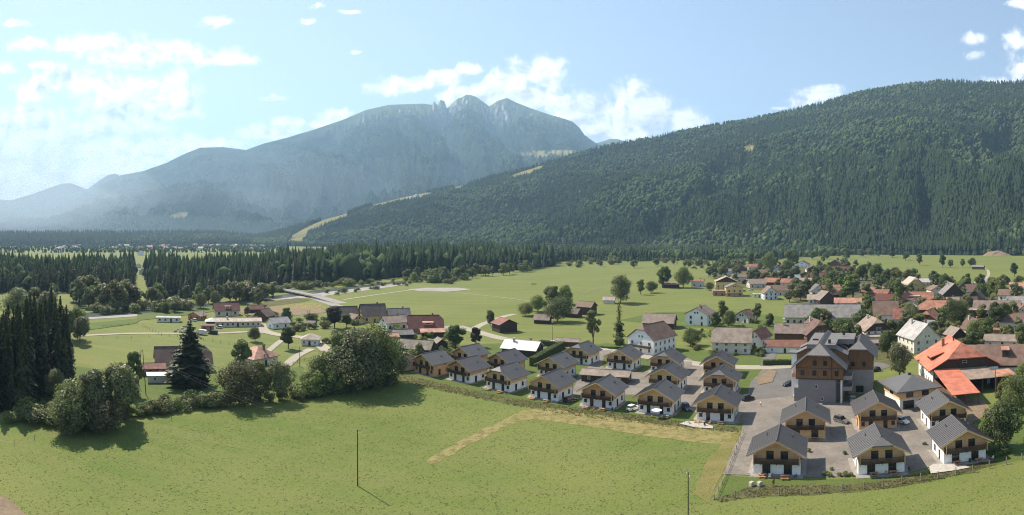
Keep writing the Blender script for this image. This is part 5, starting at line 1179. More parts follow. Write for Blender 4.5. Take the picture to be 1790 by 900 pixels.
H('red-roofed white house with a clipped dark gable by the street',1618,570,11,12,4.2,36,'y',-18,'red','blue',gable='wood',hf=0.4,chim=1,cols=3)
H('big plain brown-roofed house left of the slim grey-green tree',1549,563,14,13,4.6,46,'x',4,'brown','pale',chim=1,rows=1,cols=3)
H('red-brown house with white walls behind the grey-green tree',1577,570,9,12,4.2,38,'x',0,'red','blue',chim=0,rows=1,cols=2)
H('brown gabled house among trees at right of the street',1709,590,9.5,11,4.2,44,'y',24,'brown','cream',chim=2,cols=2)
H('little dark gabled shed above the orange barn',1677,594,7.5,8,2.4,40,'y',30,'greybrown','dark',chim=1,win=False,name='shed',cat='shed')
H('long low building with a plain grey-brown roof at the right',1752,606,16,8,2.8,26,'x',-6,'greybrown','pale',chim=0,cols=3)
H('tiny red garden hut in the shade at the right',1743,583,4,3.5,2.0,18,'x',0,'red','orange',chim=0,win=False,name='garden_hut',cat='hut')
# upper village
H('tall yellow house with a dark gable and a broad brown roof',1270,509,19,15,8.6,24,'y',4,'tan','yellow',gable='dark',chim=2,rows=2,cols=4,scols=3)
H('yellow apartment block with a terracotta base and grey gable roof',1284,518,13.5,11,7.4,22,'y',8,'grey','yellow',base='terra',chim=0,rows=2,cols=3,scols=2)
H('low flat terracotta wing of the yellow apartment block',1257,517,10,7,4.2,5,'x',4,'tan','terra',chim=0,rows=1,cols=2,name='wing',cat='annex')
H('white gabled house with a brown roof at the edge of the pasture',1348,524,10.5,13,5.4,40,'y',12,'brown','blue',chim=1,rows=2,cols=3)
H('low white flat building left of the white gabled house',1327,520,9,6,2.8,4,'x',0,'lightgrey','white',chim=0,cols=3)
H('brown-roofed house behind the white gabled house',1364,516,16,11,4.2,34,'x',6,'brown','pale',chim=1)
H('red-roofed house with a dark gable left of the dark round tree',1347,499,15,10,3.6,36,'x',-22,'red','dark',chim=0,cols=3)
H('broad barn with a red roof and brown gable in the upper village',1407,511,19,17,4.0,30,'y',22,'red','maroon',chim=0,win=False,name='barn',cat='barn')
H('small hut with a white roof right of the yellow house',1304,497,9,8,3,26,'y',-30,'pale','dark',chim=0,win=False,name='hut',cat='hut')
H('broad dark-roofed house behind the yellow house',1312,489,20,13,5,24,'y',-20,'darkbrown','wood',chim=0,cols=3)
H('brown-roofed house left of the broad dark-roofed house',1292,492,16,12,5,26,'x',6,'brown','cream',chim=2)
H('grey-roofed house at the upper left of the village',1268,480,22,12,4.5,24,'x',-6,'grey','blue',chim=0,cols=3)
H('salmon-roofed house at the top of the village',1357,468,22,14,5,22,'x',4,'salmon','pale',chim=0,cols=3)
H('white house with a dark gable below the salmon roof',1361,478,18,13,4.2,28,'y',-20,'darkbrown','blue',chim=0,cols=3)
H('brown-gabled house at the far top of the village',1402,467,19,13,5,27,'y',-12,'maroon','white',chim=1,cols=3)
H('white house with a brown gable in the upper village',1421,477,16,13,5.2,28,'y',10,'brown','white',gable='wood',chim=1,cols=3)
H('orange house with a red hipped roof in the upper village',1449,485,18,12,7,24,'x',-4,'red','yellow',hf=1,hb=1,chim=1,rows=2,cols=4)
H('brown house standing above the orange house',1459,466,16,13,6,30,'y',-14,'brown','wood',chim=1,cols=3)
H('long red-brown roofed house in the upper village',1474,479,24,15,4.2,34,'x',2,'maroon','terra',chim=0,cols=4)
H('grey-roofed white house in front of the long red-brown roof',1470,487,17,12,3.6,34,'x',18,'grey','white',chim=0,cols=3)
H('blue-grey roofed hall behind the red barn',1388,492,13,10,4,30,'x',4,'blue','dark',chim=0,win=False,name='hall',cat='barn')
H('tan-roofed shed beside the blue-grey hall',1408,496,12,9,3.5,26,'x',-6,'tan','wood',chim=0,win=False,name='shed',cat='shed')
H('house with a sloping brown gable among the upper trees',1408,486,15,12,4,22,'y',-30,'brown','wood',chim=0,cols=2)
H('pink-walled house right of the huge village tree',1556,508,15,12,5.5,28,'y',-22,'grey','pink',chim=1,rows=2,cols=3)
H('white gabled house beside the pink-walled house',1574,505,15,12,4.5,30,'y',-28,'darkbrown','white',chim=0,cols=3)
H('dark gabled hut behind the pink-walled house',1546,490,13,11,4,34,'y',-16,'darkbrown','dark',chim=0,win=False,name='hut',cat='hut')
H('tan many-sided house with a pale hipped roof before the far field',1601,508,19,14,4.5,38,'y',26,'pale','yellow',hf=0.25,chim=1,cols=4)
H('grey-roofed house right of the tan hipped house',1622,499,16,11,3.5,28,'x',0,'lightgrey','cream',chim=0)
H('large dark house with a steep grey gable roof',1668,525,17,16,5,42,'y',14,'grey','dark',chim=2,cols=3)
H('house with a plain brown roof right of the steep grey gable',1697,518,17,12,4.2,40,'x',6,'brown','pale',chim=0)
H('low blue-grey roofed house at the edge of the far field',1722,500,18,12,3.4,26,'x',8,'blue','blue',chim=0)
H('dark wooden gable with a white chimney by the long grey roof',1704,530,12,10,4,42,'y',-10,'darkbrown','dark',chim=1,cols=2)
H('long house with a broad weathered grey roof at the right',1742,556,28,14,5,34,'x',-4,'greybrown','pale',chim=1,cols=5)
H('low tan lean-to barn left of the broad weathered grey roof',1712,556,13,8,5,10,'x',6,'tan','wood',chim=0,win=False,name='barn',cat='barn')
H('grey-roofed house with dormers at the right edge',1782,550,16,14,6,34,'x',-4,'grey','pale',chim=1,rows=2,cols=4)
H('pink-roofed house at the right edge of the village',1783,512,18,12,4,36,'x',0,'salmon','pale',chim=0)
H('red roof corner of a house at the right edge',1790,556,10,9,4,38,'y',10,'red','pale',chim=0,cols=2)
H('long house with a red roof and a grey dormer',1601,534,24,13,4.6,32,'x',-4,'red','wood',chim=0,dormer=(7,'lightgrey',-1),cols=4)
H('house with a broad red hipped roof by the street',1632,555,18,14,5,33,'x',-6,'red','wood',hb=0.6,chim=1,cols=3)
H('dark gabled house with a pale red roof above the long grey roof',1448,533,13,12,4,40,'y',24,'greybrown','dark',chim=1,cols=2)
H('salmon-roofed house left of the huge village tree',1459,524,14,14,4.5,42,'x',24,'salmon','dark',chim=1)
H('long low house with a salmon roof behind the long grey roof',1482,537,18,9,3.4,30,'x',0,'salmon','pale',chim=0,cols=4)
H('long pale-roofed house left of the dark gable',1430,531,15,9,3.4,32,'x',0,'tan','pale',chim=0,cols=3)
H('red-brown roofed cottage right of the huge village tree',1521,517,13,10,3.8,32,'x',0,'red','orange',chim=1,cols=2)
H('house with a maroon roof in the village centre',1547,535,12,10,4.4,36,'x',0,'maroon','pale',chim=1)
H('small field barn with a grey roof by the far path',1709,471,17,10,4,22,'x',-12,'grey','wood',chim=0,win=False,name='barn',cat='barn')

for i, (lb, xc, yb, rf, wl, rg, ph) in enumerate([
 ('white house with a brown roof half hidden by trees above the broad dark roof', 1330, 483, 'brown', 'white', 'x', 10), ('cream house with a red roof left of the red barn', 1378, 503, 'red', 'cream', 'x', -12),
 ('small house with a dark roof between the salmon roof and the brown gable', 1383, 472, 'darkbrown', 'pale', 'y', 14), ('cream house with a tan roof below the broad dark roof', 1325, 503, 'tan', 'cream', 'x', 18),
 ('white house with a maroon roof right of the orange house', 1487, 491, 'maroon', 'white', 'y', -20), ('house with a greybrown roof under the huge village tree', 1505, 512, 'greybrown', 'cream', 'x', 6),
 ('brown chalet house above the yellow block', 1296, 474, 'brown', 'wood', 'y', -10), ('pale house with a red roof at the top left of the village', 1318, 472, 'red', 'pale', 'x', 4),
 ('grey-roofed house between red barn and pale long roof', 1432, 516, 'grey', 'pale', 'y', 16), ('red-roofed house behind the maroon centre roof', 1535, 525, 'red', 'cream', 'x', -8),
 ('brown-roofed house right of the tan hipped house', 1640, 517, 'brown', 'cream', 'y', 20), ('white house with a dark roof right of the steep grey gable', 1688, 540, 'darkbrown', 'white', 'x', 8),
 ('house with a brown roof in the gardens behind the long grey roof', 1760, 525, 'brown', 'pale', 'x', -6), ('cream house with a greybrown roof left of the red hipped roof', 1592, 549, 'greybrown', 'cream', 'y', -22),
 ('pale house with a tan roof right of the red hipped roof', 1663, 541, 'tan', 'pale', 'x', 12), ('brown-roofed house below the long weathered roof', 1775, 576, 'brown', 'cream', 'x', -8),
 ('white house with a brown roof beside the blue-grey hall', 1366, 488, 'brown', 'white', 'y', 18), ('house with a maroon roof among trees left of the orange house', 1428, 489, 'maroon', 'cream', 'x', -4)]):
    H(lb, xc, yb, (13, 15, 12, 16)[i % 4], (11, 12, 10)[i % 3], (4.2, 5.0, 3.8)[i % 3], (34, 28, 38)[i % 3], rg, ph, rf, wl, chim=1, cols=3)

# distant town behind the forest: each house a thing, too small for parts
tiny = []
for wl, rf in (('cream', 'salmon'), ('pale', 'lightgrey'), ('cream', 'red'), ('white', 'greybrown')):
    mb = MB(); wall_prism(mb, 6, -8, 8, -0.2, 6, 32, 0, 0); rb, *_ = roof_geo(12, 16, 6.1, 32, 0.8, 0.8, 0.8, 0, 0, 0.3, mb=None)
    n0 = len(mb.v); mb.v += rb.v; mb.f += [tuple(i + n0 for i in f) for f in rb.f]; mb.m += [1] * len(rb.f); tiny.append(mb.mesh('town_house', [WL[wl], RF[rf]]))
for i in range(120):
    bx = rng.uniform(85, 460) if i < 80 else rng.uniform(360, 445); by = rng.uniform(428.5, 437) if i < 80 else rng.uniform(426, 431)
    o = obj('town_house', tiny[i % 4], None, G(bx, by), rng.uniform(0, 3.1)); s = rng.uniform(0.6, 1.3); o.scale = (s, s, s * 0.9)
    tag(o, 'tiny pale house of the distant hazy town beyond the forest', 'house', 'houses of the distant town')
for (bx, by, s) in [(242, 468, 0.7), (250, 479, 0.8), (246, 446, 1.2)]:
    o = obj('house', tiny[3], None, G(bx, by), 0.6); o.scale = (s, s, s); tag(o, 'small white-roofed house in the gap through the forest belt', 'house', 'houses in the forest gap')
for (bx, by, s) in [(719, 347, 1), (728, 345, 1.3), (712, 349, 1)]:      # farm on the hillside clearing
    tq = np.linspace(0, 1, 400); zz, r_, th_ = RB.z(np.full(400, bx), tq); yy = to_px(r_, zz); q = int(np.argmin(np.abs(yy - by)))
    o = obj('farmhouse', tiny[1], None, (r_[q] * math.sin(th_[q]), r_[q] * math.cos(th_[q]), zz[q]), 0.5); o.scale = (s * 1.3,) * 3; tag(o, 'tiny pale farmhouse on the hillside clearing', 'house', 'farmhouses on the hillside clearing')
# ================================================================ hotel, farm, bridge
def local(px, py, phi):
    return G(px, py), -theta(px) + R_(phi)
def bx(name, parent, m, *dims, rz=0):
    mb = MB(); mb.box(*dims); return obj(name, mb.mesh(name, m), parent, None, rz)
g0, a0 = local(1432, 704, -7)
ht = empty('hotel', g0, a0); tag(ht, 'big unfinished-looking hotel with grey base, brown timber storeys and stepped grey roofs', 'hotel')
mb = MB(); mb.box(-6.3, 4.9, 0, 26, -0.2, 7.0); mb.box(4.9, 6.9, 4, 26, -0.2, 7.0); bw = obj('base_storey', mb.mesh('base_storey', M_GREYR), ht)
bx('wing_wall', ht, M_CONC, 7.0, 15.5, 11, 27, -0.2, 7.6)
mb = MB(); wall_prism(mb, 7.0, -0.25, 26, 7.02, 11.2, 40, 0.42, 0, 1.2); tw = obj('timber_storeys', mb.mesh('timber_storeys', M_HOTELW), ht)
bx('floor_band', tw, M_FRAME, -7.06, 7.06, -0.32, -0.251, 10.25, 10.4)
bx('floor_band', tw, M_FRAME, -7.06, 7.06, -0.32, -0.251, 6.98, 7.25)
bx('downpipe', tw, M_FRAME, 3.55, 3.75, -0.36, -0.252, 7.25, 13.4)
mb = MB(); wall_prism(mb, 4.35, 10.7, 27.0, 7.62, 12.3, 40, 0.45, 0, 1.3); ww = obj('timber_wing', mb.mesh('timber_wing', M_HOTELW), ht, (11.25, 0, 0))
for x in (-4.3, -0.6, 2.2): pass
for x in (-5.0, -1.4, 1.7, 5.2): put('window', window_mesh(1.15, 1.55, True, M_FRAME), tw, x, -0.27, 8.1, 'f')
for x in (-1.3, 1.8): put('window', window_mesh(1.15, 1.55, True, M_FRAME), tw, x, -0.27, 11.1, 'f')
for (x, z) in ((-0.9, 4.3), (0.9, 0.7)): put('window', window_mesh(0.75, 1.05, False, M_FRAMEW), ht, x, -0.005, z, 'f')
put('window', window_mesh(1.7, 1.2, True, M_FRAMEW), ht, 5.9, 3.99, 5.2, 'f')
for y in (6, 10, 15, 20):
    for z in (8.0, 11.0): put('window', window_mesh(1.1, 1.5, True, M_FRAME), tw, 7.01, y, z - (0.9 if z > 9 else 0), 'r') if y < 10.5 else None
for x in (-1.9, 1.6): put('window', window_mesh(1.2, 1.5, True, M_FRAME), ww, x, 10.69, 8.6, 'f')
put('window', window_mesh(2.4, 2.1, True, M_FRAME), ht, 11.5, 10.99, 0.4, 'f')
rb, zE, zR, e_, hf_ = roof_geo(14.0, 26.2, 11.5, 40, 1.3, 1.5, 1.0, 0.42, 0.1, 0.3, ribs=1.2)
ro = obj('roof', rb.mesh('roof', RF['hotel']), ht, (0, 12.9, 0))
mb = MB()                                                # flat raised deck roofs that cap the ridge
mb.box(-4.4, 4.4, -8.5, 1.2, zR - 2.2, zR - 0.9); mb.box(-4.6, 9.5, 1.3, 12.5, zR - 2.4, zR - 0.9)
obj('roof_terrace', mb.mesh('roof_terrace', RF['hotel']), ro)
mb = MB(); mb.box(2.0, 2.8, -6.5, -5.8, zR - 0.89, zR + 0.3); obj('chimney', mb.mesh('chimney', M_FRAME), ro)
mb = MB(); mb.box(5.4, 6.2, 6.5, 7.2, zR - 0.54, zR + 0.9); obj('chimney', mb.mesh('chimney', M_FRAME), ro)
mb = MB(); mb.box(-3.4, -1.6, -1.8, -1.0, zR - 0.89, zR - 0.5); obj('skylight', mb.mesh('skylight', M_PANE), ro)
for (y0, y1) in ((-7.5, -3.2), (1.5, 5.5)):
    for s in (-1, 1):
        mb = MB(); z0 = 12.7
        prof = [(s * 7.6, z0 - 1.6), (s * 7.6, z0 + 0.7), (s * 3.6, z0 + 2.7), (s * 3.6, z0 - 0.5)]
        mb.prism(prof if s < 0 else prof[::-1], y0, y1); dm = obj('dormer', mb.mesh('dormer', M_HOTELW), ro)
        mb = MB(); prof = [(s * 8.2, z0 + 0.45), (s * 8.2, z0 + 0.65), (s * 3.4, z0 + 3.05), (s * 3.4, z0 + 2.8)]
        mb.prism(prof if s < 0 else prof[::-1], y0 - 0.4, y1 + 0.4); obj('dormer_roof', mb.mesh('dormer_roof', RF['hotel']), dm)
rb, zE, zR2, e_, hf_ = roof_geo(9.2, 16.4, 12.4, 40, 1.3, 0.6, 0.8, 0.45, 0.2, 0.3, ribs=1.2)
obj('wing_roof', rb.mesh('wing_roof', RF['hotel']), ht, (11.2, 19.0, 0))
mb = MB(); mb.box(-9.4, -7.1, 6.0, 9.2, -0.2, 13.2); obj('lift_tower', mb.mesh('lift_tower', M_WHITE), ht)
mb = MB(); mb.box(-10.2, -3.0, 5.4, 9.8, 13.21, 13.6); obj('flat_canopy', mb.mesh('flat_canopy', RF['hotel']), ht)
mb = MB(); mb.box(-8.9, -6.4, 3.6, 5.98, 6.4, 6.6); mb.box(-8.9, -8.75, 3.6, 5.98, 6.6, 7.6); mb.box(-8.75, -6.4, 3.6, 3.75, 6.6, 7.6); obj('balcony', mb.mesh('balcony', M_LARCH), ht)
mb = MB(); mb.bar((6.6, 0.3, -0.1), (6.6, 0.3, 7.0), 0.3, 10); obj('column', mb.mesh('column', M_PALE), ht)
for z in (3.4, 6.6):
    mb = MB(); mb.box(6.92, 9.6, 1.5, 9.5, z, z + 0.2); mb.box(9.5, 9.6, 1.5, 9.5, z + 0.2, z + 1.2); mb.box(6.95, 9.5, 1.5, 1.6, z + 0.2, z + 1.2); obj('balcony', mb.mesh('balcony', M_CONC), ht)
mb = MB(); mb.bar((7.6, 10.0, -0.1), (7.6, 10.0, 14.6), 0.16, 6); obj('flue_pipe', mb.mesh('flue_pipe', M_METAL), ht)
mb = MB(); mb.box(-7.6, -6.35, 0.4, 3.4, 0, 4.2); obj('side_block', mb.mesh('side_block', M_GREYR), ht)

# new house with a pyramid roof beside the hotel
g1, a1 = local(1604, 712, 26); e = empty('house', g1, a1); tag(e, 'new house with an anthracite pyramid roof and larch upper storey beside the orange barn', 'house')
bx('base_storey', e, M_PALE, -5.6, 5.6, 0, 11.2, -0.2, 3.0); u = bx('upper_storey', e, M_LARCH, -5.8, 5.8, -0.2, 11.4, 3.02, 5.9)
rb, zE, zRh, e_, hf_ = roof_geo(11.6, 11.6, 6.1, 21, 1.5, 1.5, 1.5, 1, 1, 0.3); ro = obj('roof', rb.mesh('roof', RF['slate']), e, (0, 5.6, 0))
mb = MB(); mb.box(-0.4, 0.4, -0.4, 0.4, zRh - 0.3, zRh + 0.5); obj('chimney', mb.mesh('chimney', M_FRAME), ro)
for sd, x, y in (('f', -2.6, -0.21), ('f', 2.4, -0.21), ('r', 5.81, 2.8), ('r', 5.81, 7.8), ('l', -5.81, 5.5)):
    fr, pn = frame_mesh(2.2, 2.3, M_FRAME, 'tall_window'); o = put('window', fr, e, x, y, 3.3, sd); obj('pane', pn, o)
for x in (-2.9, 2.2): fr, pn = frame_mesh(3.4, 2.3, M_FRAME, 'wide_window'); o = put('window', fr, e, x, -0.01, 0.1, 'f'); obj('pane', pn, o)

# farm with the orange roof: local frame measured from its eaves
fo = Vector((134.9, 132.4, 0)); fa = R_(-27)
fm = empty('farmhouse', fo, fa); tag(fm, 'big farmhouse with a bright orange-red roof and dark timber gable', 'farmhouse')
mb = MB(); mb.box(-11.4, 11.4, 0.6, 20, -0.2, 6.2); obj('wall', mb.mesh('wall', M_WHITE), fm)
mb = MB(); wall_prism(mb, 11.45, 0.5, 20.1, 5.6, 6.6, 29.5, 0.5, 0, 1.4); obj('gable', mb.mesh('gable', M_DWOOD), fm)
rb, zE, zRf, e_, hf_ = roof_geo(22.9, 19.6, 6.8, 29.5, 1.5, 1.2, 0.8, 0.52, 0.0, 0.3); ro = obj('roof', rb.mesh('roof', RF['orange']), fm, (0, 10.3, 0))
mb = MB(); t_ = e_; xa = hf_ * 0.52; za = zRf - xa * math.tan(R_(29.5)); mb.poly([(-xa, t_[0], za + 0.03), (xa, t_[0], za + 0.03), (0, t_[1], zRf + 0.03)]); mb.poly([(-xa, t_[0] - 0.02, za + 0.02), (-xa, t_[0] - 0.02, za - 0.3), (xa, t_[0] - 0.02, za - 0.3), (xa, t_[0] - 0.02, za + 0.02)])
obj('clipped_roof_end', mb.mesh('clipped_roof_end', roof_mat('old_red_tiles', (0.27, 0.10, 0.065), 0.35)), ro)
mb = MB(); mb.box(-4.6, -3.7, 3.0, 3.9, zRf - 3.0, zRf + 0.3); obj('chimney', mb.mesh('chimney', M_BRICK), ro)
mb = MB(); mb.box(-0.9, -0.5, 2.0, 2.4, zRf - 0.6, zRf + 1.0); obj('chimney', mb.mesh('chimney', M_FRAME), ro)
mb = MB(); z_ = 6.9 + 4.0 * math.tan(R_(29.5)); mb.prism([(-10.2, z_ - 1.9), (-10.2, z_ - 0.5), (-6.2, z_ + 0.9), (-6.2, z_ + 0.0)], -3.5, 2.0); dm = obj('dormer', mb.mesh('dormer', M_DWOOD), ro)
mb = MB(); mb.prism([(-10.7, z_ - 0.6), (-10.7, z_ - 0.4), (-6.0, z_ + 1.2), (-6.0, z_ + 0.95)], -4.0, 2.5); obj('dormer_roof', mb.mesh('dormer_roof', RF['orange']), dm)
for y in (3, 6, 9, 12, 15, 18):
    for z in (1.0, 3.7): put('window', window_mesh(1.0, 1.4, True, M_FRAMEW, sill=True), fm, -11.41, y, z, 'l')
put('window', window_mesh(1.5, 0.9, False, M_FRAMEW), fm, -0.5, 0.49, 7.6, 'f')
def leanto(label, x0, x1, y0, y1, z0, z1, rf, wallm=None):
    e = empty('open_shed', fo, fa); tag(e, label, 'shed')
    mb = MB(); mb.prism([(y0, z0 - 0.2), (y0, z0), (y1, z1), (y1, z1 - 0.2)], x0, x1, 0, 'x'); obj('roof', mb.mesh('roof', rf), e)
    n = max(2, int((x1 - x0) / 4))
    for i in range(n + 1):
        for yy, zz in ((y0 + 0.5, z0), (y1 - 0.5, z1)):
            mb = MB(); xx = x0 + 0.3 + (x1 - x0 - 0.6) * i / n; mb.box(xx - 0.14, xx + 0.14, yy - 0.14, yy + 0.14, -0.1, zz - 0.15); obj('post', mb.mesh('post', M_BWOOD), e)
    mb = MB(); mb.box(x0 + 0.15, x0 + 0.28, y0 + 0.7, y1 - 0.7, 0.0, z0 - 0.4); obj('side_boards', mb.mesh('side_boards', wallm or M_DWOOD), e)
    mb = MB(); mb.box(x0 + 0.3, x1 - 0.3, y1 - 0.36, y1 - 0.2, 0, min(z0, z1) - 0.3); obj('back_boards', mb.mesh('back_boards', M_DWOOD), e)
    return e
leanto('open shed with a bright orange sheet roof in front of the orange-roofed farmhouse', -11.4, -2.8, -21, 0.3, 3.6, 6.2, RF['orange'], M_BWOOD)
leanto('open shed with a flat weathered grey-tan roof beside the orange one', -2.6, 7.2, -9.5, 0.3, 4.6, 6.0, RF['tan'])
leanto('small lean-to with a rusty striped sheet roof', 7.4, 14.5, -8.5, -1.5, 4.4, 5.0, roof_mat('rusty_sheet', (0.40, 0.20, 0.13), 0.4))
gb, ab = local(1778, 660, 4); e = empty('barn', gb, ab); tag(e, 'long barn with a huge brown tiled roof right of the orange-roofed farmhouse', 'barn')
bx('wall', e, M_PALE, -13, 16, 0, 14, -0.2, 5.0); bx('gable', e, M_DWOOD, -13.1, 16.1, -0.05, 14.05, 3.6, 5.1)
rb, zE, zRb, e_, hf_ = roof_geo(14.1, 29.2, 5.3, 36, 1.0, 1.0, 1.0, 0, 0, 0.3); ro = obj('roof', rb.mesh('roof', RF['brown']), e, (1.5, 7, 0), math.pi / 2)
mb = MB(); mb.box(-0.5, 0.5, -4.6, -3.5, zRb - 1.0, zRb + 1.4); obj('chimney', mb.mesh('chimney', M_BRICK), ro)
mb = MB(); mb.box(-5.0, -2.0, 4.4, 6.6, zRb - 3.9, zRb - 1.0); dm = obj('dormer', mb.mesh('dormer', M_DWOOD), ro)
mb = MB(); mb.prism([(-5.6, zRb - 1.1), (-5.6, zRb - 0.9), (-1.2, zRb - 0.5), (-1.2, zRb - 0.8)], 4.0, 7.0); obj('dormer_roof', mb.mesh('dormer_roof', RF['salmon']), dm)
for x in (-9, -4, 2, 7, 12): put('window', window_mesh(1.2, 1.3, True, M_FRAMEW), e, x, -0.055, 1.2, 'f')
bx('side_wing', e, M_DWOOD, -20, -13.2, 3, 13, -0.2, 6.5)
rb, *_ = roof_geo(10, 8, 6.7, 34, 0.8, 0.5, 0.2, 0, 0, 0.25); obj('side_wing_roof', rb.mesh('side_wing_roof', RF['brown']), e, (-16.4, 8, 0), math.pi / 2)

# garden hedges
def hedge_row(px, w_, h_, label):
    pts = [G(*p) for p in px]; mb = MB(); L = sum((pts[i + 1] - pts[i]).length for i in range(len(pts) - 1)); n = int(L * 130); C = []; N = []
    for _ in range(n):
        i = rng.integers(len(pts) - 1); f = rng.random(); p = pts[i].lerp(pts[i + 1], f); d = (pts[i + 1] - pts[i]).normalized(); q = Vector((-d.y, d.x, 0)); s = rng.integers(3)
        if s == 0: c = p + q * rng.uniform(-w_/2, w_/2) + Vector((0, 0, h_ + rng.normal(0, 0.06))); nn = (0, 0, 1)
        else: k = 1 if s == 1 else -1; c = p + q * k * (w_/2 + rng.normal(0, 0.05)) + Vector((0, 0, rng.uniform(0, h_))); nn = q * k
        C.append(c); N.append(nn)
    for i in range(len(pts) - 1):
        d = (pts[i + 1] - pts[i]).normalized(); q = Vector((-d.y, d.x, 0)) * (w_/2 - 0.15); a, b = pts[i], pts[i + 1]; t = Vector((0, 0, h_ - 0.15))
        mb.poly([a - q + t, b - q + t, b + q + t, a + q + t]); mb.poly([a - q, b - q, b - q + t, a - q + t]); mb.poly([b + q, a + q, a + q + t, b + q + t]); mb.poly([a + q, a - q, a - q + t, a + q + t]); mb.poly([b - q, b + q, b + q + t, b - q + t])
    C = np.array(C); N = np.array(N, float) + rng.normal(size=(n, 3)) * 0.4
    me = quads_mesh('hedge', C, N, rng.uniform(0.14, 0.3, n), [M_LEAFD, M_LEAFD], mb); tag(obj('hedge', me), label, 'hedge')
hedge_row([(930, 640), (983, 609)], 2.4, 3.2, 'tall clipped dark hedge between the timber chalets and the white-roofed house')
hedge_row([(983, 608), (945, 603)], 2.0, 2.2, 'lower clipped hedge by the white-roofed wooden house')
hedge_row([(1334, 638), (1386, 637)], 1.6, 1.9, 'dark clipped garden hedge left of the hotel')
hedge_row([(1738, 798), (1765, 790)], 1.6, 1.2, 'low dark hedge block near the right end of the fence')

# ================================================================ bridge
P0, P1 = G(468, 503), G(548, 520); bv = (P1 - P0); bl_ = bv.length; ba = math.atan2(bv.y, bv.x)
br = empty('bridge', P0, ba); tag(br, 'long low road bridge with pale railings crossing the gravel river', 'bridge')
mb = MB(); mb.box(-4, bl_ + 4, -4.2, 4.2, 1.1, 2.0); obj('deck', mb.mesh('deck', M_CONC), br)
mb = MB(); mb.box(-4, bl_ + 4, -3.4, 3.4, 2.003, 2.02); obj('road_surface', mb.mesh('road_surface', M_PROAD), br)
for i in range(4): mb = MB(); xx = bl_ * (i + 0.6) / 4; mb.box(xx - 0.6, xx + 0.6, -3.6, 3.6, -0.5, 1.1); obj('pier', mb.mesh('pier', M_CONC), br)
for s in (-1, 1):
    mb = MB(); mb.box(-4, bl_ + 4, s * 4.0 - 0.06, s * 4.0 + 0.06, 2.95, 3.07); mb.box(-4, bl_ + 4, s * 4.0 - 0.04, s * 4.0 + 0.04, 2.5, 2.58)
    rl = obj('railing', mb.mesh('railing', M_PALE), br)
    pm = MB(); pm.box(-0.09, 0.09, -0.09, 0.09, 0, 1.0); pme = PROJ.setdefault('rail_post', pm.mesh('railing_post', M_PALE))
    for i in range(22): o = obj('railing_post', pme, rl, (-3.8 + (bl_ + 7.6) * i / 21, s * 4.0, 1.98))
mb = MB(); mb.prism([(-20, 0), (-4, 1.95), (-4, 0)], -4.5, 4.5); obj('ramp', mb.mesh('ramp', M_PROAD), br); mb = MB(); mb.prism([(bl_ + 4, 0), (bl_ + 4, 1.95), (bl_ + 45, 0.1), (bl_ + 45, 0)], -4.5, 4.5); obj('ramp', mb.mesh('ramp', M_PROAD), br)

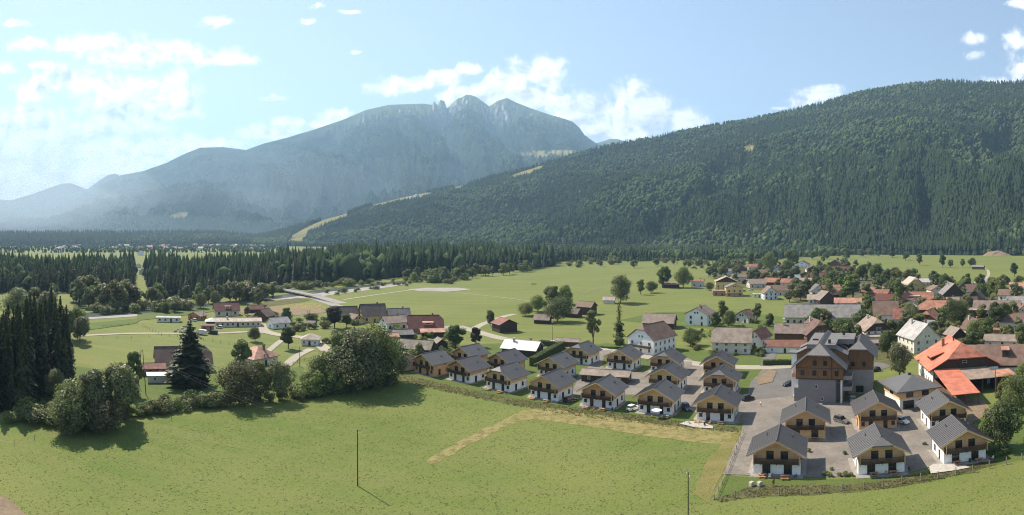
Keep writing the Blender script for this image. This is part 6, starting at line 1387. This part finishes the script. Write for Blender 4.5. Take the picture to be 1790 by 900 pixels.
# ================================================================ cars
def paint(name, c): return mat(name, c, rough=0.28, var=0.03, spec=0.6)
M_TYRE = mat('tyre_rubber', (0.02, 0.02, 0.02), rough=0.9); M_RIM = mat('wheel_rim', (0.4, 0.4, 0.4), rough=0.3, metal=0.8); M_LAMP = mat('lamp_glass', (0.6, 0.6, 0.58), rough=0.1); M_TAIL = mat('tail_lamp', (0.35, 0.02, 0.02), rough=0.2)
def car(px, py, yaw, label, col, L=4.4, Wd=1.8, Hh=1.55, van=False):
    g = G(px, py); e = empty('van' if van else 'car', g, R_(yaw)); tag(e, label, 'van' if van else 'car'); k = ('car', L, Hh, van, col.name)
    if k not in PROJ:
        def shell(prof, w0, mi=0):
            mb = MB(); n = len(prof)
            for s in (-1, 1):
                for (x, z, w) in prof: mb.v.append((x, s * w * w0, z))
            mb.f.append(tuple(range(n))); mb.f.append(tuple(n + i for i in reversed(range(n))))
            for i in range(n): j = (i + 1) % n; mb.f.append((i, n + i, n + j, j))
            mb.m = [0] * len(mb.f); return mb
        h = L / 2; w0 = Wd / 2
        belt = 0.95 if not van else 1.15
        body = shell([(-h, 0.32, .93), (-h, 0.7, .95), (-h + 0.06, belt, .94), (h * 0.35, belt, 1.0), (h * 0.5, belt - 0.05, .98), (h - 0.12, 0.76, .93), (h, 0.55, .90), (h - 0.02, 0.3, .92), (h * 0.2, 0.24, 1.0), (-h * 0.5, 0.24, 1.0)], w0)
        hood = 0.38 if not van else 0.62
        cab = shell([(-h + 0.08, belt - 0.01, .90), (-h + (0.34 if not van else 0.15), Hh - 0.08, .76 if not van else .86), (-h + 0.7, Hh, .78 if not van else .88), (h * 0.02 if not van else h * 0.3, Hh, .80 if not van else .88), (h * hood, belt - 0.01, .92)], w0)
        top = shell([(-h + (0.36 if not van else 0.15), Hh - 0.07, .74 if not van else .85), (-h + 0.7, Hh + 0.03, .78 if not van else .88), (h * 0.01 if not van else h * 0.3, Hh + 0.03, .79 if not van else .88), (h * 0.06 if not van else h * 0.34, Hh - 0.06, .80)], w0 + 0.01)
        wh = MB(); wh.bar((0, -0.11, 0), (0, 0.11, 0), 0.33, 12); ri = MB(); ri.bar((0, -0.125, 0), (0, 0.125, 0), 0.19, 8)
        hl = MB(); hl.box(-0.05, 0.05, -0.17, 0.17, -0.08, 0.08)
        mr = MB(); mr.box(-0.08, 0.08, -0.1, 0.1, 0, 0.16)
        PROJ[k] = [m.mesh(n, mm) for m, n, mm in ((body, 'body', col), (cab, 'window_glass', M_PANE), (top, 'roof_panel', col), (wh, 'wheel', M_TYRE), (ri, 'rim', M_RIM), (hl, 'headlight', M_LAMP), (hl, 'tail_light', M_TAIL), (mr, 'mirror', col))]
    B, Cb, Tp, Wh, Ri, Hl, Tl, Mr = PROJ[k]; h = L / 2
    obj('body', B, e); obj('cabin_glass', Cb, e); obj('roof_panel', Tp, e)
    for x in (-h * 0.62, h * 0.62):
        for s in (-1, 1): w_ = obj('wheel', Wh, e, (x, s * (Wd / 2 - 0.1), 0.33)); obj('rim', Ri, w_)
    for s in (-1, 1):
        obj('headlight', Hl, e, (h - 0.03, s * Wd * 0.34, 0.66)); obj('tail_light', Tl, e, (-h, s * Wd * 0.36, 0.8)); obj('mirror', Mr, e, (h * 0.3, s * (Wd / 2 + 0.1), 0.95))
    return e
CB, CWh, CS, CD_, CBl, CG_ = paint('car_black', (0.012, 0.012, 0.014)), paint('car_white', (0.70, 0.70, 0.68)), paint('car_silver', (0.38, 0.39, 0.40)), paint('car_darkblue', (0.025, 0.035, 0.055)), paint('car_blue', (0.10, 0.14, 0.20)), paint('car_grey', (0.12, 0.12, 0.125))
car(1471, 738, -75, 'dark grey car parked facing the camera between the right-hand timber chalets', CG_, Hh=1.7, L=4.6)
car(1576, 739, -80, 'white car half hidden beside the right-hand timber chalet', CWh)
car(1379, 674, 190, 'black car parked left of the hotel', CB, L=4.7)
car(1107, 716, 35, 'white car between the front-row chalets', CWh, L=4.2)
car(1200, 716, -88, 'black car parked between two front-row chalets near the stone terrace', CD_, Hh=1.75, L=4.6)
car(997, 702, 28, 'black car in the shadow beside the middle front-row chalet', CB)
car(1307, 699, 20, 'dark car in the shade right of the last meadow-row chalet', CB, Hh=1.7)
car(1648, 571, 150, 'blue car parked on the village street', CBl)
car(1533, 606, 30, 'white car standing in the carport', CWh)
car(1529, 649, 170, 'black car on the street right of the hotel', CB)
car(1313, 508, 160, 'white car parked beside the yellow house', CWh)
car(372, 584, 190, 'black van parked by the pale drive', CB, L=5.0, Wd=1.95, Hh=2.0, van=True)
car(383, 574, 180, 'small white car in front of the long low building', CWh, L=3.9)
car(338, 561, 170, 'white car beside the orange wooden hut', CWh)
car(1396, 697, 80, 'white delivery van beside the hotel tower', CWh, L=4.8, Wd=1.95, Hh=2.1, van=True)
car(1490, 700, 60, 'silver car in the shade below the hotel columns', CS)
car(1372, 693, 10, 'silver car in the yard next to the hotel', CS) if False else None
car(969, 601, 20, 'white car under the open wooden shelter', CWh)
# caravan
e = empty('caravan', G(353, 585), R_(185)); tag(e, 'rounded cream caravan beside the black van', 'caravan')
mb = MB(); mb.prism([(-2.4, .5), (2.4, .5), (2.6, 1.3), (2.2, 2.3), (1.4, 2.6), (-1.6, 2.6), (-2.3, 2.2), (-2.6, 1.3)], -1.1, 1.1); obj('body', mb.mesh('body', M_PALE), e)
for s in (-1, 1): mb = MB(); mb.bar((0, s * 1.0 - 0.1, 0.35), (0, s * 1.0 + 0.1, 0.35), 0.35, 10); obj('wheel', mb.mesh('wheel', M_TYRE), e)
for x in (-1.2, 0.8): put('window', window_mesh(1.1, 0.7, False, M_FRAME), e, x, -1.105, 1.4, 'f')
# boulders, timber and plant heaps by the caravan
for i in range(16):
    b_ = MB(); r0 = rng.uniform(0.6, 1.2)
    for zz, rr in ((0, 1), (0.6, 0.85), (0.95, 0.35)):
        for q in range(6): an = q * 1.047 + zz; b_.v.append((math.cos(an) * r0 * rr * rng.uniform(.8, 1.2), math.sin(an) * r0 * rr * rng.uniform(.8, 1.2), zz * r0))
    for l in range(2):
        for q in range(6): b_.f.append((l * 6 + q, l * 6 + (q + 1) % 6, l * 6 + 6 + (q + 1) % 6, l * 6 + 6 + q))
    b_.f.append(tuple(12 + q for q in range(6))); b_.m = [0] * len(b_.f)
    tag(b_.build('boulder', (M_SLAB, M_RIVERBED)[i % 2], None, G(rng.uniform(302, 345), rng.uniform(571, 585))), 'pale boulder in the stone yard left of the caravan', 'boulder', 'boulders in the stone yard')

# ================================================================ outdoor furniture of the chalets
M_TABLE = mat('picnic_wood', (0.47, 0.25, 0.12), rough=0.7, var=0.2, scale=3)
def picnic():
    if 'picnic' in PROJ: return PROJ['picnic']
    tp_ = [MB() for _ in range(5)]
    for i in range(5): tp_[i].box(-0.9, 0.9, -0.37 + i * 0.15, -0.24 + i * 0.15, 0.72, 0.76)
    b_ = MB(); b_.box(-0.9, 0.9, -0.14, 0.14, 0.42, 0.46)
    l_ = MB(); l_.bar((0, -0.62, 0), (0, -0.25, 0.72), 0.05, 4); l_.bar((0, 0.62, 0), (0, 0.25, 0.72), 0.05, 4); l_.box(-0.04, 0.04, -0.8, 0.8, 0.34, 0.42)
    PROJ['picnic'] = ([t.mesh('plank', M_TABLE) for t in tp_], b_.mesh('bench', M_TABLE), l_.mesh('leg_frame', M_TABLE)); return PROJ['picnic']
def table(px, py, yaw, label, group=None):
    e = empty('picnic_table', G(px, py), R_(yaw)); tag(e, label, 'picnic table', group); P_, b_, l_ = picnic()
    t0 = obj('tabletop', P_[0], e)
    for p in P_[1:]: obj('plank', p, t0)
    for s in (-1, 1): obj('bench', b_, e, (0, s * 0.72, 0)); obj('leg_frame', l_, e, (s * 0.6, 0, 0))
for (x, y, yw, lb) in [(1332, 834, -32, 'wooden picnic table left in front of the nearest corner chalet'), (1372, 837, -30, 'wooden picnic table right in front of the nearest corner chalet'),
    (1528, 832, -25, 'wooden picnic table left in front of the coarsely tiled chalet'), (1562, 829, -27, 'wooden picnic table right in front of the coarsely tiled chalet'),
    (1673, 812, -20, 'wooden picnic table left in front of the rightmost chalet'), (1712, 807, -25, 'wooden picnic table right in front of the rightmost chalet'), (1425, 770, -30, 'wooden bench table in front of the all-timber chalet by the parking lane'),
    (852, 682, -38, 'picnic table left before the front-row chalet with clipped gable'), (873, 687, -38, 'picnic table right before the front-row chalet with clipped gable'),
    (931, 698, -36, 'picnic table left before the middle front-row chalet'), (954, 703, -36, 'picnic table right before the middle front-row chalet'),
    (1024, 714, -33, 'picnic table left before the chalet with the reddish strip'), (1052, 718, -33, 'picnic table right before the chalet with the reddish strip'),
    (1219, 739, -31, 'picnic table left on the pale stone terrace'), (1260, 741, -31, 'picnic table right of the pale stone terrace'), (1163, 731, -31, 'picnic table beside the white parasol')]: table(x, y, yw, lb)
def chair(px, py, yaw, m, label, group):
    e = empty('garden_chair', G(px, py), R_(yaw)); tag(e, label, 'chair', group); k = ('chair', m.name)
    if k not in PROJ:
        a = MB(); a.box(-.25, .25, -.25, .25, .42, .46); b = MB(); b.box(-.25, .25, .22, .27, .47, .95); c = MB(); c.bar((0, 0, 0), (0, 0, .42), .025, 4); PROJ[k] = (a.mesh('seat', m), b.mesh('backrest', m), c.mesh('leg', m))
    a, b, c = PROJ[k]; obj('seat', a, e); obj('backrest', b, e)
    for sx in (-.21, .21):
        for sy in (-.21, .21): obj('leg', c, e, (sx, sy, 0))
for q, (x, y) in enumerate([(1390, 836), (1352, 835), (1345, 836), (1590, 824), (1548, 831), (1735, 803), (1695, 809), (1140, 729), (1156, 731), (1070, 718), (1038, 716), (965, 703), (885, 690), (1240, 741), (1205, 741), (1232, 745), (815, 673), (842, 682)]):
    chair(x, y, rng.uniform(-180, 180), (M_FRAME, M_TABLE, M_FRAMEW)[q % 3], 'garden chair on a chalet terrace', 'garden chairs on the chalet terraces')
e = empty('parasol', G(1148, 730), 0); tag(e, 'open white parasol on the terrace of a front-row chalet', 'parasol')
mb = MB(); mb.bar((0, 0, 0), (0, 0, 2.5), 0.03, 5); obj('pole', mb.mesh('pole', M_FRAMEW), e)
mb = MB()
for i in range(8):
    a1_, a2_ = i * math.pi / 4, (i + 1) * math.pi / 4; mb.poly([(math.cos(a1_) * 1.5, math.sin(a1_) * 1.5, 2.1), (math.cos(a2_) * 1.5, math.sin(a2_) * 1.5, 2.1), (0, 0, 2.6)])
obj('canopy', mb.mesh('canopy', M_WHITE), e)
sheet('stone_terrace', [(1188, 742), (1200, 737), (1222, 738), (1247, 746), (1246, 750), (1215, 748)], M_SLAB, 1.5, 0.15)
sheet('stone_terrace', [(1624, 817), (1632, 812), (1672, 812), (1697, 818), (1672, 823), (1627, 829)], M_SLAB, 3, 0.05)
for (x, y, lb) in [(1314, 849, 'left pale stone block on the lawn'), (1328, 849, 'right pale stone block on the lawn')]:
    mb = MB(); mb.prism([(-.5, 0), (.5, 0), (.45, .75), (.3, .85), (-.35, .85), (-.48, .7)], -.35, .35); tag(mb.build('stone_block', M_SLAB, None, G(x, y), 0.4), lb, 'stone block')
for (x, y) in [(1447, 829), (1454, 822), (1450, 833), (1467, 832), (1478, 832), (1487, 832), (1440, 831), (1413, 790), (1476, 794), (1616, 778), (1625, 740)]:
    plant(x, y, rng.uniform(6, 9), 'shrub', 'small round bush beside the parking bays of the chalets', 'small bushes by the parking bays', wide=1.0)
plant(1352, 850, 16, 'birch', 'spindly young tree on the lawn before the nearest chalet', wide=0.8)
# ================================================================ fences
M_POST = mat('fence_post_wood', (0.22, 0.185, 0.15), rough=0.95, var=0.3, scale=3); M_WIRE = mat('wire', (0.10, 0.10, 0.10), rough=0.5, metal=0.5)
def fence(px, label, hgt=1.35, step=None, r=0.09, wires=(0.5, 1.0), rails=False, name='fence', pm=None):
    pts = [G(*p) for p in px]
    if step:
        q = []
        for i in range(len(pts) - 1):
            n = max(1, int((pts[i + 1] - pts[i]).length / step)); q += [pts[i].lerp(pts[i + 1], j / n) for j in range(n)]
        pts = q + [pts[-1]]
    e = empty(name, pts[0]); tag(e, label, 'fence'); k = ('post', hgt, r)
    if k not in PROJ: mb = MB(); mb.bar((0, 0, -0.2), (0, 0, hgt), r, 6, 0, r * 0.9); PROJ[k] = mb.mesh('post', pm or M_POST)
    for p in pts: o = obj('post', PROJ[k], e, p - pts[0] + Vector((rng.normal(0, 0.05), rng.normal(0, 0.05), rng.normal(0, 0.04)))); o.rotation_euler = (rng.normal(0, 0.03), rng.normal(0, 0.03), 0)
    for wz in wires:
        mb = MB()
        for i in range(len(pts) - 1):
            a, b = pts[i] - pts[0] + Vector((0, 0, wz)), pts[i + 1] - pts[0] + Vector((0, 0, wz)); mb.bar(a, b, 0.045 if rails else 0.012, 3, caps=False)
        obj('rail' if rails else 'wire', mb.mesh('wire', M_POST if rails else M_WIRE), e)
fence([(1286, 871), (1324, 868), (1362, 866), (1400, 864), (1436, 861), (1473, 858), (1510, 855), (1544, 850), (1577, 846), (1609, 841), (1640, 837), (1671, 830), (1701, 826), (1730, 819), (1759, 812), (1786, 804), (1812, 796)], 'post and wire fence along the foot of the chalet lawn', 1.6, r=0.13)
fence([(1249, 873), (1262, 846), (1275, 815), (1287, 785), (1299, 757)], 'low rail fence between the meadow and the gravel yard', 1.0, step=3.0, rails=True, wires=(0.85, 0.45))
fence([(1690, 742), (1715, 756), (1745, 768), (1790, 778)], 'tall dark mesh fence behind the rightmost chalets', 1.9, step=3.0, wires=(0.3, 0.6, 0.9, 1.2, 1.5, 1.8), r=0.06, pm=M_FRAME)
fence([(250, 570), (262, 577), (282, 586), (310, 589), (340, 592), (372, 597), (400, 602)], 'paddock fence curving past the caravan', 1.3, step=4.0)
fence([(180, 572), (210, 570), (240, 567)], 'dark rail fence at the river bank of the paddock', 1.2, step=5.0, rails=True, wires=(0.9, 0.5))
fence([(140, 590), (180, 592), (230, 591), (262, 590)], 'thin paddock fence along the pale track', 1.2, step=6.0)
fence([(1010, 517), (1030, 511), (1066, 501)], 'line of pale posts crossing the long field', 1.5, step=3.6, pm=M_PALE, r=0.12)
fence([(0, 776), (25, 778), (60, 768), (105, 762), (150, 765), (190, 760), (240, 750), (300, 735), (370, 727), (430, 722), (480, 716)], 'meadow fence of thin pale stakes along the left hedgerow', 1.2, step=9.0, r=0.07, wires=(0.8,))
fence([(505, 640), (520, 633), (545, 628), (556, 627)], 'low wooden fence by the oval shadow', 1.0, step=3.0, rails=True, wires=(0.8, 0.5))

# ================================================================ poles, wires, pylons
M_POLE = mat('pole_wood', (0.10, 0.08, 0.065), rough=0.95, var=0.3, scale=3)
def pole(px, py, h, label, r=0.14, arm=True, double=False):
    g = G(px, py); e = empty('utility_pole', g, -theta(px)); tag(e, label, 'utility pole')
    if double:
        for s in (-1, 1): mb = MB(); mb.bar((s * 1.3, 0, -0.3), (s * 0.25, 0, h), r, 7, 0, r * 0.7); obj('shaft', mb.mesh('shaft', M_POLE), e)
        mb = MB(); mb.bar((-0.9, 0, h * 0.4), (0.9, 0, h * 0.4), 0.07, 5); obj('brace', mb.mesh('brace', M_POLE), e)
    else: mb = MB(); mb.bar((0, 0, -0.3), (0, 0, h), r, 8, 0, r * 0.7); obj('shaft', mb.mesh('shaft', M_POLE), e)
    if arm:
        for s in (-1, 0, 1): mb = MB(); mb.bar((s * 0.12, s * 0.1, h - 0.5 - 0.35 * s), (s * 0.3, s * 0.25, h - 0.3 - 0.35 * s), 0.05, 5); obj('insulator', mb.mesh('insulator', M_FRAMEW), e)
    return g + Vector((0, 0, h - 0.3))
t1 = pole(625, 849, 11.2, 'thin wooden power pole standing alone in the middle of the meadow')
t2 = pole(1203, 942, 11.0, 'thin wooden power pole at the bottom edge of the picture', r=0.12)
t3 = pole(248, 690, 14.0, 'leaning double wooden pole behind the left hedgerow', double=True)
t4 = pole(524, 641, 7.5, 'short wooden pole beside the drive left of the big grove')
t5 = pole(965.5, 604, 9.5, 'wooden pole with a lamp by the lane behind the chalets', r=0.11)
t6 = pole(356, 562, 9.0, 'pole behind the rust-red shed'); t7 = pole(1179, 588, 9.0, 'pole by the grey-brown barn')
t8 = pole(1740, 690, 8.0, 'pale post in the farmyard', arm=False)
t9 = pole(404, 560, 8.5, 'pole in front of the maroon-roofed house')
def wire(name, p, q, sag, r, label, group=None, n=14):
    mb = MB(); pts = [p.lerp(q, i / n) - Vector((0, 0, sag * 4 * (i / n) * (1 - i / n))) for i in range(n + 1)]
    o = [pt - p for pt in pts]
    for i in range(n): mb.bar(o[i], o[i + 1], r, 3, caps=False)
    tag(mb.build(name, M_ALU if r > 0.05 else M_WIRE, None, p), label, 'power line', group)
M_ALU = mat('bare_cable', (0.35, 0.34, 0.32), rough=0.4, metal=0.6, var=0.05)
for k_, dz in enumerate((0, -0.7)):
    wire('power_line', t3 + Vector((0, 0, dz)), t1 + Vector((0, 0, dz)), 1.6, 0.005, 'thin sagging cable from the double pole to the meadow pole', 'cables between double pole and meadow pole')
    wire('power_line', t1 + Vector((0, 0, dz)), t2 + Vector((0, 0, dz)), 1.2, 0.004, 'thin cable from the meadow pole to the pole at the bottom edge', 'cables between the meadow poles')
# high-voltage line along the foot of the hill
PY = [(560, 440), (760, 442), (985, 443), (1145, 443), (1300, 443), (1452, 442), (1600, 440), (1755, 440)]
def pylon(px, py, h):
    g = G(px, py); e = empty('pylon', g, -theta(px)); tag(e, 'grey lattice pylon at the foot of the wooded hill', 'pylon', 'pylons along the hill foot')
    mb = MB(); w0, w1 = 3.2, 0.6
    lev = np.linspace(0, 1, 8)
    for i in range(7):
        a, b = lev[i], lev[i + 1]; wa, wb = w0 + (w1 - w0) * a, w0 + (w1 - w0) * b
        for sx, sy in ((-1, -1), (1, -1), (1, 1), (-1, 1)):
            mb.bar((sx * wa, sy * wa, a * h), (sx * wb, sy * wb, b * h), 0.14, 3, caps=False)
        mb.bar((-wa, -wa, a * h), (wb, -wb, b * h), 0.08, 3, caps=False); mb.bar((wa, wa, a * h), (-wb, wb, b * h), 0.08, 3, caps=False)
        mb.bar((wa, -wa, a * h), (wb, wb, b * h), 0.08, 3, caps=False); mb.bar((-wa, wa, a * h), (-wb, -wb, b * h), 0.08, 3, caps=False)
    obj('mast', mb.mesh('mast', M_METAL), e)
    for z, L in ((0.72, 5.5), (0.86, 7.5), (0.98, 4.5)): mb = MB(); mb.bar((-L, 0, z * h), (L, 0, z * h), 0.18, 4); obj('cross_arm', mb.mesh('cross_arm', M_METAL), e)
    return g, -theta(px)
tops = [pylon(x, y, 34) for x, y in PY]
for i in range(len(tops) - 1):
    for z, L in ((0.72, 5.5), (0.86, 7.5)):
        for s in (-1, 1):
            p = tops[i][0] + Vector((math.cos(tops[i][1]) * L * s, math.sin(tops[i][1]) * L * s, 34 * z)); q = tops[i + 1][0] + Vector((math.cos(tops[i + 1][1]) * L * s, math.sin(tops[i + 1][1]) * L * s, 34 * z))
            wire('power_line', p, q, 7, 0.10, 'pale high-voltage cable strung along the foot of the wooded hill', 'high-voltage cables along the hill foot', 12)
# earth mound at the hill foot on the right
mb = MB(); gm = G(1752, 446)
for i in range(3):
    for q in range(14):
        an = q * 2 * math.pi / 14; rr = (62, 40, 8)[i] * rng.uniform(0.9, 1.1); mb.v.append((math.cos(an) * rr, math.sin(an) * rr * 0.6, (0, 9, 16)[i]))
for i in range(2):
    for q in range(14): mb.f.append((i * 14 + q, i * 14 + (q + 1) % 14, i * 14 + 14 + (q + 1) % 14, i * 14 + 14 + q))
mb.f.append(tuple(28 + q for q in range(14))); mb.m = [0] * len(mb.f)
struct('hill', mb.mesh('earth_mound', M_EARTH), gm)

# ================================================================ people and animals
M_SKIN = mat('skin', (0.45, 0.28, 0.2), rough=0.6, var=0.05); 
def skin_mesh(name, verts, edges, radii, m, lv=2):
    me = bpy.data.meshes.new(name); me.from_pydata(verts, edges, []); o = bpy.data.objects.new(name, me); COL.objects.link(o)
    md = o.modifiers.new('skin', 'SKIN'); sv = me.skin_vertices[0].data if me.skin_vertices else None
    if sv is None:
        bpy.context.view_layer.objects.active = o; o.select_set(True); 
    for i, r in enumerate(radii): me.skin_vertices[0].data[i].radius = r if isinstance(r, tuple) else (r, r)
    me.skin_vertices[0].data[0].use_root = True
    sb = o.modifiers.new('sub', 'SUBSURF'); sb.levels = lv; sb.render_levels = lv
    dg = bpy.context.evaluated_depsgraph_get(); nm = bpy.data.meshes.new_from_object(o.evaluated_get(dg)); bpy.data.objects.remove(o); nm.name = name
    nm.materials.clear(); nm.materials.append(m); nm.polygons.foreach_set('use_smooth', np.ones(len(nm.polygons), bool)); return nm
def person(px, py, yaw, label, shirt, trousers):
    e = empty('person', G(px, py), R_(yaw)); tag(e, label, 'person')
    V = [(0, 0, .95), (0, 0, 1.15), (0, 0, 1.38), (0, 0, 1.5), (0.02, 0, 1.64), (0.02, 0, 1.74),
         (0, .09, .9), (.12, .1, .5), (-.02, .1, .08), (.1, .1, .04), (0, -.09, .9), (-.08, -.1, .5), (-.28, -.1, .12), (-.18, -.1, .05),
         (0, .19, 1.4), (-.08, .23, 1.12), (.04, .24, .88), (.07, .24, .80), (0, -.19, 1.4), (.1, -.23, 1.12), (.24, -.24, .92), (.29, -.24, .85)]
    E = [(0, 1), (1, 2), (2, 3), (3, 4), (4, 5), (0, 6), (6, 7), (7, 8), (8, 9), (0, 10), (10, 11), (11, 12), (12, 13), (2, 14), (14, 15), (15, 16), (16, 17), (2, 18), (18, 19), (19, 20), (20, 21)]
    Rr = [.14, .13, .16, .06, .1, .08, .09, .065, .045, .04, .09, .065, .045, .04, .065, .05, .04, .035, .065, .05, .04, .035]
    if 'person' not in PROJ: PROJ['person'] = skin_mesh('person_body', V, E, Rr, M_SKIN)
    me = PROJ['person'].copy(); me.materials.clear(); [me.materials.append(m) for m in (M_SKIN, shirt, trousers, M_DWOOD)]
    idx = []
    for p in me.polygons:
        c = p.center
        idx.append(2 if c.z < 0.93 and abs(c.y) < 0.2 else (1 if c.z < 1.5 and (abs(c.y) < 0.26 and c.z > 1.05) else (3 if c.z > 1.70 else 0)))
    me.polygons.foreach_set('material_index', idx); obj('body', me, e)
person(1330, 711, 200, 'person in a white shirt walking across the yard', M_WHITE, M_FRAME)
person(537, 547, 90, 'left of two people standing on the ploughed plot', M_DWOOD, M_FRAME)
person(541, 547, 60, 'right of two people standing on the ploughed plot', M_FRAME, M_DWOOD)
person(556, 523, 40, 'person in dark clothes on the road at the end of the bridge', M_FRAME, M_FRAME)
M_HIDE = mat('cow_hide', (0.05, 0.033, 0.024), rough=0.8, var=0.3)
def cow(px, py, yaw, label):
    V = [(-.1, 0, 1.05), (.55, 0, 1.1), (.95, 0, 1.2), (1.3, 0, .95), (1.55, 0, .55), (1.72, 0, .35), (-.7, 0, 1.1), (-.98, 0, 1.15), (-1.12, 0, .6),
         (.6, .22, .75), (.62, .24, .42), (.6, .24, .05), (.6, -.22, .75), (.5, -.24, .42), (.48, -.24, .05), (-.7, .22, .75), (-.85, .24, .45), (-.78, .24, .05), (-.7, -.22, .75), (-.78, -.24, .45), (-.68, -.24, .05), (1.5, .2, .72), (1.5, -.2, .72)]
    E = [(0, 1), (1, 2), (2, 3), (3, 4), (4, 5), (0, 6), (6, 7), (7, 8), (1, 9), (9, 10), (10, 11), (1, 12), (12, 13), (13, 14), (6, 15), (15, 16), (16, 17), (6, 18), (18, 19), (19, 20), (4, 21), (4, 22)]
    Rr = [(.34, .38), (.32, .36), .24, .18, .15, .1, (.32, .34), .1, .03, .13, .08, .06, .13, .08, .06, .15, .09, .06, .15, .09, .06, .04, .04]
    if 'cow' not in PROJ: PROJ['cow'] = skin_mesh('cow_body', V, E, Rr, M_HIDE)
    tag(obj('cow', PROJ['cow'], None, G(px, py), R_(yaw)), label, 'cow')
cow(931, 498, 20, 'left of two dark cows grazing in the long field'); cow(936, 498, 170, 'right of two dark cows grazing in the long field')
